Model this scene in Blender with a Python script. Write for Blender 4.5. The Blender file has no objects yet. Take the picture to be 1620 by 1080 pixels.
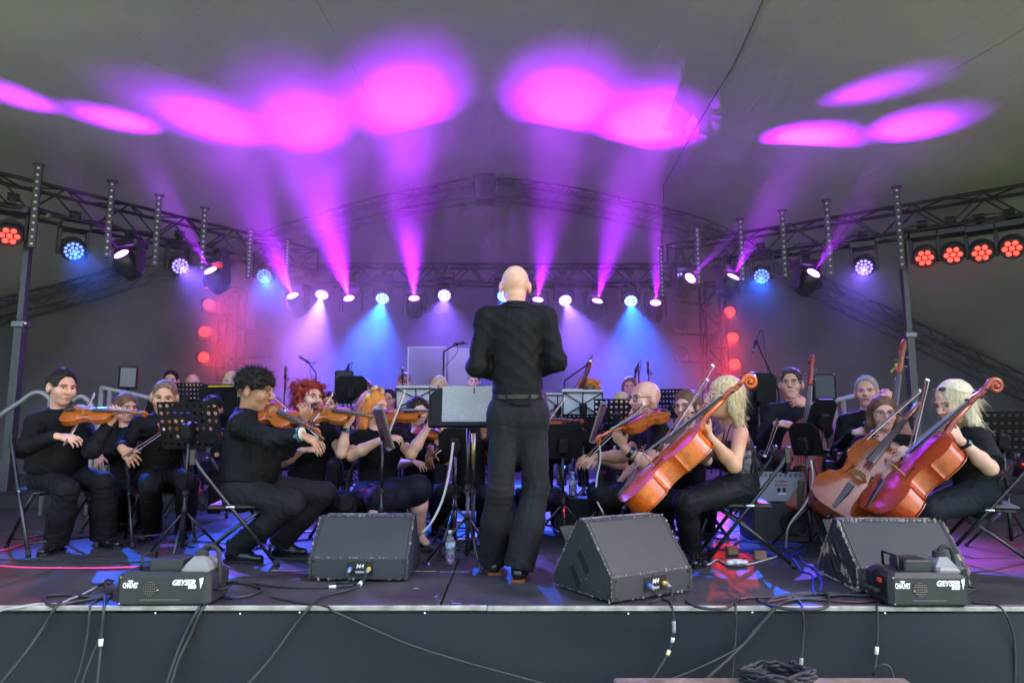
import bpy, bmesh, math, random
import numpy as np
from mathutils import Vector, Matrix

# ---------------------------------------------------------------- camera, sky, sun, exposure
R = math.radians
scene = bpy.context.scene
COL = scene.collection
CAMZ, PITCH, FPX = 0.84, R(7.4), 1080.0          # eye height above the deck, upward tilt, focal length in pixels of a 1620 frame
cam_d = bpy.data.cameras.new('camera')
cam_d.lens, cam_d.sensor_width, cam_d.clip_start, cam_d.clip_end = 24.0, 36.0, 0.05, 3000
cam = bpy.data.objects.new('camera', cam_d); COL.objects.link(cam)
cam.location = (0, 0, CAMZ); cam.rotation_euler = (R(90) + PITCH, 0, 0)
scene.camera = cam

world = bpy.data.worlds.new('World'); scene.world = world; world.use_nodes = True
wn = world.node_tree
sky = wn.nodes.new('ShaderNodeTexSky'); sky.sky_type = 'NISHITA'; sky.sun_disc = False
SUN_EL, SUN_AZ = R(46), R(72)                     # sun stands off to the right; the stage is in shade, the lawn before it lit
sky.sun_elevation, sky.sun_rotation = SUN_EL, SUN_AZ
sky.air_density, sky.dust_density = 0.7, 6.0
bgn = wn.nodes['Background']; bgn.inputs[1].default_value = 0.15
wn.links.new(sky.outputs[0], bgn.inputs[0])
sun_d = bpy.data.lights.new('sun', 'SUN'); sun_d.energy = 3.0; sun_d.angle = R(3); sun_d.color = (1.0, 0.95, 0.88)
sun = bpy.data.objects.new('sun', sun_d); COL.objects.link(sun)
sdir = Vector((math.sin(SUN_AZ) * math.cos(SUN_EL), math.cos(SUN_AZ) * math.cos(SUN_EL), math.sin(SUN_EL)))
sun.rotation_euler = (-sdir).to_track_quat('-Z', 'Y').to_euler(); sun.location = sdir * 60

vs = scene.view_settings
vs.view_transform = 'Standard'; vs.look = 'None'; vs.gamma = 1.0; vs.use_curve_mapping = False
vs.exposure = 3.0
cy = scene.cycles
cy.use_denoising = True
try: cy.denoiser = 'OPENIMAGEDENOISE'
except Exception: pass
cy.use_adaptive_sampling = True; cy.adaptive_threshold = .035
cy.max_bounces = 5; cy.diffuse_bounces = 3; cy.glossy_bounces = 3; cy.transmission_bounces = 5
cy.volume_bounces = 1; cy.transparent_max_bounces = 8
cy.caustics_reflective = cy.caustics_refractive = False
cy.sample_clamp_indirect = 6.0
cy.use_light_tree = True
try: cy.volume_step_rate = 3.0; cy.volume_max_steps = 32
except Exception: pass

# ---------------------------------------------------------------- pixel of the photograph -> point at a given distance
CP, SP = math.cos(PITCH), math.sin(PITCH)
def ray(px, py):
    u, v = (px - 810) / FPX, (540 - py) / FPX
    return np.array([u, CP - v * SP, SP + v * CP])
def P(px, py, Y):
    d = ray(px, py); d = d * (Y / d[1])
    return np.array([d[0], d[1], d[2] + CAMZ])
def F(px, py, z=0.0):                             # where the line of sight meets the level z
    d = ray(px, py); t = (z - CAMZ) / d[2]
    return np.array([d[0] * t, d[1] * t, z])
def A(*v): return np.array(v, dtype=float)
def nrm(v):
    v = np.asarray(v, float); return v / (np.linalg.norm(v) + 1e-12)

# ---------------------------------------------------------------- materials
MATS = {}
def mat(name, col, rough=0.6, metal=0.0, noise=None, bump=None, emit=None, spec=0.5, coat=0.0, alpha=None, trans=0.0, sheen=0.0):
    """noise=(scale, amount 0..1, second colour or None); bump=(scale, strength)"""
    if name in MATS: return MATS[name]
    m = bpy.data.materials.new(name); m.use_nodes = True
    nt = m.node_tree; b = nt.nodes['Principled BSDF']
    b.inputs['Base Color'].default_value = (*col, 1); b.inputs['Roughness'].default_value = rough
    b.inputs['Metallic'].default_value = metal; b.inputs['Specular IOR Level'].default_value = spec
    b.inputs['Coat Weight'].default_value = coat; b.inputs['Coat Roughness'].default_value = 0.08
    b.inputs['Transmission Weight'].default_value = trans
    if sheen: b.inputs['Sheen Weight'].default_value = sheen
    if emit:
        b.inputs['Emission Color'].default_value = (*emit[0], 1); b.inputs['Emission Strength'].default_value = emit[1]
    tc = nt.nodes.new('ShaderNodeTexCoord')
    if noise:
        n = nt.nodes.new('ShaderNodeTexNoise'); n.inputs['Scale'].default_value = noise[0]; n.inputs['Detail'].default_value = 5
        nt.links.new(tc.outputs['Object'], n.inputs['Vector'])
        rp = nt.nodes.new('ShaderNodeValToRGB'); c2 = noise[2] if len(noise) > 2 and noise[2] else tuple(c * (1 - noise[1]) for c in col)
        rp.color_ramp.elements[0].position = 0.36; rp.color_ramp.elements[1].position = 0.66
        rp.color_ramp.elements[0].color = (*c2, 1); rp.color_ramp.elements[1].color = (*col, 1)
        nt.links.new(n.outputs['Fac'], rp.inputs[0]); nt.links.new(rp.outputs[0], b.inputs['Base Color'])
        mr = nt.nodes.new('ShaderNodeMapRange'); mr.inputs[3].default_value = max(0.05, rough - .12); mr.inputs[4].default_value = min(1, rough + .12)
        nt.links.new(n.outputs['Fac'], mr.inputs[0]); nt.links.new(mr.outputs[0], b.inputs['Roughness'])
    if bump:
        n2 = nt.nodes.new('ShaderNodeTexNoise'); n2.inputs['Scale'].default_value = bump[0]; n2.inputs['Detail'].default_value = 4
        nt.links.new(tc.outputs['Object'], n2.inputs['Vector'])
        bp = nt.nodes.new('ShaderNodeBump'); bp.inputs['Strength'].default_value = bump[1]; bp.inputs['Distance'].default_value = 0.01
        nt.links.new(n2.outputs['Fac'], bp.inputs['Height']); nt.links.new(bp.outputs[0], b.inputs['Normal'])
    MATS[name] = m
    return m
def nodes_of(m): return m.node_tree.nodes, m.node_tree.links, m.node_tree.nodes['Principled BSDF']

BLACKM = mat('black_metal', (.016, .0165, .019), .45, .0, (30, .4), None, spec=.3)
STEEL = mat('dark_steel', (.16, .17, .18), .32, .9, (40, .3))
CHROME = mat('chrome', (.6, .6, .62), .2, 1.0)
PLAST = mat('black_plastic', (.014, .014, .016), .5, 0, (60, .3), spec=.25)
RUBBER = mat('rubber', (.02, .02, .022), .75)
WHITEP = mat('white_plastic', (.75, .75, .72), .45)
PRINTW = mat('white_print', (.8, .8, .78), .6)
ALU = mat('aluminium', (.55, .56, .58), .38, .85, (25, .25))

# ---------------------------------------------------------------- mesh helpers
class MB:
    def __init__(s): s.v = []; s.f = []
    def add(s, verts, faces):
        o = len(s.v); s.v.extend([tuple(map(float, p)) for p in verts]); s.f.extend([tuple(i + o for i in f) for f in faces]); return s
    def box(s, c, size, M=None, taper=None):
        x, y, z = (q / 2 for q in size); vs_ = []
        for sz in (-1, 1):
            k = 1 if (taper is None or sz < 0) else taper
            for sx, sy in ((-1, -1), (1, -1), (1, 1), (-1, 1)): vs_.append(np.array([sx * x * k, sy * y * k, sz * z]))
        if M is not None: vs_ = [np.asarray(M) @ p for p in vs_]
        return s.add([p + np.asarray(c, float) for p in vs_], [(0, 3, 2, 1), (4, 5, 6, 7), (0, 1, 5, 4), (1, 2, 6, 5), (2, 3, 7, 6), (3, 0, 4, 7)])
    def rbox(s, c, size, r=.01, M=None):            # box with chamfered upright and top edges (an octagonal loft)
        x, y, z = (q / 2 for q in size); rings = []
        for (h, i) in ((-z, r * .6), (-z + r * .6, 0), (z - r, 0), (z, r)):
            X, Y = x - i, y - i; q = r
            rings.append([(X, -Y + q, h), (X, Y - q, h), (X - q, Y, h), (-X + q, Y, h), (-X, Y - q, h), (-X, -Y + q, h), (-X + q, -Y, h), (X - q, -Y, h)])
        pts = [np.array(p) for rg in rings for p in rg]
        if M is not None: pts = [np.asarray(M) @ p for p in pts]
        fs = [tuple(range(7, -1, -1)), tuple(range(24, 32))]
        for k in range(3):
            for j in range(8): a, b = k * 8 + j, k * 8 + (j + 1) % 8; fs.append((a, b, b + 8, a + 8))
        return s.add([p + np.asarray(c, float) for p in pts], fs)
    def cyl(s, a, b, r0, r1=None, n=10, cap=True):
        a, b = np.asarray(a, float), np.asarray(b, float); r1 = r0 if r1 is None else r1
        w = nrm(b - a); u = nrm(np.cross(w, [0, 0, 1] if abs(w[2]) < .9 else [1, 0, 0])); t = np.cross(w, u)
        an = [2 * math.pi * i / n for i in range(n)]
        vs_ = [a + (u * math.cos(q) + t * math.sin(q)) * r0 for q in an] + [b + (u * math.cos(q) + t * math.sin(q)) * r1 for q in an]
        fs = [(i, (i + 1) % n, n + (i + 1) % n, n + i) for i in range(n)]
        if cap: fs += [tuple(range(n - 1, -1, -1)), tuple(range(n, 2 * n))]
        return s.add(vs_, fs)
    def tube(s, pts, r, n=7, closed=False):
        pts = [np.asarray(p, float) for p in pts]; m = len(pts); u = None; vs_ = []
        rr = r if hasattr(r, '__len__') else [r] * m
        for i in range(m):
            t = nrm(pts[min(i + 1, m - 1)] - pts[max(i - 1, 0)]) if not closed else nrm(pts[(i + 1) % m] - pts[i - 1])
            if u is None: u = nrm(np.cross(t, [0, 0, 1] if abs(t[2]) < .9 else [1, 0, 0]))
            u = nrm(u - t * np.dot(u, t)); w = np.cross(t, u)
            vs_ += [pts[i] + (u * math.cos(2 * math.pi * k / n) + w * math.sin(2 * math.pi * k / n)) * rr[i] for k in range(n)]
        fs = []
        for i in range(m if closed else m - 1):
            j = (i + 1) % m
            for k in range(n): fs.append((i * n + k, i * n + (k + 1) % n, j * n + (k + 1) % n, j * n + k))
        if not closed: fs += [tuple(range(n - 1, -1, -1)), tuple(range((m - 1) * n, m * n))]
        return s.add(vs_, fs)
    def lathe(s, prof, n=16, M=None, c=(0, 0, 0)):   # prof: (radius, height) about +Z
        vs_ = []; fs = []
        for r, h in prof:
            for k in range(n): q = 2 * math.pi * k / n; vs_.append(np.array([r * math.cos(q), r * math.sin(q), h]))
        for i in range(len(prof) - 1):
            for k in range(n): fs.append((i * n + k, i * n + (k + 1) % n, (i + 1) * n + (k + 1) % n, (i + 1) * n + k))
        fs += [tuple(range(n - 1, -1, -1)), tuple(range((len(prof) - 1) * n, len(prof) * n))]
        if M is not None: vs_ = [np.asarray(M) @ p for p in vs_]
        return s.add([p + np.asarray(c, float) for p in vs_], fs)
    def ell(s, c, r, M=None, n=12, m=8):
        prof = [(math.sin(math.pi * i / m), -math.cos(math.pi * i / m)) for i in range(m + 1)]
        prof[0] = (.02, -1); prof[-1] = (.02, 1)
        D = np.diag(np.asarray(r, float)) if M is None else np.asarray(M) @ np.diag(np.asarray(r, float))
        return s.lathe(prof, n, D, c)
    def prism(s, poly, t0, t1, M=None, c=(0, 0, 0)):  # poly in XY, from z=t0 to z=t1
        n = len(poly); vs_ = [np.array([x, y, t0]) for x, y in poly] + [np.array([x, y, t1]) for x, y in poly]
        fs = [tuple(range(n - 1, -1, -1)), tuple(range(n, 2 * n))] + [(i, (i + 1) % n, n + (i + 1) % n, n + i) for i in range(n)]
        if M is not None: vs_ = [np.asarray(M) @ p for p in vs_]
        return s.add([p + np.asarray(c, float) for p in vs_], fs)
    def build(s, name, material, parent=None, smooth=False, org=None, bevel=0.0):
        v = np.array(s.v, float)
        if org is not None: v = v - np.asarray(org, float)
        return mesh_obj(name, v, s.f, material, parent, smooth, bevel)
def mesh_obj(name, v, f, material, parent=None, smooth=False, bevel=0.0):
    me = bpy.data.meshes.new(name); me.from_pydata([tuple(p) for p in v], [], [tuple(q) for q in f])
    me.materials.append(material)
    if bevel:
        bm = bmesh.new(); bm.from_mesh(me)
        bmesh.ops.bevel(bm, geom=[e for e in bm.edges if len(e.link_faces) == 2 and e.calc_face_angle(0) > .5], offset=bevel, segments=2, affect='EDGES', profile=.6)
        bm.to_mesh(me); bm.free()
    if smooth:
        me.polygons.foreach_set('use_smooth', [True] * len(me.polygons))
        if smooth == 'edge':
            try: me.set_sharp_from_angle(angle=R(40))
            except Exception: pass
    o = bpy.data.objects.new(name, me); COL.objects.link(o); o.parent = parent
    return o
def np_obj(name, v, quads, material, parent=None, smooth=True):   # fast path for big quad meshes
    me = bpy.data.meshes.new(name); nv, nq = len(v), len(quads)
    me.vertices.add(nv); me.vertices.foreach_set('co', np.asarray(v, np.float32).ravel())
    me.loops.add(nq * 4); me.loops.foreach_set('vertex_index', np.asarray(quads, np.int32).ravel())
    me.polygons.add(nq); me.polygons.foreach_set('loop_start', np.arange(0, nq * 4, 4, dtype=np.int32))
    me.polygons.foreach_set('use_smooth', np.full(nq, smooth))
    me.materials.append(material); me.update(calc_edges=True); me.validate()
    o = bpy.data.objects.new(name, me); COL.objects.link(o); o.parent = parent
    return o
def tag(o, label=None, cat=None, group=None, kind=None):
    if label: o['label'] = label
    if cat: o['category'] = cat
    if group: o['group'] = group
    if kind: o['kind'] = kind
    return o
def thing(name, label, cat, loc=(0, 0, 0), rz=0.0, group=None):
    o = bpy.data.objects.new(name, None); COL.objects.link(o); o.empty_display_size = .1
    o.location = tuple(map(float, loc)); o.rotation_euler = (0, 0, rz)
    return tag(o, label, cat, group)
def copy_tree(o, parent=None):
    c = o.copy(); COL.objects.link(c); c.parent = parent
    for ch in list(o.children): copy_tree(ch, c)
    return c
def inst(name, me, parent, loc, rot=None, scale=None):           # another object on the same mesh data
    o = bpy.data.objects.new(name, me); COL.objects.link(o); o.parent = parent; o.location = tuple(map(float, loc))
    if rot is not None: o.rotation_euler = rot
    if scale is not None: o.scale = scale
    return o
def smoothpath(pts, n=8):                                        # Catmull-Rom through points
    pts = [np.asarray(p, float) for p in pts]; q = [2 * pts[0] - pts[1]] + pts + [2 * pts[-1] - pts[-2]]; out = []
    for i in range(1, len(q) - 2):
        for k in range(n):
            t = k / n; a, b, c, d = q[i - 1:i + 3]
            out.append(.5 * (2 * b + (c - a) * t + (2 * a - 5 * b + 4 * c - d) * t * t + (3 * b - a - 3 * c + d) * t ** 3))
    return out + [pts[-1]]
def text_part(name, s, size, material, parent, loc, M, extrude=.0006, shear=0.0, bold=0.0, space=1.0):
    cu = bpy.data.curves.new(name, 'FONT'); cu.body = s; cu.size = size; cu.extrude = extrude; cu.align_x = 'CENTER'; cu.align_y = 'CENTER'
    cu.shear = shear; cu.offset = bold; cu.space_character = space; cu.resolution_u = 3
    t = bpy.data.objects.new(name, cu); COL.objects.link(t)
    me = bpy.data.meshes.new_from_object(t.evaluated_get(bpy.context.evaluated_depsgraph_get()))
    bpy.data.objects.remove(t); me.materials.clear(); me.materials.append(material)
    o = bpy.data.objects.new(name, me); COL.objects.link(o); o.parent = parent
    o.matrix_local = Matrix.Translation(Vector(loc)) @ M
    return o
rnd = random.Random(7)

# ================================================================ SETTING
# ---- ground: lawn in front of the stage, far beyond the frame
GRASS = mat('lawn', (.14, .19, .09), .9, 0, (1.4, .5), (30, .6))
mb = MB(); mb.add([(-400, -600, -1.05), (400, -600, -1.05), (400, 400, -1.05), (-400, 400, -1.05)], [(0, 1, 2, 3)])
tag(mb.build('ground', GRASS), kind='structure')

# ---- stage deck of plywood panels
DECK = mat('deck_board', (.05, .05, .054), .55, 0, (3.0, .5, (.024, .024, .027)), (14, .15))
n_, l_, b_ = nodes_of(DECK)                                       # scuffs: long pale scrapes and dull patches
tcn = n_.new('ShaderNodeTexCoord'); mp = n_.new('ShaderNodeMapping'); mp.inputs['Scale'].default_value = (2.2, 14, 1)
nz = n_.new('ShaderNodeTexNoise'); nz.inputs['Scale'].default_value = 3.5; nz.inputs['Detail'].default_value = 8; nz.inputs['Roughness'].default_value = .72
l_.new(tcn.outputs['Generated'], mp.inputs[0]); l_.new(mp.outputs[0], nz.inputs['Vector'])
rp = n_.new('ShaderNodeValToRGB'); rp.color_ramp.elements[0].position = .57; rp.color_ramp.elements[1].position = .8
rp.color_ramp.elements[0].color = (0, 0, 0, 1); rp.color_ramp.elements[1].color = (1, 1, 1, 1)
mx = n_.new('ShaderNodeMixRGB'); old = b_.inputs['Base Color'].links[0].from_socket
l_.new(nz.outputs['Fac'], rp.inputs[0]); l_.new(rp.outputs[0], mx.inputs[0]); l_.new(old, mx.inputs[1]); mx.inputs[2].default_value = (.2, .2, .2, 1)
l_.new(mx.outputs[0], b_.inputs['Base Color'])
EDGE_Y = 3.405
deck = tag(MB().box((0, 8.9, -.09), (19.6, 10.96, .12)).build('stage_floor', mat('deck_frame', (.02, .02, .02), .8)), kind='structure')
pw, pl = 2.44, 1.22; k = 0
for j in range(9):
    y0 = EDGE_Y + .04 + j * pl
    for i in range(-4, 4):
        x0 = i * pw + (.62 if j % 2 else -.35)
        dz = rnd.uniform(-.002, .002)
        MB().rbox((0, 0, 0), (pw - .012, pl - .012, .03), .004).build('deck_panel', DECK, deck).location = (x0 + pw / 2, y0 + pl / 2, -.016 + dz)
TAPE = mat('old_tape', (.5, .48, .44), .7, 0, (40, .6))
for i, (x0, x1, y) in enumerate(((430, 478, 902), (655, 690, 903), (697, 742, 904), (765, 786, 905), (205, 240, 912), (820, 838, 902), (655, 662, 930))):
    a, b = F(x0, y), F(x1, y + 1); MB().box(((a[0] + b[0]) / 2, (a[1] + b[1]) / 2, .0022), (b[0] - a[0], .012, .0012)).build('tape_remnant', TAPE, deck)
# white aluminium nosing along the front edge, in lengths that butt together
nose = thing('edge_trim', 'thin white strip along the front edge of the stage', 'trim', (0, EDGE_Y, 0))
NOSE = mat('white_trim', (.45, .44, .39), .5, .0, (9, .35, (.2, .19, .16)))
xs = [-7.6, -5.1, -2.95, -.12, 1.75, 4.1, 7.6]
for i in range(6):
    a, b = xs[i], xs[i + 1]
    MB().rbox(((a + b) / 2, .012 + rnd.uniform(-.004, .004), -.006 + rnd.uniform(-.003, .003)), (b - a - .003, .022, .02), .003).build('strip', NOSE, nose)
# skirt: dark cloth stretched under the nosing
SKIRT = mat('skirt_cloth', (.0062, .0105, .0165), .85, 0, (3.5, .4), (220, .12), sheen=.1)
nx, nzz = 220, 14; vv = []; ff = []
for j in range(nzz + 1):
    for i in range(nx + 1):
        x = -8.2 + 16.4 * i / nx; z = -.025 - 1.03 * j / nzz
        w = .012 * math.sin(x * 2.1) + .009 * math.sin(x * 5.3 + z * 3) + .008 * math.exp(-((x % 2.44) / .05) ** 2) + .005 * math.sin(x * 11 + 2 * math.sin(z * 5)) * (-z) + .003 * math.sin(z * 40 + math.sin(x * 1.7) * 3) * math.exp(z * 4) \
            + .004 * math.sin(z * 26 + x * 1.2) * max(0, math.sin(x * 1.9 + 1)) ** 3
        vv.append((x, EDGE_Y - .012 + w * min(1, j / 2), z))
for j in range(nzz):
    for i in range(nx): a = j * (nx + 1) + i; ff.append((a, a + nx + 1, a + nx + 2, a + 1))
sk = mesh_obj('stage_skirt', vv, ff, SKIRT, None, True); tag(sk, 'dark blue grey cloth skirt hanging below the stage edge', 'skirt')
for i, px in enumerate((82, 246, 380, 474, 672, 994, 1190, 1400)):
    p = P(px, 968 + (i % 3), EDGE_Y - .02)
    MB().lathe([(.004, 0), (.0045, .001), (.002, .002)], 8, np.array([[1, 0, 0], [0, 0, -1], [0, 1, 0]]), p).build('staple', PRINTW, sk)

# ---- canopy: a bowed grey membrane on a rear arch, closed at the back
ARCH_Y = 13.3
AX = [P(x, y, ARCH_Y) for x, y in ((-160, 530), (0, 478), (120, 447), (240, 411), (420, 368), (590, 318), (690, 297), (765, 286), (850, 292), (960, 312), (1110, 350), (1200, 392), (1290, 438), (1450, 515), (1620, 598), (1760, 668))]
ARCHP = smoothpath(AX, 6); ax_ = np.array([p[0] for p in ARCHP]); az_ = np.array([p[2] for p in ARCHP])
def roof_z(x, y):
    return np.interp(x, ax_, az_) + .12 + (ARCH_Y - y) * (-.05 + .25 * np.clip((abs(x + .4) - 5.2) / 2.6, 0, 1) ** 2)
def roof_hit(px, py):
    d = ray(px, py)
    f = lambda Y: CAMZ + d[2] / d[1] * Y - roof_z(d[0] / d[1] * Y, Y)
    for Y in np.linspace(.5, 15, 500):
        if f(Y) > 0: return np.array([d[0] / d[1] * Y, Y, roof_z(d[0] / d[1] * Y, Y)])
    return P(px, py, ARCH_Y)
CANVAS = mat('canvas', (.5, .515, .49), .75, 0, (.9, .12), None, spec=.3)
n_, l_, b_ = nodes_of(CANVAS)                                      # fine criss-cross scratches and creases in the coating
tcn = n_.new('ShaderNodeTexCoord'); last = None
for q, (rz, sc) in enumerate(((.4, 7), (1.9, 9), (-.5, 6))):
    mp = n_.new('ShaderNodeMapping'); mp.inputs['Rotation'].default_value = (0, 0, rz); mp.inputs['Scale'].default_value = (1, .06, 1)
    nz = n_.new('ShaderNodeTexNoise'); nz.inputs['Scale'].default_value = sc * 4; nz.inputs['Detail'].default_value = 3
    rp = n_.new('ShaderNodeValToRGB'); rp.color_ramp.elements[0].position = .66; rp.color_ramp.elements[1].position = .72
    l_.new(tcn.outputs['Object'], mp.inputs[0]); l_.new(mp.outputs[0], nz.inputs['Vector']); l_.new(nz.outputs['Fac'], rp.inputs[0])
    if last is None: last = rp.outputs[0]
    else:
        ad = n_.new('ShaderNodeMixRGB'); ad.blend_type = 'ADD'; ad.inputs[0].default_value = 1; l_.new(last, ad.inputs[1]); l_.new(rp.outputs[0], ad.inputs[2]); last = ad.outputs[0]
bp = n_.new('ShaderNodeBump'); bp.inputs['Strength'].default_value = .35; bp.inputs['Distance'].default_value = .01
nb = n_.new('ShaderNodeTexNoise'); nb.inputs['Scale'].default_value = 2.2; l_.new(tcn.outputs['Object'], nb.inputs['Vector'])
ad = n_.new('ShaderNodeMixRGB'); ad.blend_type = 'ADD'; ad.inputs[0].default_value = .6; l_.new(last, ad.inputs[1]); l_.new(nb.outputs['Fac'], ad.inputs[2])
l_.new(ad.outputs[0], bp.inputs['Height']); l_.new(bp.outputs[0], b_.inputs['Normal'])
mx = n_.new('ShaderNodeMixRGB'); old = b_.inputs['Base Color'].links[0].from_socket
ms = n_.new('ShaderNodeMath'); ms.operation = 'MULTIPLY'; ms.inputs[1].default_value = .3; l_.new(last, ms.inputs[0])
l_.new(ms.outputs[0], mx.inputs[0]); l_.new(old, mx.inputs[1]); mx.inputs[2].default_value = (.5, .5, .5, 1); l_.new(mx.outputs[0], b_.inputs['Base Color'])
tent = thing('stage_canopy', 'big grey tent canopy roofing the stage, lit by purple spots', 'canopy', (0, ARCH_Y, 0))
gx, gy = 120, 60; vv = []; ff = []
for j in range(gy + 1):
    y = 3.0 + (ARCH_Y + .75 - 3.0) * j / gy
    for i in range(gx + 1):
        x = -11.4 + 22.8 * i / gx
        vv.append((x, y - ARCH_Y, roof_z(x, min(y, ARCH_Y)) + .012 * math.sin(x * 1.3 + y * .8) * math.sin(y * 1.9)))
for j in range(gy):
    for i in range(gx): a = j * (gx + 1) + i; ff.append((a, a + gx + 1, a + gx + 2, a + 1))
mesh_obj('roof_membrane', vv, ff, CANVAS, tent, True)
WALLC = mat('back_cloth', (.12, .12, .125), .85, 0, (.7, .15), (1.2, .25))
vv = []; ff = []
for j in range(25):
    for i in range(161):
        x = -11.4 + 22.8 * i / 160; t = j / 24; z = -1.0 + (roof_z(x, ARCH_Y) + 1.02) * t
        vv.append((x, .32 + .35 * (1 - t) + .012 * math.sin(x * 3.1 + z) * (1 - t) + .02 * math.sin(x * .9 + z * .7), z))
for j in range(24):
    for i in range(160): a = j * 161 + i; ff.append((a, a + 1, a + 162, a + 161))
mesh_obj('back_wall', vv, ff, WALLC, tent, True)
for sx in (-1, 1):  # unseen side cloths, added to keep daylight out and the inside dim
    vv = []; ff = []
    for i in range(41):
        y = 1.5 + (ARCH_Y - .9) * i / 40
        for z in (-1.04, roof_z(sx * 11.38, min(y, ARCH_Y))): vv.append((sx * 11.38 + .03 * math.sin(y * 2), y - ARCH_Y, z))
    for i in range(40): a = i * 2; ff.append((a, a + 2, a + 3, a + 1))
    mesh_obj('side_light_block', vv, ff, WALLC, tent, True)
SEAM = mat('seam_tape', (.2, .2, .205), .7)
def seam(pxs, r=.012):
    pts = [roof_hit(*p) - A(0, ARCH_Y, .02) for p in pxs]
    MB().tube(smoothpath(pts, 6), r, 6).build('seam_cord', SEAM, tent, True)
seam([(1235, -60), (1205, 0), (1165, 90), (1130, 150), (1092, 215), (1052, 288)], .009)

WELD = mat('canvas_weld', (.36, .37, .36), .7, 0, (20, .2))
for xb, xf in ((-7.4, -9.6), (-4.6, -5.6), (-1.9, -2.2), (.9, 1.0), (3.9, 4.8), (7.0, 9.2)):
    pts = [A(xb + (xf - xb) * k / 16, ARCH_Y - 10.2 * k / 16 - ARCH_Y, 0) for k in range(17)]
    MB().tube([A(p[0], p[1], roof_z(p[0], p[1] + ARCH_Y) - .001) for p in pts], .0025, 5).build('panel_weld', WELD, tent, True)
# ---- trusses
TRUSSM = mat('truss_black', (.012, .012, .014), .5, .0, (25, .35), spec=.3)
TRUSSG = mat('truss_grey', (.02, .019, .021), .7, 0, (20, .3))
def truss(name, label, p0, p1, w, h, seg, m, r=.024, group=None, taper=None, rb=.011):
    """box truss from p0 to p1 (centre line): four chords as parts, lacing as one part"""
    p0, p1 = np.asarray(p0, float), np.asarray(p1, float); ax = nrm(p1 - p0)
    side = nrm(np.cross(ax, [0, 0, 1])) if abs(ax[2]) < .9 else A(1, 0, 0)
    up = nrm(np.cross(side, ax)); L = np.linalg.norm(p1 - p0)
    base = p0.copy(); t = thing(name, label, 'truss', base, 0, group)
    cs = {(a, b): side * (a * w / 2) + up * (b * h / 2) for a in (-1, 1) for b in (-1, 1)}
    for c in cs.values(): MB().cyl(c, c + ax * L, r, n=8).build('chord', m, t, True)
    mb = MB(); n = max(2, int(L / seg)); q = [ax * (L * i / n) for i in range(n + 1)]
    for i in range(n):
        for b in (-1, 1):
            s_ = 1 if i % 2 else -1
            mb.cyl(q[i] + cs[(s_, b)], q[i + 1] + cs[(-s_, b)], rb, n=5, cap=False)
        for a in (-1, 1):
            s_ = 1 if i % 2 else -1
            mb.cyl(q[i] + cs[(a, s_)], q[i + 1] + cs[(a, -s_)], rb, n=5, cap=False)
    for i in (0, n):
        for a, b in (((-1, -1), (1, -1)), ((1, -1), (1, 1)), ((1, 1), (-1, 1)), ((-1, 1), (-1, -1))): mb.cyl(q[i] + cs[a], q[i] + cs[b], r * .8, n=6)
    o = mb.build('lacing', m, t, True); o['kind'] = 'stuff'
    return t
TZ = 3.6
def at_z(px, py, z): return F(px, py, z)
LA, LB = A(-6.78, 6.78, TZ), A(-3.33, 11.07, TZ)
RA, RB = A(7.5, 7.2, TZ), A(2.6, 10.83, TZ)
truss('lighting_truss', 'black lighting truss slanting back along the left side of the stage', LA, LB, .36, .36, .36, TRUSSM)
truss('lighting_truss', 'black lighting truss slanting back along the right side of the stage', RA, RB, .36, .36, .36, TRUSSM)
BY = 11.6
BA, BB = A(-3.63, BY, 3.5), A(3.09, BY, 3.5)
truss('lighting_truss', 'straight black truss across the back carrying a row of moving heads', BA, BB, .34, .32, .32, TRUSSM)
# two upright towers with side arms
LT, RT = P(365, 560, 11.8), P(1130, 560, 11.4)
truss('tower_truss', 'upright truss tower at back left beside the red lamps', A(LT[0], LT[1], 0), A(LT[0], LT[1], 3.3), .33, .33, .36, TRUSSM)
truss('tower_truss', 'upright truss tower at back right beside three red lamps', A(RT[0], RT[1], 0), A(RT[0], RT[1], 3.3), .33, .33, .36, TRUSSM)
# the arch under the membrane, in straight lengths
archt = thing('arch_truss', 'grey bowed roof truss spanning the back of the canopy', 'truss', (0, ARCH_Y, 0))
pts = [p - A(0, ARCH_Y, .2) for p in AX]
offs = [A(0, a * .2, b * .18) for a in (-1, 1) for b in (-1, 1)]
for o_ in offs: MB().tube(smoothpath([p + o_ for p in pts], 4), .026, 8).build('chord', TRUSSG, archt, True)
sp = smoothpath(pts, 5); mb = MB()
cum = [0]
for i in range(1, len(sp)): cum.append(cum[-1] + np.linalg.norm(sp[i] - sp[i - 1]))
nn = int(cum[-1] / .5); q = [np.array([np.interp(cum[-1] * i / nn, cum, [p[c] for p in sp]) for c in range(3)]) for i in range(nn + 1)]
for i in range(nn):
    s_ = 1 if i % 2 else -1
    for a in (-1, 1):
        mb.cyl(q[i] + A(0, a * .2, s_ * .18), q[i + 1] + A(0, a * .2, -s_ * .18), .013, n=5, cap=False)
        mb.cyl(q[i] + A(0, s_ * .2, a * .18), q[i + 1] + A(0, -s_ * .2, a * .18), .013, n=5, cap=False)
mb.build('lacing', TRUSSG, archt, True)['kind'] = 'stuff'
ap = P(768, 300, ARCH_Y) - A(0, ARCH_Y, 0); mb = MB().rbox(ap, (.42, .5, .52), .02); mb.build('apex_block', TRUSSG, archt)
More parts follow.
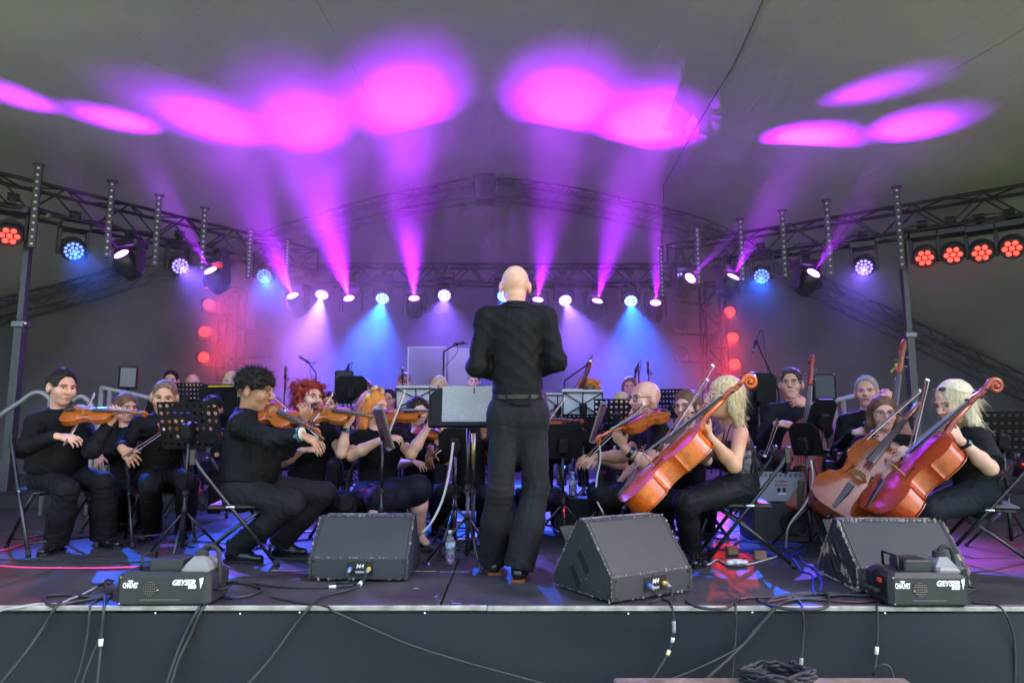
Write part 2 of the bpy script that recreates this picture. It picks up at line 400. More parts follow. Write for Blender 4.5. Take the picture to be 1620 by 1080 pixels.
# posts carrying the side trusses
def on_line(px, a, b, py=400):                                  # point of the truss line seen in column px
    best = None
    for t in np.linspace(-.2, 1.2, 1401):
        p = a + (b - a) * t; d = p - A(0, 0, CAMZ); dep = d[1] * CP + d[2] * SP; x = 810 + FPX * d[0] / dep
        if best is None or abs(x - px) < best[0]: best = (abs(x - px), p)
    return best[1]
def post(label, top):
    t = thing('truss_post', label, 'post', (top[0], top[1], 0))
    MB().box((0, 0, .012), (.5, .5, .02)).build('base_plate', BLACKM, t, bevel=.004)
    MB().box((0, 0, 1.05), (.1, .1, 2.06)).build('outer_mast', mat('mast_grey', (.09, .09, .1), .4, .6, (12, .3)), t, bevel=.008)
    MB().box((0, 0, 2.65), (.072, .072, 1.6)).build('inner_mast', mat('mast_grey', (.3, .3, .3), .4), t, bevel=.006)
    MB().rbox((0, 0, 2.08), (.15, .15, .08), .012).build('collar', STEEL, t)
    MB().cyl((.05, -.05, 2.08), (.12, -.1, 2.08), .012).build('clamp_handle', CHROME, t)
    MB().box((0, 0, 3.4), (.5, .09, .05)).build('head_bracket', mat('bracket', (.2, .21, .17), .5, .4), t, bevel=.005)
    mb = MB()
    for k in range(28): mb.cyl((-.048, -.012, .3 + k * .06), (-.053, -.012, .3 + k * .06), .008, n=6)
    mb.build('pin_holes', mat('hole_dark', (.4, .4, .42), .5), t)['kind'] = 'stuff'
    return t
post('tall dark telescopic post standing behind the man at far left', on_line(52, LA, LB))
post('tall dark telescopic post rising behind the grey haired double bass player', on_line(1424, RA, RB))

# ================================================================ STAGE LIGHTS
PURPLE, BLUE, VIOLET, CYAN, RED = (.38, .0, 1.0), (.03, .2, 1.0), (.2, .1, 1.0), (.01, .12, 1.0), (1.0, .03, .02)
HEADM = mat('lamp_body', (.016, .016, .018), .38, 0, (50, .3))
def emat(name, col, s):
    m = mat(name, tuple(c * .1 for c in col), .3, emit=(col, s))
    try: m.cycles.emission_sampling = 'NONE'
    except Exception: pass
    return m
LENSD = mat('lens_dark', (.05, .05, .06), .12, 0, spec=.8)
def lens_layout(n):
    if n == 7: return [(0, 0)] + [(.64 * math.cos(k * math.pi / 3), .64 * math.sin(k * math.pi / 3)) for k in range(6)], .27
    pts = [(0, 0)] + [(.4 * math.cos(k * math.pi / 3), .4 * math.sin(k * math.pi / 3)) for k in range(6)]
    pts += [(.8 * math.cos(k * math.pi / 6 + .26), .8 * math.sin(k * math.pi / 6 + .26)) for k in range(12)]
    return pts, .165
def cells(n, r):                                                   # LED cells on the lens disc, facing -Z
    pts, rr = lens_layout(n); mb = MB()
    for x, y in pts: mb.lathe([(rr * r, 0), (rr * r * .9, .006), (rr * r * .5, .011), (.001, .013)], 8, np.diag([1, 1, -1.0]) , (x * r, y * r, -.002))
    return mb
def make_head(kind):
    """hanging moving head: clamp at z=0, yoke below it, head tilting on the yoke"""
    big = kind == 'beam'; w = .30 if big else .25; rl = .075 if big else .1
    t = thing('moving_head_light', 'x', 'stage light')
    mb = MB().box((0, 0, -.03), (.05, .09, .07)).cyl((-.05, 0, .03), (.05, 0, .03), .04, n=10); mb.build('clamp', BLACKM, t, 'edge')
    MB().rbox((0, 0, -.1), (w + .03, .2, .085), .018).build('base', HEADM, t)
    for s in (-1, 1):
        MB().prism([(-.045, 0), (.045, 0), (.06, -.2), (.04, -.26), (-.04, -.26), (-.06, -.2)], -.016, .016, np.array([[0, 0, 1], [1, 0, 0], [0, 1, 0.]]), (s * w / 2, 0, -.14)).build('yoke_arm', HEADM, t, bevel=.005)
    h = bpy.data.objects.new('head', None)
    if big: prof = [(.055, .14), (.1, .13), (.118, .06), (.118, -.04), (.1, -.12), (.09, -.135), (.078, -.14)]
    else: prof = [(.06, .12), (.095, .1), (.11, .05), (.115, -.02), (.115, -.09), (.108, -.1)]
    h = MB().lathe(prof, 20, None).build('head', HEADM, t, 'edge'); h.location = (0, 0, -.33)
    mb = MB()
    for k in range(5): mb.lathe([(.119, .05 - k * .018), (.123, .047 - k * .018), (.119, .044 - k * .018)], 20)
    mb.build('cooling_fins', HEADM, h)
    return t, h, (-.145 if big else -.102), rl
PROTO = {k: make_head(k) for k in ('wash', 'beam')}
LENS_ME = {}
def fixture(kind, px, py, Y, col, target, energy, label, leds=19, cone=34, blend=.5, group=None, espec=6.0, up=.33, lit=True, soft=.004, core=False, oval=None):
    p = P(px, py, Y) if not hasattr(px, '__len__') else px
    root, h, zl, rl = PROTO[kind]
    t = copy_tree(root)
    h = [c for c in t.children if c.name.startswith('head')][0]
    tag(t, label, 'stage light', group)
    d = nrm(np.asarray(target, float) - p)
    yaw = math.atan2(d[0], d[1]); tilt = math.acos(max(-1, min(1, -d[2])))       # tilt from straight down
    pivot = p - d * abs(zl) * 1.2
    t.scale = (1.2,) * 3; t.location = (pivot[0], pivot[1], pivot[2] + up * 1.2); t.rotation_euler = (0, 0, -yaw)
    h.rotation_euler = (tilt, 0, 0)
    key = (kind, col, leds, lit, espec)
    if key not in LENS_ME:
        em = emat('led_%d' % len(LENS_ME), tuple(.12 + .88 * c if max(col) > .5 and col != RED else c for c in col), espec) if lit else LENSD
        if kind == 'beam':
            ln = MB().lathe([(rl, 0), (rl * .9, -.01), (rl * .5, -.02), (.002, -.024)], 16).build('lens', em, None, True); cl = None
        else:
            ln = MB().lathe([(rl, 0), (rl, -.004)], 20).build('lens', LENSD, None, 'edge'); cl = cells(leds, rl * .94).build('led_cells', em, None, True)
            cl['kind'] = 'stuff'
        LENS_ME[key] = (ln, cl); ln.parent = h; ln.location = (0, 0, zl)
        if cl: cl.parent = ln; cl.location = (0, 0, -.003)
    else:
        ln0, cl0 = LENS_ME[key]; ln = ln0.copy(); COL.objects.link(ln); ln.parent = h
        if cl0: cl = cl0.copy(); COL.objects.link(cl); cl.parent = ln
    if lit and energy:
        L = bpy.data.lights.new('beam', 'SPOT'); L.energy = energy; L.color = col; L.spot_size = R(cone); L.spot_blend = blend; L.shadow_soft_size = soft
        lo = bpy.data.objects.new('beam', L); COL.objects.link(lo); lo.parent = h; lo.location = (0, 0, zl - .04)
        if oval: lo.scale = oval
        if core:                                                   # hot middle of the beam
            L = bpy.data.lights.new('beam_core', 'SPOT'); L.energy = energy * 2.0; L.color = (.46, .022, 1.0); L.spot_size = R(cone * .7); L.spot_blend = 1.0; L.shadow_soft_size = soft
            lo = bpy.data.objects.new('beam_core', L); COL.objects.link(lo); lo.parent = h; lo.location = (0, 0, zl - .045)
            if oval: lo.scale = oval
    return t
GB, GW = 'moving heads on the back truss', 'moving heads on the side trusses'
# --- narrow purple beams shining up at the canopy (position on the truss, where it lands on the roof)
BE = 340
for px, py, tx, ty, lab, e, cone in (
        (552, 472, 478, 195, 'leftmost purple beam lamp on the back truss, aimed up left', 1.0, 27),
        (655, 472, 639, 165, 'purple beam lamp on the back truss beside the violet wash left of the conductor', 1.1, 28),
        (851, 474, 891, 165, 'purple beam lamp on the back truss just right of the conductor\'s head', 1.0, 28),
        (945, 476, 1016, 200, 'purple beam lamp on the back truss between the violet and blue washes', 1.0, 26),
        (1037, 479, 1058, 190, 'rightmost purple beam lamp on the back truss', .6, 22)):
    fixture('beam', px, py, BY - .08, PURPLE, roof_hit(tx, ty), BE * e, lab, cone=cone * 1.35, blend=.8, core=True, oval=(1.0, 1.3, 1), group=GB, espec=2.4)
for px, py, tx, ty, lab, e, cone, tr in (
        (192, 402, 25, 150, 'purple beam lamp near the front end of the left truss', .2, 13, (LA, LB)),
        (333, 428, 190, 190, 'purple beam lamp halfway along the left truss', .45, 14, (LA, LB)),
        (463, 468, 345, 195, 'purple beam lamp at the far end of the left truss', .75, 22, (LA, LB)),
        (1160, 438, 1278, 215, 'purple beam lamp at the far end of the right truss', .65, 19, (RA, RB)),
        (1287, 432, 1440, 200, 'purple beam lamp halfway along the right truss, between two light bars', .42, 15, (RA, RB)),
        (1092, 440, 1380, 140, 'small purple beam lamp where right and back trusses meet', .5, 8, (RA, RB))):
    p = on_line(px, *tr); pp = P(px, py, p[1] - .3)
    fixture('beam', pp, None, None, PURPLE, roof_hit(tx, ty), BE * e, lab, cone=cone * 1.45, blend=.8, core=True, oval=(.75, 1.7, 1), group=GW, espec=2.4)
# --- soft wash heads pointing down over the players
WE = 235
for px, py, col, tx, ty, tY, lab, e in (
        (509, 466, VIOLET, 470, 640, 10, 'pale violet wash lamp at the left end of the back truss', 1.6),
        (605, 472, CYAN, 575, 620, 9.8, 'blue wash lamp between the two left beam lamps of the back truss', 1.6),
        (703, 467, VIOLET, 690, 640, 9, 'violet wash lamp on the back truss left of the conductor\'s head', 1.2),
        (797, 468, CYAN, 800, 640, 9.2, 'wash lamp on the back truss half hidden by the conductor\'s head', .8),
        (894, 475, VIOLET, 960, 650, 9.5, 'violet wash lamp on the back truss right of the conductor', 1.6),
        (998, 476, CYAN, 1015, 640, 9.5, 'blue white wash lamp on the back truss near its right end', 1.5)):
    fixture('wash', px, py, BY - .12, col, P(tx, ty, tY), WE * e * (1.8 if col == CYAN else 1.15), lab, cone=46, blend=.9, group=GB, espec=1.6)
for px, py, col, tx, ty, tY, lab, e, tr, leds in (
        (15, 373, RED, -40, 700, 4.6, 'red seven cell wash lamp at the left edge of the picture', .05, (LA, LB), 7),
        (117, 397, CYAN, 250, 620, 5.2, 'cyan wash lamp on the left truss near the tall post', .9, (LA, LB), 19),
        (285, 421, VIOLET, 420, 560, 7.0, 'violet wash lamp on the left truss between two light bars', .9, (LA, LB), 19),
        (418, 437, CYAN, 470, 640, 6.4, 'blue wash lamp near the far end of the left truss', .8, (LA, LB), 19),
        (1076, 442, VIOLET, 1000, 700, 6.5, 'violet wash lamp at the corner of right and back trusses', .6, (RA, RB), 19),
        (1205, 437, CYAN, 1130, 760, 5.2, 'cyan wash lamp on the right truss over the double bass player', .8, (RA, RB), 19),
        (1367, 423, VIOLET, 1290, 800, 4.4, 'violet blue wash lamp on the right truss close to the post', .9, (RA, RB), 19),
        (1463, 408, RED, 1455, 700, 4.2, 'first red wash lamp right of the post, lowest of four', .04, (RA, RB), 7),
        (1508, 403, RED, 1510, 700, 4.1, 'second of the four red wash lamps right of the post', .04, (RA, RB), 7),
        (1553, 400, RED, 1540, 700, 4.0, 'third of the four red wash lamps right of the post', .04, (RA, RB), 7),
        (1601, 393, RED, 1580, 700, 4.0, 'red wash lamp at the right edge of the picture, last of four', .04, (RA, RB), 7)):
    p = on_line(px, *tr); pp = P(px, py, p[1] - .1)
    fixture('wash', pp, None, None, col, P(tx, ty, tY), WE * e, lab, leds=leds, cone=40, blend=.9, group=GW, espec=.9 if col == RED else .4)
for root, *_ in PROTO.values():                                    # the pattern pieces are not part of the place
    for o in list(root.children_recursive) + [root]: bpy.data.objects.remove(o)
# --- small par cans on the towers
PARS = {}
def par(px, py, Y, on, label, tower, side, tx=None, e=60):
    p = P(px, py, Y); t = thing('tower_lamp', label, 'stage light', p, 0, 'lamps on the truss towers')
    arm = A(tower[0], tower[1], p[2] - .16) - p
    MB().cyl(arm, (0, .06, -.16), .018, n=8).build('side_arm', TRUSSM, t, True)
    mb = MB()
    for s in (-1, 1): mb.box((s * .115, .03, -.06), (.012, .03, .2))
    mb.box((0, .03, -.155), (.24, .03, .012)).build('bracket', BLACKM, t)
    d = nrm(P(*(tx or (px * .75 + 810 * .25, 760, 5.0))) - p); q = Vector(-d).to_track_quat('Z', 'Y').to_matrix(); M = np.array(q)
    b = MB().lathe([(.06, .14), (.1, .12), (.108, .03), (.108, -.03), (.098, -.03)], 18, M).build('can', HEADM, t, 'edge')
    ln = MB().lathe([(.097, -.012), (.097, -.02)], 18, M).build('lens', LENSD, b)
    c = cells(19, .092); c.v = [tuple(M @ np.array(v) + M @ A(0, 0, -.02)) for v in c.v]
    c.build('led_cells', emat('led_red', (1, .05, .008), .9) if on else LENSD, ln, True)['kind'] = 'stuff'
    if on:
        L = bpy.data.lights.new('beam', 'SPOT'); L.energy = e; L.color = (1, .03, .03); L.spot_size = R(70); L.spot_blend = .9; L.shadow_soft_size = .004
        lo = bpy.data.objects.new('beam', L); COL.objects.link(lo); lo.parent = t; lo.location = tuple(d * .06); lo.rotation_euler = Vector(d).to_track_quat('-Z', 'Y').to_euler()
for i, (x, y) in enumerate(((329, 481), (322, 524), (321, 565))):
    par(x, y, 11.6, True, ('upper', 'middle', 'lower')[i] + ' red lamp on the left truss tower', LT, -1, (700, 640, 7.0), 30)
for i, (x, y) in enumerate(((1155, 492), (1160, 533), (1163, 575))):
    par(x, y, 11.2, True, ('upper', 'middle', 'lower')[i] + ' red lamp on the outer side of the right truss tower', RT, 1, (1060, 720, 7.5), 34)
for i, (x, y) in enumerate(((1077, 462), (1077, 512), (1079, 556))):
    par(x, y, 11.2, False, ('upper', 'middle', 'lower')[i] + ' unlit lamp on the inner side of the right truss tower', RT, -1, (1000, 640, 7.0))
for i, (x, y) in enumerate(((415, 505), (418, 550))):
    par(x, y, 11.6, False, ('upper', 'lower')[i] + ' unlit lamp on the inner side of the left truss tower', LT, 1, (560, 640, 7.0))
# --- upright pixel bars along the side trusses
BARM = mat('bar_body', (.035, .045, .038), .45, 0, (40, .3)); DOME = mat('led_dome', (.62, .62, .56), .18, 0, spec=.8); RIM = mat('led_rim', (.012, .012, .012), .5)
dome_me = MB().lathe([(.017, 0), (.016, .004), (.011, .009), (.001, .011)], 10, np.array([[1, 0, 0], [0, 0, -1], [0, 1, 0.]])); rim_me = MB().lathe([(.024, -.002), (.024, .002), (.018, .003)], 10, np.array([[1, 0, 0], [0, 0, -1], [0, 1, 0.]]))
dm = dome_me.build('led', DOME, None, True); rm = rim_me.build('led_ring', RIM, None)
DME, RME = dm.data, rm.data; bpy.data.objects.remove(dm); bpy.data.objects.remove(rm)
ORD = ('nearest', 'second', 'third', 'fourth', 'fifth', 'farthest')
def bar(px, y0, y1, tr, label, tilt=0):
    p = on_line(px, *tr); Y = p[1] - .3; a, b = P(px, y0, Y), P(px, y1, Y); h = a[2] - b[2]
    t = thing('led_bar', label, 'light bar', (a[0], Y, b[2]), 0, 'upright light bars on the side trusses'); t.rotation_euler = (tilt, tilt * .3, rnd.uniform(-.15, .15) - a[0] * .1)
    MB().rbox((0, 0, h / 2), (.075, .06, h), .006).build('body', BARM, t)
    MB().box((0, .01, h + .012), (.12, .05, .024)).build('end_cap', BLACKM, t, bevel=.004)
    MB().cyl((0, .03, h * .55), (0, .3, h * .5), .018, n=8).build('bracket', BLACKM, t)
    for k in range(12):
        z = h * (k + .5) / 12
        r_ = inst('led_ring', RME, t, (0, -.031, z)); inst('led', DME, r_, (0, -.001, 0))
for i, (x, a, b) in enumerate(((62, 262, 392), (178, 288, 408), (252, 310, 421), (324, 330, 428), (397, 364, 440), (455, 380, 440))):
    bar(x, a, b, (LA, LB), ORD[i] + ' upright light bar on the left truss, counted from the near end')
for i, (x, a, b) in enumerate(((1418, 297, 424), (1307, 318, 437), (1237, 334, 440), (1171, 348, 446), (1103, 362, 450))):
    bar(x, a, b, (RA, RB), ('nearest', 'second', 'third', 'fourth', 'farthest')[i] + ' upright light bar on the right truss, counted from the near end')
bar(1046, 392, 470, (A(0, 11.2, TZ), A(4, 11.2, TZ)), 'thin light bar hanging in front of the right end of the back truss')
top = roof_hit(1050, 291); bt = P(1047, 392, 10.9)
mb = MB().cyl(top - top, bt - top, .006, n=6); o = mb.build('hanging_cable', RUBBER); o.location = tuple(top); tag(o, 'thin black cable dropping from the canopy to the back truss', 'cable')
# cables looped along the trusses
for tr, lab, sd in (((LA, LB), 'black cable lying along the left lighting truss', 1), ((RA, RB), 'black cable lying along the right lighting truss', 2), ((BA, BB), 'black cable looped along the back truss', 3)):
    r2 = random.Random(sd); a, b = tr; n = 26; pts = []
    for i in range(n + 1):
        p = a + (b - a) * i / n; pts.append(p + A(r2.uniform(-.05, .05), r2.uniform(-.2, -.12), -.12 - (.12 * r2.random() if i % 3 == 1 else 0)))
    o = MB().tube([q - a for q in smoothpath(pts, 4)], .011, 6).build('truss_cable', RUBBER, None, True); o.location = tuple(a); tag(o, lab, 'cable')

# ================================================================ SMOKE on the back half of the stage
sm = bpy.data.materials.new('stage_smoke'); sm.use_nodes = True; nt = sm.node_tree; nt.nodes.clear()
out = nt.nodes.new('ShaderNodeOutputMaterial'); pv = nt.nodes.new('ShaderNodeVolumePrincipled')
pv.inputs['Color'].default_value = (.95, .95, .95, 1); pv.inputs['Anisotropy'].default_value = .1
nt.links.new(pv.outputs[0], out.inputs['Volume'])
tcn = nt.nodes.new('ShaderNodeTexCoord'); mp = nt.nodes.new('ShaderNodeMapping'); mp.inputs['Scale'].default_value = (1, 1, .7)
nz = nt.nodes.new('ShaderNodeTexNoise'); nz.inputs['Scale'].default_value = 1.1; nz.inputs['Detail'].default_value = 2
nt.links.new(tcn.outputs['Object'], mp.inputs[0]); nt.links.new(mp.outputs[0], nz.inputs['Vector'])
mr = nt.nodes.new('ShaderNodeMapRange'); mr.inputs[1].default_value = .38; mr.inputs[2].default_value = .72; mr.inputs[3].default_value = .12; mr.inputs[4].default_value = 2.3
nt.links.new(nz.outputs['Fac'], mr.inputs[0])
def puff(c, r):                                                    # 1 at the middle of a puff, 0 at its rim
    vd = nt.nodes.new('ShaderNodeVectorMath'); vd.operation = 'DISTANCE'; vd.inputs[1].default_value = tuple(c)
    nt.links.new(tcn.outputs['Object'], vd.inputs[0])
    m_ = nt.nodes.new('ShaderNodeMapRange'); m_.interpolation_type = 'SMOOTHSTEP'; m_.inputs[1].default_value = 0; m_.inputs[2].default_value = r; m_.inputs[3].default_value = 1; m_.inputs[4].default_value = 0
    nt.links.new(vd.outputs['Value'], m_.inputs[0]); return m_.outputs[0]
def madd(a, k, b):
    m_ = nt.nodes.new('ShaderNodeMath'); m_.operation = 'MULTIPLY_ADD'; nt.links.new(a, m_.inputs[0]); m_.inputs[1].default_value = k
    if hasattr(b, 'links'): nt.links.new(b, m_.inputs[2])
    else: m_.inputs[2].default_value = b
    return m_.outputs[0]
SMOKE_D = .068
s_ = madd(puff(P(500, 545, 10.6), 2.2), 4.2, .75)
s_ = madd(puff(P(950, 560, 10.6), 2.0), 1.0, s_)
s_ = madd(puff(P(420, 330, 10.4), 2.8), 2.2, s_)
s_ = madd(puff(P(1120, 600, 10.9), 1.2), 2.0, s_)
s_ = madd(puff(P(600, 260, 10.8), 2.8), 1.6, s_)
mu = nt.nodes.new('ShaderNodeMath'); mu.operation = 'MULTIPLY'; nt.links.new(s_, mu.inputs[0]); nt.links.new(mr.outputs[0], mu.inputs[1])
m2 = nt.nodes.new('ShaderNodeMath'); m2.operation = 'MULTIPLY'; nt.links.new(mu.outputs[0], m2.inputs[0]); m2.inputs[1].default_value = SMOKE_D
sx_ = nt.nodes.new('ShaderNodeSeparateXYZ'); nt.links.new(tcn.outputs['Object'], sx_.inputs[0])
gy_ = nt.nodes.new('ShaderNodeMapRange'); gy_.interpolation_type = 'SMOOTHSTEP'; gy_.inputs[1].default_value = 7.6; gy_.inputs[2].default_value = 10.2; gy_.inputs[3].default_value = .3; gy_.inputs[4].default_value = 1
nt.links.new(sx_.outputs[1], gy_.inputs[0]); m3_ = nt.nodes.new('ShaderNodeMath'); m3_.operation = 'MULTIPLY'; nt.links.new(m2.outputs[0], m3_.inputs[0]); nt.links.new(gy_.outputs[0], m3_.inputs[1])
nt.links.new(m3_.outputs[0], pv.inputs['Density'])
gx, gy = 24, 10; vt = []; vb = []; ff = []
for j in range(gy + 1):
    for i in range(gx + 1):
        x = -7.4 + 14.8 * i / gx; y = 7.4 + 6.05 * j / gy
        vt.append((x, y, roof_z(x, min(y, ARCH_Y)) - .08)); vb.append((x, y, .01))
N = len(vt)
for j in range(gy):
    for i in range(gx): a = j * (gx + 1) + i; ff.append((a, a + 1, a + gx + 2, a + gx + 1)); ff.append((N + a, N + a + gx + 1, N + a + gx + 2, N + a + 1))
rim = [i for i in range(gx + 1)] + [j * (gx + 1) + gx for j in range(1, gy + 1)] + [gy * (gx + 1) + i for i in range(gx - 1, -1, -1)] + [j * (gx + 1) for j in range(gy - 1, 0, -1)]
for q in range(len(rim)): a, b = rim[q], rim[(q + 1) % len(rim)]; ff.append((a, N + a, N + b, b))
tag(mesh_obj('stage_smoke', vt + vb, ff, sm), kind='stuff')

# ================================================================ BODIES: smooth solids meshed from distance fields
class SDF:
    def __init__(s): s.pr = []
    def cap(s, a, b, ra, rb=None, k=.02, sq=None, cut=0, sub=False):
        a, b = np.asarray(a, float), np.asarray(b, float); rb = ra if rb is None else rb
        m = max(ra, rb) + k + .03
        s.pr.append(('c', np.minimum(a, b) - m, np.maximum(a, b) + m, (a, b, ra, rb, sq, cut), k, sub)); return s
    def ell(s, c, r, M=None, k=.02, sub=False):
        c, r = np.asarray(c, float), np.asarray(r, float); m = r.max() + k + .02
        s.pr.append(('e', c - m, c + m, (c, r, np.eye(3) if M is None else np.asarray(M)), k, sub)); return s
    def mesh(s, h, relax=1):
        add = [p for p in s.pr if not p[5]]
        lo = np.min([p[1] for p in add], 0) - 2 * h; hi = np.max([p[2] for p in add], 0) + 2 * h
        n = np.ceil((hi - lo) / h).astype(int) + 1
        D = np.full(n, .2, np.float32); g = [(lo[i] + h * np.arange(n[i])).astype(np.float32) for i in range(3)]
        for kind, a_, b_, d, k, sub in s.pr:
            i0 = np.maximum(((a_ - lo) / h).astype(int), 0); i1 = np.minimum(((b_ - lo) / h).astype(int) + 2, n)
            if (i1 <= i0).any(): continue
            X = g[0][i0[0]:i1[0], None, None]; Y = g[1][None, i0[1]:i1[1], None]; Z = g[2][None, None, i0[2]:i1[2]]
            if kind == 'c':
                a, b, ra, rb, sq, cut = d; ba = b - a; L2 = max(1e-9, ba @ ba)
                px, py, pz = X - a[0], Y - a[1], Z - a[2]
                tt = (px * ba[0] + py * ba[1] + pz * ba[2]) / L2; t = np.clip(tt, 0, 1)
                qx, qy, qz = px - t * ba[0], py - t * ba[1], pz - t * ba[2]
                if sq is not None:
                    w, f = sq; e = (qx * w[0] + qy * w[1] + qz * w[2]) * (f - 1)
                    qx, qy, qz = qx + w[0] * e, qy + w[1] * e, qz + w[2] * e
                v = np.sqrt(qx * qx + qy * qy + qz * qz) - (ra + (rb - ra) * t)
                if cut: v = np.maximum(v, (tt - 1 if cut > 0 else -tt) * math.sqrt(L2))
            else:
                c, r, M = d; px, py, pz = X - c[0], Y - c[1], Z - c[2]
                q = [(px * M[0, i] + py * M[1, i] + pz * M[2, i]) / r[i] for i in range(3)]
                k0 = np.sqrt(q[0] ** 2 + q[1] ** 2 + q[2] ** 2); k1 = np.sqrt((q[0] / r[0]) ** 2 + (q[1] / r[1]) ** 2 + (q[2] / r[2]) ** 2) + 1e-6
                v = k0 * (k0 - 1) / k1
            sl = tuple(slice(i0[i], i1[i]) for i in range(3)); o = D[sl]
            if sub:
                v = -v; hh = np.clip(.5 - .5 * (v - o) / k, 0, 1); D[sl] = v + (o - v) * hh + k * hh * (1 - hh)
            else:
                hh = np.clip(.5 + .5 * (v - o) / k, 0, 1); D[sl] = v + (o - v) * hh - k * hh * (1 - hh)
        return nets(D, lo, h, relax)
def nets(D, lo, h, relax):
    s = D < 0; N = np.array(D.shape); m = N - 1
    an = np.zeros(m, bool); al = np.ones(m, bool); cs = [(i, j, k) for i in (0, 1) for j in (0, 1) for k in (0, 1)]
    for i, j, k in cs:
        q = s[i:m[0] + i, j:m[1] + j, k:m[2] + k]; an |= q; al &= q
    act = an & ~al; idx = np.argwhere(act); ids = np.full(m, -1, np.int32); ids[act] = np.arange(len(idx))
    val = np.stack([D[idx[:, 0] + i, idx[:, 1] + j, idx[:, 2] + k] for i, j, k in cs], 1)
    pos = np.zeros((len(idx), 3)); cnt = np.zeros(len(idx)); ca = np.array(cs, float)
    for a in range(8):
        for b in range(a + 1, 8):
            if abs(ca[a] - ca[b]).sum() != 1: continue
            va, vb = val[:, a], val[:, b]; ok = (va < 0) != (vb < 0); t = np.where(ok, va / np.where(ok, va - vb, 1), 0)
            pos += np.where(ok[:, None], ca[a] + t[:, None] * (ca[b] - ca[a]), 0); cnt += ok
    V = lo + h * (idx + pos / cnt[:, None]); Q = []
    for ax in range(3):
        u, w = (ax + 1) % 3, (ax + 2) % 3
        s0 = np.take(s, range(0, N[ax] - 1), ax); s1 = np.take(s, range(1, N[ax]), ax); e = np.argwhere(s0 != s1)
        e = e[(e[:, u] > 0) & (e[:, u] < N[u] - 1) & (e[:, w] > 0) & (e[:, w] < N[w] - 1)]
        fl = s0[e[:, 0], e[:, 1], e[:, 2]]; c = []
        for du, dw in ((1, 1), (0, 1), (0, 0), (1, 0)):
            z = e.copy(); z[:, u] -= du; z[:, w] -= dw; c.append(ids[z[:, 0], z[:, 1], z[:, 2]])
        c = np.stack(c, 1); c[~fl] = c[~fl][:, ::-1]; Q.append(c)
    Q = np.concatenate(Q); Q = Q[(Q >= 0).all(1)]
    for _ in range(relax):
        a = np.zeros_like(V); n = np.zeros(len(V))
        for i in range(4):
            for c in range(3): a[:, c] += np.bincount(Q[:, i], V[Q[:, (i + 1) % 4], c] + V[Q[:, i - 1], c], len(V))
            n += np.bincount(Q[:, i], minlength=len(V)) * 2
        V = V * .5 + .5 * a / np.maximum(n, 1)[:, None]
    return V, Q
def normals(V, Q):
    fn = np.cross(V[Q[:, 2]] - V[Q[:, 0]], V[Q[:, 3]] - V[Q[:, 1]]); n = np.zeros_like(V)
    for i in range(4):
        for c in range(3): n[:, c] += np.bincount(Q[:, i], fn[:, c], len(V))
    return n / (np.linalg.norm(n, axis=1)[:, None] + 1e-12)
def folds(V, Q, amp, freq, seed, joints=(), base=.45, dirs=None):
    """cloth creases: warped ridges, stronger round the joints"""
    r = np.random.RandomState(seed); s = np.zeros(len(V)); nrmv = normals(V, Q)
    for i in range(4):
        d = r.normal(size=3) if dirs is None else np.asarray(dirs) * r.uniform(.7, 1.3) + r.normal(size=3) * .45
        d = d / np.linalg.norm(d) * freq * r.uniform(.6, 1.5); d2 = r.normal(size=3) * freq * .35
        s += (1 - 2 * np.abs(np.sin(V @ d + 1.6 * np.sin(V @ d2 + r.uniform(0, 6)) + r.uniform(0, 6))) ** .65) * (.5 + .5 * np.sin(V @ d2 * .7 + i)) / 2.2
    w = np.full(len(V), base)
    ex = np.zeros(len(V))
    for q in joints:
        g = np.exp(-((V - q[0]) ** 2).sum(1) / q[1] ** 2); w += g * .4
        if len(q) > 2:                                              # rings of bunched cloth across the limb
            d2 = r.normal(size=3) * 22; ph = r.uniform(0, 6)
            ex += g * (1 - 2 * np.abs(np.sin(V @ (np.asarray(q[2]) * 62 + r.normal(size=3) * 14) + 1.2 * np.sin(V @ d2 + ph))) ** .6) * .38
    return V + nrmv * ((s * np.minimum(w, 1.2) + ex) * amp)[:, None]

def cloth_mat(name, col, rough=.8, sheen=.0, bump=.3):
    m = mat(name, col, rough, 0, (8, .25), (13, bump), sheen=sheen, spec=.14)
    for n in m.node_tree.nodes:
        if n.type == 'BUMP': n.inputs['Distance'].default_value = .012
    return m
SHIRT = cloth_mat('black_shirt', (.0085, .009, .0105), .7); SHIRT2 = cloth_mat('black_knit', (.007, .0072, .0085), .85)
TROUS = cloth_mat('black_trousers', (.012, .012, .0135), .75); CHAR = cloth_mat('charcoal_trousers', (.018, .018, .02), .8)
SATIN = mat('black_satin', (.012, .013, .015), .36, 0, None, (30, .1)); LEATHER = mat('black_leather', (.012, .012, .013), .25, 0, (40, .3), None, spec=.6)
BROWNL = mat('brown_heel', (.22, .07, .025), .45)
def skin_mat(k):
    c = {'fair': (.74, .47, .36), 'pink': (.7, .4, .3), 'tan': (.6, .34, .21), 'olive': (.42, .235, .145), 'brown': (.26, .125, .075)}[k]
    m = mat('skin_' + k, c, .5, 0, (9, .2, (c[0] * .86, c[1] * .7, c[2] * .66)), (120, .05), spec=.35)
    b = m.node_tree.nodes['Principled BSDF']; b.inputs['Subsurface Weight'].default_value = .12; b.inputs['Subsurface Radius'].default_value = (.02, .008, .005); b.inputs['Subsurface Scale'].default_value = .5
    return m
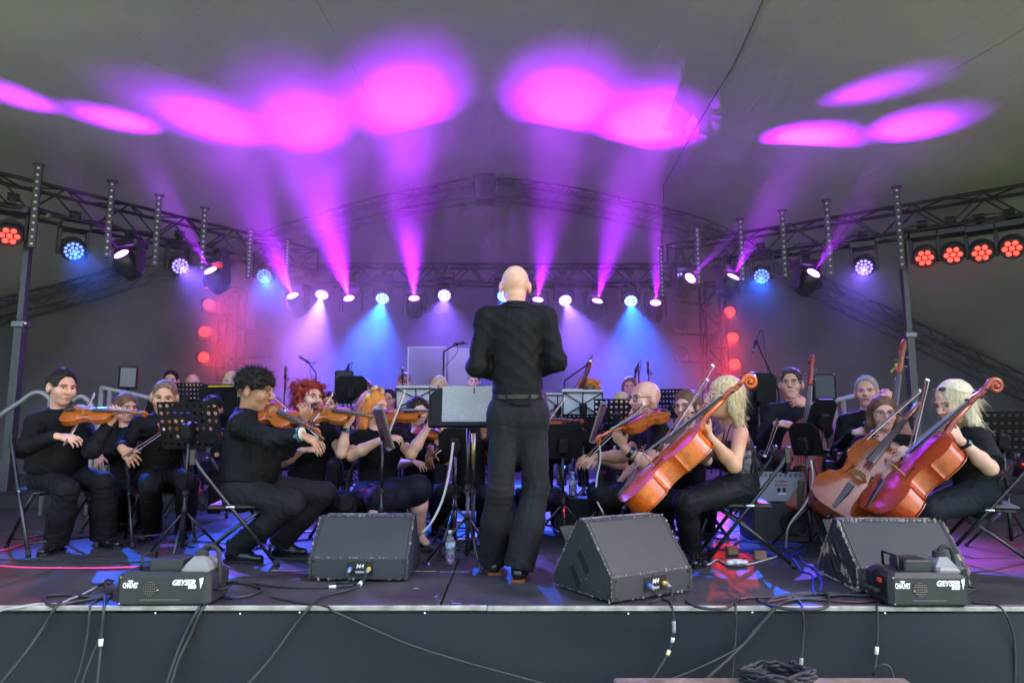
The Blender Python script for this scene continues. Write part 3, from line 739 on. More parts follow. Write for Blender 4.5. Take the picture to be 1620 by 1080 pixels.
def hair_mat(k):
    c, c2 = {'black': ((.005, .0045, .004), (.013, .011, .01)), 'dark': ((.01, .007, .005), (.032, .021, .015)), 'brown': ((.1, .05, .028), (.2, .11, .06)), 'grey': ((.2, .2, .2), (.42, .42, .42)), 'buzz': ((.13, .085, .06), (.24, .15, .1)),
             'red': ((.16, .014, .01), (.36, .04, .018)), 'ginger': ((.5, .14, .02), (.85, .34, .06)), 'blonde': ((.42, .29, .14), (.78, .64, .4)), 'platinum': ((.6, .48, .28), (.9, .82, .62)), 'greyblack': ((.02, .019, .019), (.085, .08, .08)), 'beard': ((.2, .06, .02), (.34, .12, .045))}[k]
    m = mat('hair_' + k, c2, .5, 0, spec=.25)
    if m.get('hair_done'): return m
    n, l, b = nodes_of(m); tc = n.new('ShaderNodeTexCoord'); mp = n.new('ShaderNodeMapping'); mp.inputs['Scale'].default_value = (90, 90, 7)
    nz = n.new('ShaderNodeTexNoise'); nz.inputs['Scale'].default_value = 1; nz.inputs['Detail'].default_value = 3; nz.inputs['Distortion'].default_value = 1.2
    rp = n.new('ShaderNodeValToRGB'); rp.color_ramp.elements[0].position = .38; rp.color_ramp.elements[1].position = .66
    rp.color_ramp.elements[0].color = (*c, 1); rp.color_ramp.elements[1].color = (*c2, 1)
    bp = n.new('ShaderNodeBump'); bp.inputs['Strength'].default_value = .6; bp.inputs['Distance'].default_value = .01
    l.new(tc.outputs['Object'], mp.inputs[0]); l.new(mp.outputs[0], nz.inputs['Vector']); l.new(nz.outputs['Fac'], rp.inputs[0]); l.new(rp.outputs[0], b.inputs['Base Color'])
    l.new(nz.outputs['Fac'], bp.inputs['Height']); l.new(bp.outputs[0], b.inputs['Normal']); m['hair_done'] = 1
    return m
EYEW = mat('eye_white', (.6, .57, .54), .25); EYED = mat('eye_dark', (.02, .015, .012), .2); LIPM = mat('lip_pink', (.42, .13, .11), .45); LIPR = mat('lip_red', (.45, .05, .06), .4); LIPN = mat('lip_pale', (.44, .2, .16), .5)
GLASSB = mat('spectacle_black', (.015, .015, .015), .3); GLASSW = mat('spectacle_white', (.75, .75, .75), .3); GLASSM = mat('spectacle_metal', (.3, .28, .26), .3, .8)

def hand(S, w, d, n, curl=.5, k=.006, sc=1.0, thumb=1, spread=.0):
    """palm and five fingers; d: towards the fingers, n: out of the back of the hand, thumb: side sign"""
    d = nrm(d); n = nrm(np.asarray(n, float) - d * np.dot(n, d)); l = np.cross(d, n) * thumb
    S.cap(w, w + d * .075 * sc, .028 * sc, .034 * sc, .012, (n, 1.9))
    S.cap(w + d * .06 * sc + l * .022 * sc, w + d * .06 * sc - l * .022 * sc, .02 * sc, None, .012, (n, 1.5))
    for i, (o, L, c) in enumerate(((.03, .9, 0), (.0105, 1.0, .05), (-.0095, .95, .1), (-.028, .78, .15))):
        p = w + (d * (.082 - abs(o) * .18) + l * o) * sc; a = (curl + c) * .8; dd = d + l * o * 7
        for q, (s_, r0, r1) in enumerate(((.04, .009, .0085), (.027, .0083, .0076), (.021, .0076, .0065))):
            v = nrm(dd) * math.cos(a) - n * math.sin(a); e = p + v * s_ * L * sc; S.cap(p, e, r0 * sc, r1 * sc, k); p = e; a += curl * .9 + .08
    p = w + (d * .02 + l * .024) * sc; v = nrm(d * .75 + l * .65 - n * .35)
    e = p + v * .05 * sc; S.cap(p, e, .0125 * sc, .0105 * sc, .01); S.cap(e, e + nrm(v - n * .5 + d * .3) * .032 * sc, .0105 * sc, .0085 * sc, .006)

def head_frame(yaw, pitch=0, roll=0):
    y, p = R(yaw), R(pitch); f = A(math.sin(y) * math.cos(p), -math.cos(y) * math.cos(p), -math.sin(p))
    r = nrm(np.cross(f, [0, 0, 1])); u = np.cross(r, f); q = R(roll)
    r, u = r * math.cos(q) + u * math.sin(q), u * math.cos(q) - r * math.sin(q)
    return np.stack([r, f, u], 1)                                   # columns: right, forward, up
PN = [0]
def strands(parent, V, Q, H, st, n, seed, m, sc):
    """loose locks over the hair mass: tapered ribbons combed along the head"""
    r = np.random.RandomState(seed + 900); N = normals(V, Q); i = r.randint(0, len(V), n); p, nn = V[i], N[i]
    ok = (nn @ H[:, 1] < .75) & ((nn[:, 2] < .55) | (st in ('short', 'curly', 'buzz', 'fringe', 'receding', 'curlylong'))); p, nn = p[ok], nn[ok]; n = len(p)
    L, lift, wd = {'short': (.026, .22, .002), 'fringe': (.026, .2, .002), 'receding': (.03, .15, .002), 'buzz': (.008, .5, .0016), 'curly': (.024, .7, .003), 'curlylong': (.05, .45, .0035), 'bob': (.07, .03, .0022), 'long': (.11, .03, .0022), 'tied': (.05, .08, .003), 'ponytail': (.05, .08, .003)}[st]
    flow = (A(0, 0, -1) - H[:, 1] * .3) if st in ('bob', 'long', 'curlylong') else (-H[:, 1] * .8 - H[:, 2] * .35)
    if st == 'short': flow = -H[:, 1] * .45 - H[:, 2] * .55
    d = flow - nn * (nn @ flow)[:, None] + r.normal(size=(n, 3)) * ({'curly': .9, 'curlylong': .7}.get(st, .22)); d /= np.linalg.norm(d, axis=1)[:, None] + 1e-9
    ln = (L * sc * r.uniform(.5, 1.3, n))[:, None]; sd = np.cross(d, nn); sd /= np.linalg.norm(sd, axis=1)[:, None] + 1e-9; w = (wd * r.uniform(.5, 1.2, n))[:, None]
    wob = sd * (np.sin(r.uniform(0, 6, n)) * (.35 if 'curly' in st else .1))[:, None] * ln
    a, b = p - nn * .002, p + d * ln * .5 + nn * (lift * ln * .5) + wob; c = p + d * ln + nn * (lift * ln * .6) + (A(0, 0, -1) * .15 * ln if L > .05 else 0)
    X = np.concatenate([a - sd * w / 2, a + sd * w / 2, b - sd * w / 2, b + sd * w / 2, c - sd * w * .1, c + sd * w * .1]); k = np.arange(n)
    o = np_obj('hair_strands', X, np.concatenate([np.stack([k, k + n, k + 3 * n, k + 2 * n], 1), np.stack([k + 2 * n, k + 3 * n, k + 5 * n, k + 4 * n], 1)]), m, parent); o['kind'] = 'stuff'
def person(label, Y, head, sh, pv, arms=None, legs=None, yaw=0, pitch=0, roll=0, sc=1.0, skin='fair', hair=('short', 'dark'), top='shirt', sleeve='long', bottom='trousers',
           topm=None, botm=None, glasses=None, lips=LIPN, beard=None, fine=.0072, female=False, build_=1.0, belly=0.0, hands=True, extra=None, shoes=True, group='players of the orchestra', chest=None, brows=True, base=None, tuck=False, hsz=1.0):
    """joints are (pixel x, pixel y, distance) of the photograph turned into points of the stage;
       sh = (right shoulder, left shoulder), arms = {'R': (elbow, wrist, hand dir, back-of-hand, curl), 'L': ...}, legs = {'R': (knee, ankle), ...}"""
    PN[0] += 1; seed = PN[0]
    J = lambda q: np.asarray(q, float) if isinstance(q, np.ndarray) else P(q[0], q[1], Y + (q[2] if len(q) > 2 else 0))
    hc, sR, sL, pv = J(head), J(sh[0]), J(sh[1]), J(pv)
    H = head_frame(yaw, pitch, roll); hs = sc * 1.06 * hsz
    T = lambda x, f, u: hc + H @ (A(x, f, u) * hs)
    mid = (sR + sL) / 2; up = nrm(mid - pv); lat = nrm(sR - sL); fw = nrm(np.cross(up, lat)); far = fine > .0085
    org = np.asarray(base if base is not None else A(pv[0], pv[1], 0), float)
    t = thing('person', label, 'person', org, 0, group)
    skm = skin_mat(skin); hm = hair_mat(hair[1])
    # ---- skin
    S = SDF()
    S.ell(T(0, -.012, .028), A(.077, .098, .09) * hs, H, .02).ell(T(0, .022, -.045), A(.058, .07, .074) * hs, H, .03)
    S.ell(T(0, .058, -.093), A(.028, .024, .02) * hs, H, .025)
    for s_ in (-1, 1):
        S.ell(T(s_ * .04, .06, -.022), A(.026, .03, .028) * hs, H, .025)
        S.ell(T(s_ * .031, .1, .01), A(.02, .018, .011) * hs, H, .014, True)
        S.cap(T(s_ * .012, .09, .03), T(s_ * .05, .076, .03), .009 * hs, .008 * hs, .012)
        S.ell(T(s_ * .081, -.008, -.006), A(.013, .021, .036) * hs, H, .006)
        S.ell(T(s_ * .012, .104, -.024), A(.009, .011, .009) * hs, H, .008)
    S.cap(T(0, .088, .022), T(0, .117, -.019), .0085 * hs, .012 * hs, .008)
    S.cap(T(-.02, .083, -.056), T(.02, .083, -.056), .011 * hs, None, .012)
    nb = mid + up * .042 * sc + (hc - mid) * .08
    S.cap(nb - up * .05, T(0, -.025, -.07), .058 * sc * (.88 if female else 1), .05 * sc * (.9 if female else 1), .03)
    S.cap(sR * .8 + sL * .2 - up * .01, sL * .8 + sR * .2 - up * .01, .052 * sc, None, .05, (fw, 1.25))
    S.cap(mid - up * .04, mid - up * .2, .105 * sc, .1 * sc, .05, (fw, 1.5))
    if arms:
        for k, v in arms.items():
            s0 = sR if k == 'R' else sL; e, w = J(v[0]), J(v[1]); g = 1.0 if not female else .9
            g2 = g * (.7 if sleeve == 'long' and top != 'camisole' else 1.0)
            S.cap(s0, e, .047 * sc * g2 * build_, .04 * sc * g2 * build_, .03); S.cap(e, e + (w - e) * .35, .041 * sc * g2 * build_, .043 * sc * g2 * build_, .02); S.cap(e + (w - e) * .35, w, .043 * sc * g2 * build_, .026 * sc * g, .02)
            if hands: hand(S, w + nrm(v[2]) * .012, v[2], v[3], v[4] if len(v) > 4 else .5, .003, sc * (.9 if female else 1.0), v[5] if len(v) > 5 else (-1 if k == 'R' else 1))
    if bottom == 'skirt' and legs:
        for k, v in legs.items():
            kn, an = J(v[0]), J(v[1]); S.cap(kn + (pv - kn) * .4, kn, .075 * sc * build_, .06 * sc * build_, .03); S.cap(kn, kn + (an - kn) * .35, .058 * sc * build_, .062 * sc * build_, .03); S.cap(kn + (an - kn) * .35, an, .06 * sc * build_, .036 * sc, .03)
            td = nrm(fw * A(1, 1, 0) + A(0, -.35, 0)); S.cap(an - A(0, 0, .03), an - A(0, 0, .055) + td * .13, .036, .03, .02, (A(0, 0, 1), 1.35))
    V, Q = S.mesh(fine)
    np_obj('body', V - org, Q, skm, t)
    # ---- face
    if brows:
        for s_ in (-1, 1):
            ey = MB().ell(T(s_ * .031, .0765, .009), A(.0125, .0105, .0068) * hs, H, 10, 6).build('eye', EYEW if not far else EYED, t, True, org)
            if not far: MB().ell(T(s_ * .031, .0845, .0085), A(.006, .004, .006) * hs, H, 8, 6).build('iris', EYED, ey, True, org)
            MB().tube([T(s_ * .014, .0985, .028), T(s_ * .032, .0965, .034), T(s_ * .05, .083, .029)], [.0025 * hs, .003 * hs, .0014 * hs], 5).build('eyebrow', hm if hair[1] not in ('platinum', 'red', 'ginger') else hair_mat('brown'), t, True, org)
            MB().tube([T(s_ * .018, .0915, .013), T(s_ * .031, .0925, .0185), T(s_ * .046, .083, .013)], .0014 * hs, 5).build('eyelid', EYED, t, True, org)
        MB().tube([T(-.022, .085, -.057), T(-.01, .0955, -.054), T(0, .097, -.056), T(.01, .0955, -.054), T(.022, .085, -.057)], [.003, .006, .0065, .006, .003], 6).build('lips', lips, t, True, org)
    # ---- hair
    Hh = SDF(); st = hair[0]; hh = fine
    if st in ('short', 'buzz', 'fringe', 'receding'):
        th = {'short': .014, 'buzz': .002, 'fringe': .013, 'receding': .012}[st]
        Hh.ell(T(0, -.016, .03), A(.0775 + th * .35, .097 + th * .5, .088 + th * .4) * hs, H, .01); Hh.ell(T(0, .0, .062), A(.06 + th * .7, .083 + th, .056 + th * 1.3) * hs, H, .03)
        Hh.ell(T(0, .114, .024), A(.09, .062 if st != 'receding' else .085, .09) * hs, H, .008, True); Hh.ell(T(0, .03, -.1), A(.13, .09, .085) * hs, H, .012, True)
        for s_ in (-1, 1): Hh.ell(T(s_ * .08, .002, -.012), A(.022, .028, .038) * hs, H, .008, True)
    elif st == 'curly':
        Hh.ell(T(0, -.018, .05), A(.09, .108, .088) * hs, H, .02); rr = np.random.RandomState(3)
        for q in range(90):
            a, b = rr.uniform(0, 6.283), rr.uniform(-.25, 1); c = math.sqrt(max(0, 1 - b * b)); Hh.ell(T(math.cos(a) * c * .088, -.015 + math.sin(a) * c * .106, .048 + b * .085), A(.017, .017, .017) * hs, None, .004)
        Hh.ell(T(0, .11, -.028), A(.09, .06, .09) * hs, H, .01, True); Hh.ell(T(0, .04, -.1), A(.13, .085, .085) * hs, H, .012, True)
    elif st != 'bald':
        L = {'long': .3, 'bob': .13, 'curlylong': .2, 'ponytail': .02, 'tied': .03}[st]; wdt = .1 if st == 'curlylong' else .084
        Hh.ell(T(0, -.02, .034), A(.086, .106, .1) * hs, H, .015)
        if L > .1:
            for s_ in (-1, 1):
                dn = A(0, 0, -1) * L * sc
                Hh.cap(T(s_ * .072, -.01, .02), T(s_ * .083, -.02, -.05) + dn * .25, .028 * hs, .03 * hs, .03); Hh.cap(T(s_ * .08, -.02, -.05) + dn * .25, T(s_ * .075, -.045, -.05) + dn, .032 * hs, .016 * hs, .03)
            Hh.cap(T(0, -.06, 0), T(0, -.075, -.06) + A(0, 0, -1) * L * sc * .85, .075 * hs, .05 * hs, .04, (H[:, 1], 1.5))
            if st == 'curlylong':
                rr = np.random.RandomState(5)
                for q in range(150):
                    a = rr.uniform(-.5, 3.64); z = rr.uniform(-.2, .1); ra = .1 + .02 * rr.rand() + max(0, -z) * .12; Hh.ell(T(math.cos(a) * ra, -.012 - math.sin(a) * ra * .95, z), A(.02, .02, .024) * hs, None, .005)
                for q in range(40):
                    a = rr.uniform(0, 6.28); c = rr.uniform(.3, 1); Hh.ell(T(math.cos(a) * .085 * c, -.02 + math.sin(a) * .1 * c, .045 + .085 * math.sqrt(max(0, 1 - c * c * .9))), A(.02, .02, .018) * hs, None, .005)
        else:
            for s_ in (-1, 1): Hh.cap(T(s_ * .072, .01, .03), T(s_ * .07, -.05, -.04), .02 * hs, .02 * hs, .02)
            Hh.ell(T(0, -.12, -.01), A(.04, .04, .045) * hs, H, .02)
        Hh.ell(T(0, .112, -.03), A(.066, .078, .1) * hs, H, .012, True); Hh.ell(T(0, .06, -.115), A(.07, .1, .085) * hs, H, .015, True)
    if Hh.pr:
        V, Q = Hh.mesh(hh, 1)
        if st not in ('buzz',): V = folds(V, Q, .005 if st not in ('curly', 'curlylong') else .008, 90 if st not in ('curly', 'curlylong') else 120, seed, base=.9, dirs=H[:, 0])
        ho = np_obj('hair', V - org, Q, hm, t)
        strands(ho, V - org, Q, H, st, (300 if far else 2600), seed, hm, sc)
    if beard:
        B = SDF(); B.ell(T(0, .024, -.05), A(.064, .074, .078) * hs, H, .02).ell(T(0, .06, -.094), A(.034, .03, .026) * hs, H, .02)
        B.ell(T(0, .075, .03), A(.075, .075, .068) * hs, H, .012, True); B.ell(T(0, .1, -.053), A(.018, .03, .008) * hs, H, .006, True)
        V, Q = B.mesh(fine, 1); np_obj('beard', folds(V, Q, .003, 150, seed, base=1) - org, Q, hair_mat(beard), t)
    if glasses is not None:
        g = SDF(); mb = MB()
        for s_ in (-1, 1):
            c = T(s_ * .034, .104, .008)
            mb.tube([c + H @ (A(math.cos(a) * .026, -abs(math.cos(a)) * .004, math.sin(a) * .019) * hs) for a in np.linspace(0, 2 * math.pi, 14, endpoint=False)], .0026, 5, True)
            mb.tube([T(s_ * .06, .1, .012), T(s_ * .082, .07, .014), T(s_ * .085, -.01, .01)], .0024, 5)
        mb.tube([T(-.01, .104, .01), T(0, .108, .014), T(.01, .104, .01)], .0024, 5).build('glasses', glasses, t, True, org)
    # ---- top
    C = SDF(); b = build_ * sc; tm = topm or (SHIRT if top == 'shirt' else SHIRT2)
    ch = mid - up * .07 * sc; sr = .068 * b
    if top == 'camisole':
        C.cap(ch - up * .07, pv + up * .02, .128 * b, .15 * b, .05, (fw, 1.3))
        for s_ in (-1, 1): C.ell(ch - up * .07 + fw * .075 + lat * s_ * .07, A(.07, .07, .07) * b, None, .04)
        C.ell(mid + up * .06, A(.25, .25, .085), None, .02, True)
    else:
        C.cap(sR - lat * .02 * b, sL + lat * .02 * b, sr * .95, None, .05); C.cap(nb - up * .045, sR - up * .0, .055 * sc, .06 * sc, .05); C.cap(nb - up * .045, sL, .055 * sc, .06 * sc, .05); C.cap(ch, pv + up * (.05 if tuck else -.03), .142 * b, (.138 + belly * .25) * b, .06, (fw, 1.3), 1)
        if belly: C.ell(pv + up * .14 + fw * .06, A(.13, .13, .13) * b * (1 + belly), None, .08)
        if female:
            for s_ in (-1, 1): C.ell(ch - up * .06 + fw * .08 + lat * s_ * .07, A(.072, .072, .072) * b, None, .05)
        if top == 'shirt': C.cap(nb - up * .05 + fw * .004, nb - up * .006, .07 * sc, .06 * sc, .02, None, 1)
        C.cap(nb + up * .0, nb + up * .2 + fw * .02, .062 * sc if top == 'shirt' else .075 * sc, None, .008, None, 0, True) if top != 'shirt' else None
        if arms and sleeve != 'none':
            for k, v in arms.items():
                s0 = sR if k == 'R' else sL; e, w = J(v[0]), J(v[1])
                if sleeve == 'long':
                    C.cap(s0, e, .064 * b, .054 * b, .03); C.cap(e, w, .056 * b, .04 * b, .03, None, 1)
                elif sleeve == 'elbow':
                    C.cap(s0, s0 + (e - s0) * .9, .07 * b, .078 * b, .03, None, 1)
                else: C.cap(s0, s0 + (e - s0) * .62, .066 * b, .066 * b, .03, None, 1)
    V, Q = C.mesh(max(.0085, fine * 1.2))
    jt = [(pv + up * .1, .15, nrm(up + lat * .25))] + ([(J(v[0]), .085, nrm(J(v[1]) - J(v[0]))) for v in arms.values()] if arms else []) + [(sR - lat * .06 - up * .05, .09, nrm(lat - up * .8)), (sL + lat * .06 - up * .05, .09, nrm(-lat - up * .8))]
    if extra and 'fold' in extra: V = folds(V, Q, *extra['fold'], seed, jt, .5, nrm(lat + up * .35))
    else: V = folds(V, Q, .012, 58, seed, jt, .36)
    top_o = np_obj({'shirt': 'shirt', 'camisole': 'camisole_top'}.get(top, 'top'), V - org, Q, tm, t)
    if top == 'shirt':
        na = nrm(T(0, -.025, -.07) - nb); v_, f_ = [], []; rr = .069 * sc; m_ = 24
        for i in range(m_ + 1):
            a = R(14 + 332 * i / m_); e = math.exp(-(min(i, m_ - i) / 2.6) ** 2); dr = fw * math.cos(a) + lat * math.sin(a); bk = .5 - .5 * math.cos(a)
            v_ += [nb + dr * rr - na * .012, nb + dr * rr * .97 + na * (.026 + .014 * bk), nb + dr * (rr + .004) + na * (.027 + .014 * bk), nb + dr * (rr + .016) + na * (.002 - .034 * e) + fw * .012 * e + lat * (.014 if i > m_ / 2 else -.014) * -e]
        for i in range(m_):
            for k in range(3): f_.append((i * 4 + k, i * 4 + 4 + k, i * 4 + 5 + k, i * 4 + 1 + k))
        mesh_obj('collar', np.array(v_) - org, f_, tm, t, True)
        pk = MB()
        for q in range(5): pk.ell(ch + fw * (.142 * b / 1.3 + .004) - up * (.02 + q * .085), A(.005, .005, .005), None, 6, 4)
        if not far: pk.build('buttons', PLAST, top_o, True, org)['kind'] = 'stuff'
    # ---- bottom
    if bottom and legs:
        Bm = SDF(); hR, hL = pv + lat * .072 * sc, pv - lat * .072 * sc; bm_ = botm or TROUS; jt = [(pv, .15)]
        Bm.cap(hR, hL, .102 * b, None, .05, (up, .85)); 
        if bottom == 'skirt':
            ks = [J(v[0]) for v in legs.values()]; c = sum(ks) / len(ks)
            for kk, h0 in zip(ks, (hR, hL)): Bm.cap(h0, kk + (kk - h0) * .03, .105 * b, .085 * b, .08); Bm.cap(kk + A(0, 0, -.01), kk + A(0, 0, -.05) - nrm(fw) * .05, .085 * b, .09 * b, .05, None, 1)
            Bm.cap(pv, c - (c - pv) * .1 + A(0, 0, -.03), .1 * b, .08 * b, .08); Bm.cap(c * .5 + pv * .5, c * .5 + pv * .5 + A(0, 0, -.16), .1, .12, .08, None, 1)
        else:
            for k, v in legs.items():
                h0 = hR if k == 'R' else hL; kn, an = J(v[0]), J(v[1]); jt += [(kn, .11, nrm(an - kn)), (an, .11, nrm(an - kn)), (h0 + (kn - h0) * .25, .12, nrm(kn - h0 + up * .2))]; wide = v[2] if len(v) > 2 else 1.0
                Bm.cap(h0, kn, .092 * b, .068 * b, .04); Bm.cap(kn, kn + (an - kn) * .5, .07 * b, .066 * b * wide, .03); Bm.cap(kn + (an - kn) * .45, an + nrm(an - kn) * .03, .066 * b * wide, .064 * b * wide, .02, None, 1)
        V, Q = Bm.mesh(max(.0095, fine * 1.3)); V = folds(V, Q, *((extra or {}).get('legfold') or (.0125, 48)), seed + 50, jt, .34, lat if (extra or {}).get('legfold') else None)
        if base is None or True: V[:, 2] = np.maximum(V[:, 2], .012)
        np_obj('skirt' if bottom == 'skirt' else 'trousers', V - org, Q, bm_, t)
    if shoes and legs and bottom != 'skirt':
        for k, v in legs.items():
            an = J(v[1]); td = nrm((v[3] if len(v) > 3 else fw) * A(1, 1, 0)); g = an - A(0, 0, an[2]); S2 = SDF()
            S2.cap(g - td * .045 + A(0, 0, .045), g + td * .07 + A(0, 0, .04), .04, .042, .02); S2.cap(g + td * .06 + A(0, 0, .034), g + td * .165 + A(0, 0, .028), .041, .03, .03, (A(0, 0, 1), 1.25)); S2.cap(g + A(0, 0, .05), an + A(0, 0, .02), .044, .042, .03)
            V, Q = S2.mesh(max(.01, fine)); V[:, 2] = np.maximum(V[:, 2], .014); sh_ = np_obj('shoe', V - org, Q, LEATHER, t)
            so = MB(); so.prism([(-.038, -.075), (.038, -.075), (.043, .06), (.035, .17), (.0, .2), (-.035, .17), (-.043, .06)], .001, .016, np.stack([np.cross(td, [0, 0, 1]), td, A(0, 0, 1)], 1), g)
            so.build('sole', LEATHER if not (extra and extra.get('heel')) else BROWNL, sh_, False, org)
    t['seedn'] = seed
    return dict(t=t, T=T, H=H, org=org, hc=hc, J=J, fw=fw, up=up, lat=lat, mid=mid, pv=pv)
def wrist_band(pp, a, b, f, material, wdt=.02, r=.034, name='wristwatch', face=None):
    """a band round the forearm a fraction f from elbow a to wrist b"""
    a, b = pp['J'](a), pp['J'](b); c = a + (b - a) * f; d = nrm(b - a); M = np.array(Vector(d).to_track_quat('Z', 'Y').to_matrix())
    o = MB().lathe([(r, -wdt / 2), (r + .004, -wdt / 2), (r + .004, wdt / 2), (r, wdt / 2)], 18, M, c).build(name, material, pp['t'], 'edge', pp['org'])
    if face is not None:
        n = nrm(np.asarray(face, float) - d * np.dot(face, d)); l = np.cross(d, n)
        MB().rbox(c + n * (r + .006), (.03, .034, .01), .004, np.stack([l, d, n], 1)).build('watch_case', PLAST, o, False, pp['org'])
        MB().box(c + n * (r + .0117), (.022, .026, .002), np.stack([l, d, n], 1)).build('watch_face', mat('watch_screen', (.1, .22, .32), .15), o, False, pp['org'])
    return o

# ================================================================ STRINGED INSTRUMENTS
def wood(name, c1, c2, rough=.24, coat=.7):
    m = mat(name, c1, rough, 0, coat=coat)
    if m.get('wd'): return m
    n, l, b = nodes_of(m); tc = n.new('ShaderNodeTexCoord'); w = n.new('ShaderNodeTexWave'); w.inputs['Scale'].default_value = 16; w.inputs['Distortion'].default_value = 7; w.inputs['Detail'].default_value = 3; w.inputs['Detail Scale'].default_value = 1.5
    nz = n.new('ShaderNodeTexNoise'); nz.inputs['Scale'].default_value = 5; nz.inputs['Detail'].default_value = 4
    mx = n.new('ShaderNodeMixRGB'); mx.inputs[0].default_value = .78; rp = n.new('ShaderNodeValToRGB'); rp.color_ramp.elements[0].position = .25; rp.color_ramp.elements[1].position = .7
    rp.color_ramp.elements[0].color = (*c2, 1); rp.color_ramp.elements[1].color = (*c1, 1)
    l.new(tc.outputs['Object'], w.inputs['Vector']); l.new(tc.outputs['Object'], nz.inputs['Vector']); l.new(w.outputs[0], mx.inputs[1]); l.new(nz.outputs['Fac'], mx.inputs[2]); l.new(mx.outputs[0], rp.inputs[0]); l.new(rp.outputs[0], b.inputs['Base Color']); m['wd'] = 1
    return m
EBONY = mat('ebony', (.018, .016, .016), .3, spec=.6); MAPLE = mat('bridge_maple', (.42, .22, .08), .5); SILV = mat('string_silver', (.3, .3, .32), .4, .6); PURFL = mat('f_hole_dark', (.012, .006, .004), .8)
HALF = [(.02, 0), (.3, .003), (.5, .012), (.68, .03), (.82, .06), (.93, .11), (.99, .17), (1.0, .21), (.985, .26), (.93, .31), (.87, .345), (.845, .362), (.87, .375), (.78, .382), (.66, .405), (.585, .45), (.555, .5), (.56, .55), (.6, .6), (.66, .632), (.735, .65), (.715, .662), (.735, .69), (.775, .74), (.79, .79), (.775, .85), (.72, .905), (.61, .95), (.45, .98), (.28, .994), (.14, 1.0)]
HALFB = HALF[:21] + [(.70, .662), (.70, .69), (.69, .73), (.64, .79), (.55, .85), (.43, .905), (.31, .95), (.22, .98), (.17, .994), (.13, 1.0)]
SPEC = {'violin': (.356, .104, .032, .016, .036, .13, HALF), 'viola': (.41, .12, .038, .018, .042, .148, HALF), 'cello': (.755, .22, .135, .026, .09, .28, HALF), 'bass': (.9, .285, .17, .03, .13, .33, HALFB)}
def instrument(kind, label, bottom, scroll, face, w1, w2, endpin=None, group=None, name=None, stand_z=0.0):
    """bottom: end of the body at the tailpiece, scroll: tip of the head, face: way the top plate looks"""
    Lb, W, rib, arch, bh, neck, half = SPEC[kind]; k = Lb / .755
    t = thing(name or {'bass': 'double_bass'}.get(kind, kind), label, {'bass': 'double bass'}.get(kind, kind), bottom, 0, group)
    y = nrm(np.asarray(scroll) - bottom); z = nrm(np.asarray(face, float) - y * np.dot(face, y)); x = np.cross(y, z)
    tot = Lb + neck * 1.62 + (.043 * k + .004) * 1.85; t.scale = (np.linalg.norm(np.asarray(scroll) - bottom) / tot,) * 3
    M4 = Matrix(((x[0], y[0], z[0], 0), (x[1], y[1], z[1], 0), (x[2], y[2], z[2], 0), (0, 0, 0, 1))); t.rotation_euler = M4.to_euler()
    wm = wood('varnish_%s' % t.name, w1, w2, *((.42, .15) if kind == 'bass' else (.26, .6))); wr = wood('ribs_%s' % t.name, tuple(min(1, c * 1.2) for c in w1), tuple(c * .6 for c in w1))
    rows = [(w * W, q * Lb) for w, q in half]; out = [(w, q) for w, q in rows] + [(-w, q) for w, q in rows[::-1]]
    z0, z1 = 0.0, rib
    MB().prism([(a * .965, b * .985 + Lb * .0075) for a, b in out], z0, z1).build('ribs', wr, t, 'edge')
    def plate(zb, s, th):
        mb = MB(); n = 10; vs_ = []; fs = []
        for w, q in rows:
            g = (1 - (2 * q / Lb - 1) ** 8) ** .5 if 0 < q < Lb else 0
            for i in range(n + 1):
                u = -1 + 2 * i / n; vs_.append((w * 1.02 * u, q * 1.012 - Lb * .006, zb + s * (th + arch * g * max(0, 1 - abs(u) ** 2.4) ** 1.1 * min(1, w / (W * .6)))))
        for r in range(len(rows) - 1):
            for i in range(n): a = r * (n + 1) + i; f = (a, a + 1, a + n + 2, a + n + 1); fs.append(f if s > 0 else f[::-1])
        mb.add(vs_, fs); o2 = [(a * 1.02, b * 1.012 - Lb * .006) for a, b in out]; m_ = len(o2)
        mb.add([(a, b, zb) for a, b in o2] + [(a, b, zb + s * th) for a, b in o2], [(i, (i + 1) % m_, m_ + (i + 1) % m_, m_ + i) if s > 0 else (i, m_ + i, m_ + (i + 1) % m_, (i + 1) % m_) for i in range(m_)])
        return mb
    tp = plate(z1, 1, .006 * k + .001).build('top_plate', wm, t, 'edge'); plate(z0, -1, .006 * k + .001).build('back_plate', wm, t, 'edge')
    zt = z1 + .006 * k + arch + .001
    bh_ = bh
    for s in (-1, 1):                                                  # f-holes: S-shaped slots with round ends
        pts = [(s * W * (.36 + .03), Lb * .545), (s * W * .335, Lb * .555), (s * W * .33, Lb * .53), (s * W * .38, Lb * .48), (s * W * .43, Lb * .43), (s * W * .5, Lb * .385), (s * W * .515, Lb * .37), (s * W * .5, Lb * .358), (s * W * .455, Lb * .365)]
        zz = lambda a: z1 + .007 * k + .001 + arch * max(0, 1 - (abs(a) / (W * .62)) ** 2.4) ** 1.1 * .93
        MB().tube(smoothpath([(a, b, zz(a)) for a, b in pts], 4), [.0035 * k + .0012] * (8 * 4 + 1), 6).build('f_hole', PURFL, tp, True)
    yb, ynut = Lb * .455, Lb + neck; zn = z1 + .03 * k + .004
    mb = MB()
    MB().prism([(-.06 * k - .006, 0), (-.035 * k, .012 * k), (0, .02 * k), (.035 * k, .012 * k), (.06 * k + .006, 0), (.05 * k, bh * .55), (.04 * k, bh), (0, bh * 1.08), (-.04 * k, bh), (-.05 * k, bh * .55)], -.003 * k, .003 * k, np.array([[1, 0, 0], [0, 0, 1], [0, 1, 0.]]), (0, yb, zt - .006 * k)).build('bridge', MAPLE, t)
    fb0 = Lb * .64; zf0 = zt + bh * .62
    v = []
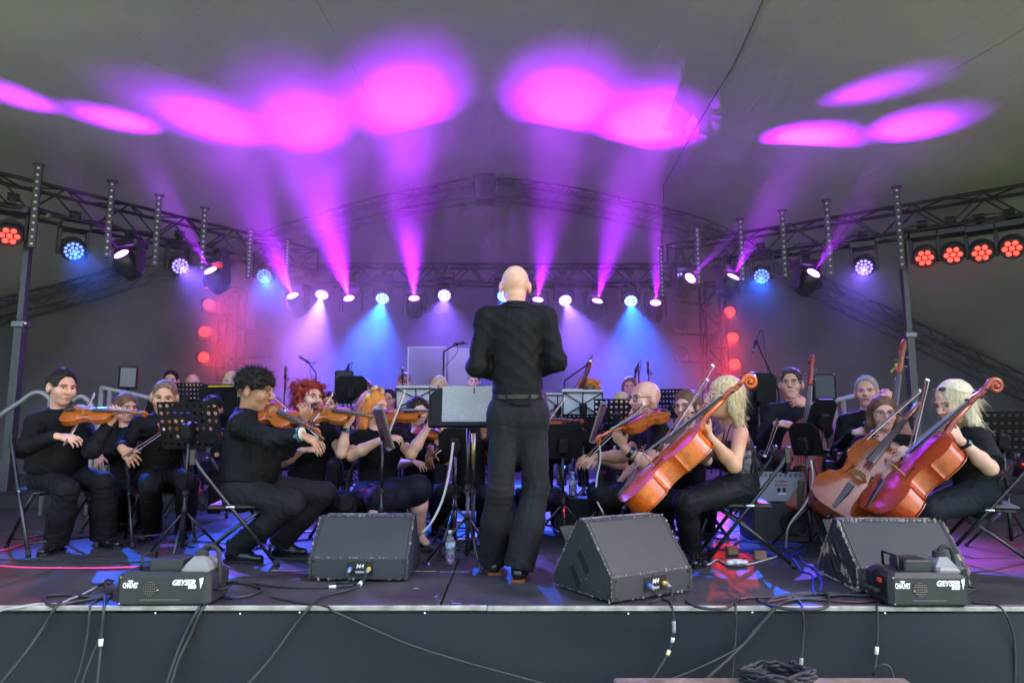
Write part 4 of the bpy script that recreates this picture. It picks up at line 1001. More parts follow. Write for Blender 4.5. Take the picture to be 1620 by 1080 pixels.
    for yy, ww, zc in ((fb0, .032 * k + .004, zf0), (ynut, .016 * k + .0035, zn + .012 * k)):
        v += [(-ww, yy, zc - .006 * k), (ww, yy, zc - .006 * k), (ww, yy, zc), (ww * .5, yy, zc + .007 * k), (-ww * .5, yy, zc + .007 * k), (-ww, yy, zc)]
    MB().add(v, [(5, 4, 3, 2, 1, 0), (6, 7, 8, 9, 10, 11)] + [(i, (i + 1) % 6, 6 + (i + 1) % 6, 6 + i) for i in range(6)]).build('fingerboard', EBONY, t)
    MB().tube([(0, Lb - .005, z1 * .55), (0, Lb + neck * .12, zn - .035 * k), (0, Lb + neck * .4, zn - .014 * k), (0, ynut, zn - .01 * k)], [.045 * k, .026 * k, .019 * k + .002, .017 * k + .002], 10).build('neck', wm, t, True)
    # head: pegbox rising to a spiral scroll
    r0 = (.05 if kind != 'bass' else .062) * k + .003; pb = neck * .62; cy_, cz_ = ynut + pb + r0 * .9, zn - r0 * .9
    pts = [(0, ynut - .004, zn - .006 * k), (0, ynut + pb * .35, zn - .002 * k), (0, ynut + pb * .7, zn - .012 * k)]; rad = [.018 * k + .0015, .021 * k + .001, .018 * k + .001]
    a0 = 2.2
    for i in range(22):
        a = a0 - i * .52; rr_ = r0 * (1 - i / 25); pts.append((0, cy_ + rr_ * math.cos(a) * .95, cz_ + rr_ * math.sin(a))); rad.append((.019 * k + .001) * (1 - i / 40))
    hd = MB().tube(smoothpath(pts, 2), np.interp(np.linspace(0, 1, 2 * (len(pts) - 1) + 1), np.linspace(0, 1, len(pts)), rad), 9).build('scroll', wm, t, True)
    MB().cyl((-.03 * k - .002, cy_, cz_), (.03 * k + .002, cy_, cz_), .013 * k + .001, n=10).build('scroll_eye', wm, hd, True)
    pk = .62 if kind == 'bass' else 1.0
    for i in range(4):
        s = 1 if i % 2 else -1; yy = ynut + pb * (.18 + .22 * i)
        MB().cyl((-s * .025 * k, yy, zn - .004), (s * .05 * k * pk, yy, zn - .004), .005 * k * pk + .001, n=6).ell((s * .058 * k * pk, yy, zn - .004), (.016 * k * pk + .001, .014 * k * pk + .001, .007 * k * pk + .001), None, 8, 6).build('tuning_peg', EBONY if kind != 'bass' else STEEL, hd, True)
    # tailpiece, strings, pin
    MB().add([(-.012 * k, Lb * .015, z1 + .02 * k), (.012 * k, Lb * .015, z1 + .02 * k), (.028 * k, Lb * .3, zt + bh * .45), (-.028 * k, Lb * .3, zt + bh * .45), (-.01 * k, Lb * .015, z1 + .03 * k), (.01 * k, Lb * .015, z1 + .03 * k), (.022 * k, Lb * .3, zt + bh * .45 + .014 * k), (-.022 * k, Lb * .3, zt + bh * .45 + .014 * k)],
             [(3, 2, 1, 0), (4, 5, 6, 7), (0, 1, 5, 4), (1, 2, 6, 5), (2, 3, 7, 6), (3, 0, 4, 7)]).build('tailpiece', EBONY, t)
    for i in range(4):
        u = i - 1.5
        MB().tube([(u * .011 * k, Lb * .295, zt + bh * .46 + .008 * k), (u * .022 * k, yb, zt + bh * 1.03), (u * .008 * k, ynut, zn + .02 * k)], .0006 * k + .0006, 4).build('string', SILV, t)
    if kind in ('violin', 'viola'):
        MB().ell((-W * .42, Lb * .09, z1 + .02), (.035, .028, .009), None, 12, 6).build('chin_rest', EBONY, t, True)
        MB().tube([(-W * .7, Lb * .2, -.012), (-W * .2, Lb * .12, -.03), (W * .4, Lb * .14, -.028), (W * .75, Lb * .2, -.008)], .008, 6).build('shoulder_rest', EBONY, t, True)
    elif endpin is not None:
        e = M4.inverted() @ Vector(tuple(np.asarray(endpin) - bottom))
        MB().cyl((0, .01, rib * .5), (0, -.04 * k, rib * .5), .016 * k, .012 * k).build('endpin_collar', EBONY, t, True)
        MB().cyl((0, -.02, rib * .5), tuple(e), .006, .004, 8).build('endpin', STEEL, t, True)
    return t
STICK = wood('bow_stick', (.2, .06, .025), (.11, .03, .015), .35, .4); BHAIR = mat('bow_hair', (.7, .66, .56), .6)
def bow(label, tip, frog, side=(0, 0, 1), stick=None, dark=False):
    tip, frog = np.asarray(tip, float), np.asarray(frog, float); t = thing('bow', label, 'bow', frog); d = tip - frog; L = np.linalg.norm(d); d = d / L
    n = nrm(np.asarray(side, float) - d * np.dot(side, d))
    MB().tube([n * .022 - d * .03, n * .022 + d * L * .3, n * .016 + d * L * .6, n * .019 + d * L * .92, n * .024 + d * L], [.0055, .005, .0045, .004, .004], 7).build('stick', stick or STICK, t, True)
    h = np.cross(d, n); q = [d * .03, d * (L - .005)]
    MB().add([q[0] - h * .005, q[0] + h * .005, q[1] + h * .004, q[1] - h * .004, q[0] - h * .005 + n * .0015, q[0] + h * .005 + n * .0015, q[1] + h * .004 + n * .0015, q[1] - h * .004 + n * .0015], [(0, 1, 2, 3), (7, 6, 5, 4), (0, 4, 5, 1), (2, 6, 7, 3), (1, 5, 6, 2), (3, 7, 4, 0)]).build('hair_ribbon', BHAIR, t)
    MB().box(d * .015 + n * .01, (.012, .045, .022), np.stack([h, d, n], 1)).build('frog', EBONY, t, bevel=.003)
    MB().box(d * L + n * .012, (.009, .016, .026), np.stack([h, d, n], 1)).build('tip', WHITEP if not dark else EBONY, t, bevel=.002)
    return t

# ================================================================ PEOPLE
def ft(px, py): return F(px, py) + A(0, 0, .09)
CHAIRS = []
_person = person
def person(label, *a, **k):
    r = _person(label, *a, **k)
    if k.get('base') is None and k.get('group') != 'conductor': CHAIRS.append((r, '', 'far right' in label))
    return r
# ---- conductor, seen from behind
c = person('bald conductor in black shirt and trousers standing with his back to us', 4.02, (815, 454, .03), ((862, 504), (769, 505)), (820, 656, .03),
    {'R': ((881, 572, -.02), (846, 590, .24), A(-.3, .9, .1), A(.3, .2, 1)), 'L': ((754, 580, -.02), (792, 594, .24), A(.3, .9, .1), A(-.3, .2, 1))},
    {'R': ((849, 772, .03), ft(822, 917), 1.3, A(.15, 1, 0)), 'L': ((791, 776, 0), ft(780, 906), 1.3, A(-.2, 1, 0))}, yaw=183, pitch=8, skin='pink', hair=('bald', 'grey'),
    botm=CHAR, extra={'fold': (.011, 42), 'heel': True, 'legfold': (.011, 42)}, group='conductor', sc=1.06, tuck=True, build_=1.03, fine=.0066, hsz=.94)
t, up_, pv_ = c['t'], c['up'], c['pv']
Mb = np.stack([c['lat'], c['fw'], up_], 1); bc = pv_ + up_ * .108
ring = [(.155 * math.cos(a), .118 * math.sin(a)) for a in np.linspace(0, 2 * math.pi, 32, endpoint=False)]
MB().prism(ring, -.011, .011, Mb, bc).build('belt', mat('belt', (.01, .01, .01), .35), t, 'edge', c['org'])
for s_ in (-1, 1):
    MB().tube([bc + Mb @ A(s_ * .045, -.112, -.055), bc + Mb @ A(s_ * .105, -.093, -.045)], .0035, 5).build('pocket_welt', TROUS, t, True, c['org'])
    MB().box(bc + Mb @ A(s_ * .07, -.112, 0), (.01, .008, .04), Mb).build('belt_loop', CHAR, t, False, c['org'])
# ---- first desk, left edge
p = person('man in black shirt at far left playing violin with bow low', 5.0, (98, 613, -.02), ((57, 668, -.1), (127, 662, .12)), (88, 752, .05),
    {'R': ((44, 706, -.3), (90, 690, -.34), A(1, 0, -.12), A(.1, -.5, .85), .45), 'L': ((146, 712, -.18), (172, 671, -.14), A(.45, -.1, .9), A(.8, -.55, -.2), .75)},
    {'R': ((106, 775, -.2), ft(88, 872), 1.25, A(.1, -1, 0)), 'L': ((163, 764, .0), ft(163, 864), 1.3, A(.9, -.45, 0))}, yaw=58, pitch=10, skin='pink', hair=('short', 'dark'), belly=.2, build_=1.08, tuck=True)
instrument('violin', 'violin of the man at far left, held level towards the right', P(101, 659, 4.8), P(234, 660, 4.84), (0.05, -.62, .78), (.46, .11, .012), (.24, .042, .006), group='violins')
bow('bow held low by the man at far left', P(149, 626, 5.2), P(103, 705, 4.6), (0, 0, 1))
p = person('man with shaved head and black shirt behind the perforated stand at left', 5.35, (260, 629, -.05), ((222, 672, -.1), (296, 668, .1)), (255, 758, .05),
    {'R': ((196, 708, -.2), (192, 708, -.42), A(.75, -.1, -.65), A(-.3, -.5, .8), .4), 'L': ((305, 712, -.1), (285, 690, -.25), A(0, -.3, .9), A(.8, -.4, 0), .8)},
    {'R': ((238, 768, -.35), ft(240, 852), 1.1, A(.1, -1, 0)), 'L': ((298, 764, -.3), ft(292, 848), 1.1, A(.4, -1, 0))}, yaw=22, pitch=12, roll=4, skin='tan', hair=('buzz', 'buzz'), sc=1.05, tuck=True)
wrist_band(p, (196, 708, -.2), (192, 708, -.42), .9, CHROME, .016, .036, 'bracelet')
instrument('violin', 'violin half hidden by the perforated stand, held by the shaved man', P(258, 670, 5.12), P(352, 692, 5.02), (.05, -.5, .86), (.46, .11, .012), (.24, .042, .006), group='violins')
bow('bow slanting up from the shaved man\'s right hand', P(262, 682, 5.0), P(204, 722, 4.86), (0, 0, 1))
p = person('woman with short brown hair partly hidden behind the far left violin', 6.0, (199, 645), ((172, 690), (228, 690)), (200, 780, .05),
    {'R': ((165, 725, -.1), (158, 720, -.35), A(.3, -.6, -.5), A(0, -.5, .9), .4), 'L': ((240, 725, -.1), (215, 700, -.3), A(0, -.2, .9), A(.7, -.5, 0), .7)},
    {'R': ((185, 785, -.4), ft(190, 838)), 'L': ((230, 785, -.4), ft(224, 838))}, yaw=55, pitch=8, hair=('bob', 'brown'), female=True, sc=.96, fine=.008, skin='pink')
# ---- front man with dark curls
p = person('man with dark curly hair and black shirt seated in front, bowing violin', 4.55, (404, 619, 0), ((382, 672, -.16), (398, 664, .2)), (384, 772, .0),
    {'R': ((428, 695, -.33), (475, 687, -.36), A(.92, -.1, -.38), A(.3, -.35, .9), .35), 'L': ((452, 712, .1), (478, 672, -.02), A(.25, -.25, .93), A(.75, -.65, 0), .8)},
    {'R': ((462, 797, -.15), ft(374, 888), 1.0, A(1, -.25, 0)), 'L': ((512, 780, .2), ft(443, 878), 1.0, A(1, -.15, 0))}, yaw=84, pitch=10, skin='olive', hair=('curly', 'black'), sc=1.07, build_=1.1, belly=.15, botm=CHAR, tuck=True, fine=.0066)
wrist_band(p, (428, 695, -.33), (475, 687, -.36), .93, mat('blue_strap', (.06, .14, .2), .5), .022, .042, 'wristwatch')
wrist_band(p, (428, 695, -.33), (475, 687, -.36), 1.07, mat('pale_bead', (.6, .55, .42), .5), .014, .036, 'bracelet')
instrument('violin', 'violin under the chin of the curly haired man in front', P(412, 652, 4.62), P(508, 690, 4.28), (.05, -.72, .7), (.46, .11, .012), (.24, .042, .006), group='violins')
bow('bow drawn by the curly haired man in front', P(433, 628, 4.75), P(509, 697, 4.17), (0, -.2, 1))
# ---- red haired woman
p = person('woman with curly red hair in black top playing violin', 5.2, (489, 630), ((460, 686, -.1), (522, 682, .1)), (482, 792, .0),
    {'R': ((448, 730, -.2), (478, 712, -.34), A(.9, -.1, .1), A(0, -.4, .9), .5), 'L': ((540, 716, -.2), (548, 676, -.2), A(.3, -.1, .95), A(.75, -.65, 0), .7)},
    {'R': ((548, 800, -.35), ft(545, 866)), 'L': ((580, 795, -.1), ft(575, 858))}, yaw=52, pitch=2, hair=('curlylong', 'red'), female=True, sleeve='short', top='top', sc=1.0, build_=1.05, lips=LIPM)
wrist_band(p, (540, 716, -.2), (548, 676, -.2), .9, PLAST, .022, .034, 'wristwatch', A(.5, -.8, 0))
instrument('violin', 'amber violin of the woman with curly red hair', P(487, 655, 4.98), P(603, 667, 4.84), (.1, -.66, .72), (.5, .15, .016), (.28, .06, .008), group='violins')
bow('short slanting bow in front of the red haired woman\'s violin', P(526, 625, 5.15), P(492, 672, 4.75), (0, -.2, 1))
# ---- ginger woman with flowers
p = person('woman with ginger hair and flower band in black dress playing violin', 5.3, (592, 645), ((565, 696, -.1), (629, 692, .1)), (598, 782, .0),
    {'R': ((556, 720, -.25), (606, 694, -.36), A(.95, -.05, .1), A(0, -.5, .9), .5), 'L': ((650, 718, -.22), (676, 678, -.24), A(.45, -.1, .9), A(.75, -.65, 0), .7)},
    {'R': ((604, 790, -.42), ft(590, 876)), 'L': ((660, 772, -.3), ft(664, 862))}, yaw=62, pitch=5, hair=('long', 'ginger'), female=True, sleeve='short', top='top', bottom='skirt', botm=cloth_mat('navy_skirt', (.012, .013, .022), .7), sc=1.02, build_=1.08, lips=LIPR)
T_ = p['T']; band = thing('flower_band', 'band of small yellow and white flowers on the ginger woman\'s hair', 'hair band', T_(0, 0, .1)); q0 = T_(0, 0, .1)
FL = [mat('petal_%d' % i, c_, .7) for i, c_ in enumerate(((.8, .5, .06), (.7, .66, .58), (.45, .1, .12), (.12, .2, .06), (.75, .3, .05)))]
MB().tube([T_(math.cos(a) * .094, -.01 + .012 * math.sin(a), .03 + math.sin(a) * .11) - q0 for a in np.linspace(.1, 3.04, 14)], .006, 6).build('wire', FL[3], band, True)
for i in range(15):
    a = .35 + 2.45 * i / 14; ce = T_(math.cos(a) * .1, .002 + .012 * math.sin(a), .03 + math.sin(a) * .118) - q0; mb = MB()
    for k in range(5): mb.ell(ce + A(math.cos(k * 1.257) * .009, -.004, math.sin(k * 1.257) * .009), (.007, .004, .007), None, 6, 4)
    mb.build('flower', FL[i % 5], band, True)
kn, an = P(604, 790, 4.88), ft(590, 876); tm_ = kn + (an - kn) * .2 + A(-.01, -.066, 0)
tb = MB()
for q in ([(0, .03), (0, -.005)], [(0, .018), (-.02, .03)], [(0, .018), (.02, .028)], [(0, -.005), (-.014, -.03)], [(0, -.005), (.014, -.028)]): tb.tube([tm_ + A(a, -.004, b) for a, b in q], .003, 5)
tb.ell(tm_ + A(0, -.003, .037), (.006, .003, .007), None, 6, 4).build('tattoo', mat('ink', (.03, .03, .05), .8), p['t'], True, p['org'])
an = ft(664, 862); mb = MB()
for q in (-.02, .03, .075): mb.tube([an + A(-.045, .02 - q * .9, -.05), an + A(0, -.0 - q, -.012 - max(0, q) * .35), an + A(.045, .02 - q * .9, -.05)], .006, 5)
mb.box(an + A(.01, -.045, -.088), (.08, .22, .012)).build('sandal', LEATHER, p['t'], False, p['org'])
instrument('violin', 'violin of the ginger woman, pointing right', P(598, 664, 5.02), P(712, 656, 4.95), (.0, -.55, .83), (.46, .11, .012), (.24, .042, .006), group='violins')
bow('upright reddish bow in front of the ginger woman', P(641, 620, 5.0), P(610, 700, 4.8), (0, -.3, 1), wood('bow_red', (.42, .14, .09), (.3, .09, .05)))
# ---- behind her
p = person('woman with tied dark hair half hidden behind the ginger woman\'s violin', 6.0, (661, 651), ((634, 694), (690, 692)), (662, 785, .05),
    {'R': ((630, 735, -.1), (655, 730, -.35), A(.6, -.5, -.2), A(0, -.5, .9), .4), 'L': ((705, 728, -.2), (701, 695, -.3), A(.1, -.2, .95), A(.7, -.6, 0), .7)},
    {'R': ((648, 790, -.4), ft(645, 842)), 'L': ((692, 790, -.4), ft(692, 842))}, yaw=28, pitch=10, hair=('tied', 'dark'), female=True, sleeve='none', top='top', sc=.97, fine=.008)
instrument('violin', 'small patch of violin seen below the ginger woman\'s raised hand', P(662, 680, 5.75), P(722, 700, 5.45), (.1, -.7, .7), (.46, .11, .012), (.24, .042, .006), group='violins')
p = person('player almost hidden behind the conductor\'s music stand', 5.75, (742, 640, .1), ((712, 690), (772, 690)), (742, 785, .05),
    {'R': ((700, 722, -.12), (682, 708, -.42), A(-.15, -.2, -1), A(-.5, -.8, .1), .3), 'L': ((790, 725, -.1), (765, 690, -.3), A(0, -.2, .9), A(.7, -.6, 0), .7)},
    {'R': ((702, 778, -.42), ft(706, 846)), 'L': ((768, 780, -.4), ft(764, 846))}, yaw=-15, pitch=10, skin='brown', hair=('short', 'black'), fine=.008)
wrist_band(p, (700, 722, -.12), (682, 708, -.42), .95, mat('blue_strap2', (.03, .04, .3), .5), .016, .036, 'wristwatch')
bow('bow crossing under the conductor\'s desk', P(732, 688, 5.6), P(684, 722, 5.22), (0, 0, 1))
p = person('player behind the conductor of whom only a raised hand shows', 5.9, (850, 650, .1), ((825, 696), (876, 694)), (850, 788, .05),
    {'R': ((818, 735, -.1), (840, 728, -.35), A(.6, -.5, -.2), A(0, -.5, .9), .4), 'L': ((893, 725, -.2), (886, 690, -.3), A(.1, -.2, .95), A(.8, -.6, 0), .7)},
    {'R': ((836, 790, -.4), ft(832, 842)), 'L': ((885, 790, -.4), ft(882, 842))}, yaw=40, pitch=5, hair=('short', 'brown'), fine=.008)
instrument('violin', 'violin sticking out from behind the conductor at right', P(850, 672, 5.6), P(924, 670, 5.35), (.0, -.6, .8), (.46, .11, .012), (.24, .042, .006), group='violins')
bow('bow tip rising behind the white sheets right of the conductor', P(893, 632, 5.7), P(850, 690, 5.3), (0, 0, 1))
# ---- bearded man
p = person('bald man with ginger beard and black glasses playing viola', 5.15, (1021, 631), ((1032, 682, .2), (1043, 686, -.12)), (1030, 785, .05),
    {'R': ((985, 722, .05), (945, 722, -.12), A(-.95, -.1, -.15), A(0, -.5, .9), .45), 'L': ((1030, 738, -.3), (988, 708, -.3), A(-.5, -.15, .8), A(-.5, -.85, -.1), .8)},
    {'R': ((945, 778, .1), ft(955, 846)), 'L': ((950, 784, -.25), ft(958, 856))}, yaw=-68, pitch=4, skin='pink', hair=('bald', 'buzz'), beard='beard', glasses=GLASSB, sleeve='short', top='shirt', sc=1.07, build_=1.06)
wrist_band(p, (1030, 738, -.3), (988, 708, -.3), .78, PLAST, .03, .038, 'wristwatch', A(-.3, -.9, .3)); wrist_band(p, (1030, 738, -.3), (988, 708, -.3), .62, STEEL, .008, .044, 'bracelet')
instrument('viola', 'orange viola of the bearded man, pointing down to the left', P(1048, 655, 4.95), P(944, 704, 4.6), (-.3, -.5, .8), (.46, .11, .012), (.24, .042, .006))
bow('bow beside the bearded man\'s viola', P(1020, 640, 5.0), P(934, 722, 4.85), (0, 0, 1))
p = person('second player beside the bearded man with only forearm and knee showing', 5.75, (1012, 660, .3), ((990, 700, .2), (1040, 702, .05)), (1015, 790, .15),
    {'R': ((985, 735, -.1), (950, 728, -.2), A(-.9, -.1, -.1), A(0, -.5, .9), .4), 'L': ((1000, 745, -.15), (982, 760, -.3), A(-.3, -.2, -.9), A(-.5, -.8, 0), .5)},
    {'R': ((975, 788, -.25), ft(975, 848)), 'L': ((1000, 790, -.3), ft(1000, 848))}, yaw=-60, hair=('short', 'dark'), fine=.0085, sleeve='short')
# ---- cello desk, right of centre
p = person('woman with tied hair and glasses behind the blonde cellist', 5.35, (1087, 643), ((1064, 692, .15), (1117, 690, -.05)), (1088, 790, .05),
    {'R': ((1048, 735, .0), (1040, 722, -.3), A(-.5, -.1, .3), A(-.2, -.9, .2), .6), 'L': ((1118, 728, -.25), (1092, 698, -.3), A(-.6, -.1, .6), A(-.2, -.9, .3), .7)},
    {'R': ((1050, 790, -.35), ft(1055, 850)), 'L': ((1120, 792, -.35), ft(1120, 850))}, yaw=-42, pitch=6, hair=('tied', 'brown'), glasses=GLASSM, female=True, sleeve='short', top='top', lips=LIPM, fine=.007)
instrument('cello', 'reddish cello mostly hidden behind the blonde woman\'s cello', P(1012, 792, 5.0), P(1124, 652, 5.05), (-.5, -.6, .6), (.34, .06, .012), (.2, .03, .008), endpin=F(985, 850), group='cellos')
bow('pale bow crossing behind the blonde cellist\'s bow', P(1121, 602, 5.0), P(1043, 712, 4.95), (-.5, 0, .6))
p = person('blonde woman with white glasses and bare arms playing the nearest cello', 4.5, (1146, 629), ((1160, 684, .24), (1172, 686, -.12)), (1170, 770, .05),
    {'R': ((1112, 722, .2), (1076, 706, -.05), A(-.85, -.1, -.15), A(0, -.7, .7), .6), 'L': ((1162, 737, -.3), (1124, 692, -.33), A(-.62, -.02, .75), A(-.3, -.95, -.1), .65)},
    {'R': ((1092, 788, .22), ft(1092, 872)), 'L': ((1084, 796, -.2), ft(1094, 890), .95, A(-.15, -1, 0))}, yaw=-84, pitch=3, skin='tan', hair=('bob', 'blonde'), glasses=GLASSW, female=True, top='camisole', topm=SATIN, sleeve='none', botm=cloth_mat('black_slacks', (.012, .013, .016), .6), sc=1.05, lips=LIPM, fine=.0066, build_=1.05)
for s_ in (.55, -.6):
    a, b = p['mid'] - p['up'] * .16 + p['lat'] * s_ * .16 + p['fw'] * .11, p['mid'] + p['up'] * .05 + p['lat'] * s_ * .17
    MB().tube(smoothpath([a, b + p['fw'] * .05, b - p['fw'] * .03, p['mid'] - p['up'] * .15 + p['lat'] * s_ * .16 - p['fw'] * .11], 5), .005, 6).build('strap', SATIN, p['t'], True, p['org'])
CEL1 = instrument('cello', 'bright orange cello of the blonde woman in white glasses', P(1001, 812, 4.2), P(1211, 618, 4.12), (-.66, -.06, .75), (.6, .1, .005), (.36, .045, .003), endpin=F(952, 872), group='cellos')
bow('long dark bow rising above the blonde woman in white glasses', P(1130, 580, 4.55), P(1046, 712, 4.38), (-.5, 0, .6))
# ---- right hand desk
p = person('woman with glasses and brown hair playing cello in the second row at right', 5.05, (1397, 654), ((1364, 704, .0), (1434, 702, .0)), (1398, 790, .05),
    {'R': ((1338, 735, -.12), (1346, 714, -.36), A(.6, -.2, .1), A(0, -.8, .5), .6), 'L': ((1448, 735, -.2), (1414, 708, -.38), A(-.8, -.05, .5), A(-.1, -.9, .3), .6)},
    {'R': ((1345, 795, -.38), ft(1335, 860)), 'L': ((1450, 795, -.35), ft(1455, 858))}, yaw=-18, pitch=6, hair=('bob', 'brown'), glasses=GLASSM, female=True, top='top', lips=LIPM, skin='pink')
wrist_band(p, (1448, 735, -.2), (1414, 708, -.38), .98, mat('gold_band', (.6, .5, .3), .3, .8), .02, .036, 'bracelet')
instrument('cello', 'dark amber cello of the woman with glasses in the second row', P(1310, 820, 4.5), P(1447, 653, 4.85), (-.28, -.86, .42), (.3, .06, .008), (.13, .022, .004), endpin=F(1283, 872), group='cellos')
bow('bow of the woman with glasses, slanting up to the right', P(1456, 620, 4.7), P(1348, 716, 4.62), (-.4, -.3, .6))
p = person('blonde woman at far right looking down, playing cello', 4.45, (1510, 637), ((1530, 692, .24), (1546, 696, -.12)), (1545, 782, .05),
    {'R': ((1478, 728, .2), (1448, 714, .0), A(-.95, -.1, .05), A(0, -.8, .5), .6), 'L': ((1566, 740, -.28), (1522, 699, -.33), A(-.72, -.02, .6), A(-.2, -.95, .1), .6)},
    {'R': ((1470, 800, .24), ft(1478, 868)), 'L': ((1466, 806, -.18), ft(1482, 884), .95, A(-.3, -1, 0))}, yaw=-78, pitch=20, hair=('long', 'platinum'), female=True, top='top', sleeve='elbow', topm=cloth_mat('black_tunic', (.013, .014, .015), .75), botm=cloth_mat('navy_trousers', (.016, .02, .027), .75), sc=1.07, lips=LIPM, fine=.0066, build_=1.1)
wrist_band(p, (1566, 740, -.28), (1522, 699, -.33), .94, PLAST, .018, .032, 'wristwatch', A(-.2, -.85, .5))
T_ = p['T']; sg = thing('sunglasses', 'dark sunglasses pushed up on the far right blonde woman\'s head', 'sunglasses', T_(0, .06, .11)); q0 = T_(0, .06, .11)
for s_ in (-1, 1):
    MB().ell(T_(s_ * .036, .078, .108) - q0, (.028, .02, .014), p['H'], 10, 6).build('lens', mat('dark_lens', (.02, .012, .03), .1, spec=.8), sg, True)
    MB().tube([T_(s_ * .066, .07, .106) - q0, T_(s_ * .088, .02, .07) - q0, T_(s_ * .09, -.04, .035) - q0], .004, 5).build('temple', mat('gold_frame', (.6, .45, .2), .35, .7), sg, True)
instrument('cello', 'reddish brown cello of the blonde woman at far right', P(1394, 829, 4.18), P(1600, 624, 4.1), (-.66, -.1, .74), (.42, .05, .008), (.22, .022, .005), endpin=F(1330, 880), group='cellos')
bow('upright bow left of the far right blonde woman', P(1470, 602, 4.5), P(1443, 716, 4.4), (-1, 0, .2))
# ---- double basses
JACK = cloth_mat('dark_jacket', (.012, .014, .02), .8)
p = person('man in glasses and dark jacket seated behind the red double bass', 5.95, (1252, 608), ((1220, 652, .0), (1288, 650, .0)), (1256, 762, .05),
    {'R': ((1208, 700, -.15), (1228, 670, -.4), A(.95, -.1, -.05), A(0, -.6, .7), .4), 'L': ((1305, 680, -.15), (1281, 640, -.36), A(-.95, 0, .25), A(-.1, -.9, .3), .6)},
    {'R': ((1225, 775, -.35), ft(1225, 842)), 'L': ((1300, 775, -.3), ft(1300, 842))}, yaw=-28, pitch=-2, skin='pink', hair=('short', 'greyblack'), glasses=GLASSM, topm=JACK, sc=1.04, fine=.0075, build_=1.05)
instrument('bass', 'dark red double bass of the man in glasses and jacket', P(1262, 812, 5.4), P(1283, 576, 5.62), (-.35, -.93, .05), (.3, .014, .01), (.14, .007, .006), endpin=F(1272, 856), group='double basses')
bow('pale bass bow under the jacketed man\'s right hand', P(1212, 722, 5.5), P(1232, 668, 5.5), (-1, 0, .3))
p = person('grey haired man with moustache seated with the second double bass', 6.0, (1371, 621), ((1338, 668, .0), (1402, 664, .0)), (1368, 780, .05),
    {'R': ((1326, 715, -.1), (1352, 684, -.36), A(.9, -.2, .15), A(0, -.6, .7), .6), 'L': ((1420, 690, -.1), (1412, 640, -.3), A(-.3, 0, .9), A(.2, -.9, .3), .7)},
    {'R': ((1340, 785, -.35), ft(1340, 840)), 'L': ((1410, 785, -.3), ft(1410, 840))}, yaw=-32, pitch=0, skin='pink', hair=('receding', 'grey'), sc=1.04, fine=.0075, build_=1.08)
T_ = p['T']; MB().tube([T_(-.024, .1, -.05), T_(0, .107, -.042), T_(.024, .1, -.05)], .0055, 6).build('moustache', hair_mat('grey'), p['t'], True, p['org'])
b2 = instrument('bass', 'brown double bass with yellow tuner clip beside the post', P(1382, 800, 5.62), P(1424, 552, 5.72), (-.35, -.93, .05), (.26, .07, .02), (.14, .03, .012), endpin=F(1380, 852), group='double basses')
tc_ = P(1421, 578, 5.6); tn = thing('tuner_clip', 'yellow clip on tuner on the brown bass head', 'tuner', tc_)
YEL = mat('yellow_plastic', (.75, .55, .02), .4)
MB().rbox((0, 0, 0), (.05, .03, .035), .006).build('display', YEL, tn); MB().tube([(0, .01, .0), (-.02, .03, -.03), (-.045, .03, -.05)], .009, 6).build('clamp', YEL, tn, True)

# ---- rows at the back, on a low riser
def seated(label, px, py, Y, yaw, hair, skin='fair', female=False, glasses=None, roll=0, pitch=5, fine=.0125, sc=1.0, floor=.16, lean=0.0, **kw):
    h = P(px, py, Y); f = head_frame(yaw * .6, 0)[:, 1]; r = head_frame(yaw * .6, 0)[:, 0]
    m = h - A(0, 0, .24) * sc - f * .02; pv = A(h[0], h[1], max(floor + .5, h[2] - .68)) - f * (.06 + lean)
    arms = {}
    for k, s in (('R', 1), ('L', -1)): arms[k] = (m + r * s * .24 - A(0, 0, .25) + f * .05, m + r * s * .1 - A(0, 0, .2) + f * .28, nrm(f - r * s * .6), A(0, 0, 1), .5)
    legs = {k: (pv + r * s * .13 + f * .42 + A(0, 0, -.02), A(*(pv + r * s * .12 + f * .44)[:2], floor + .09)) for k, s in (('R', 1), ('L', -1))}
    return person(label, Y, h, (m + r * .175 * sc - A(0, 0, .02), m - r * .175 * sc - A(0, 0, .02)), pv, arms, legs, yaw=yaw, pitch=pitch, roll=roll, skin=skin, hair=hair, female=female, glasses=glasses, fine=fine, sc=sc, shoes=False, hands=False, base=A(pv[0], pv[1], floor), **kw)
BACK = []
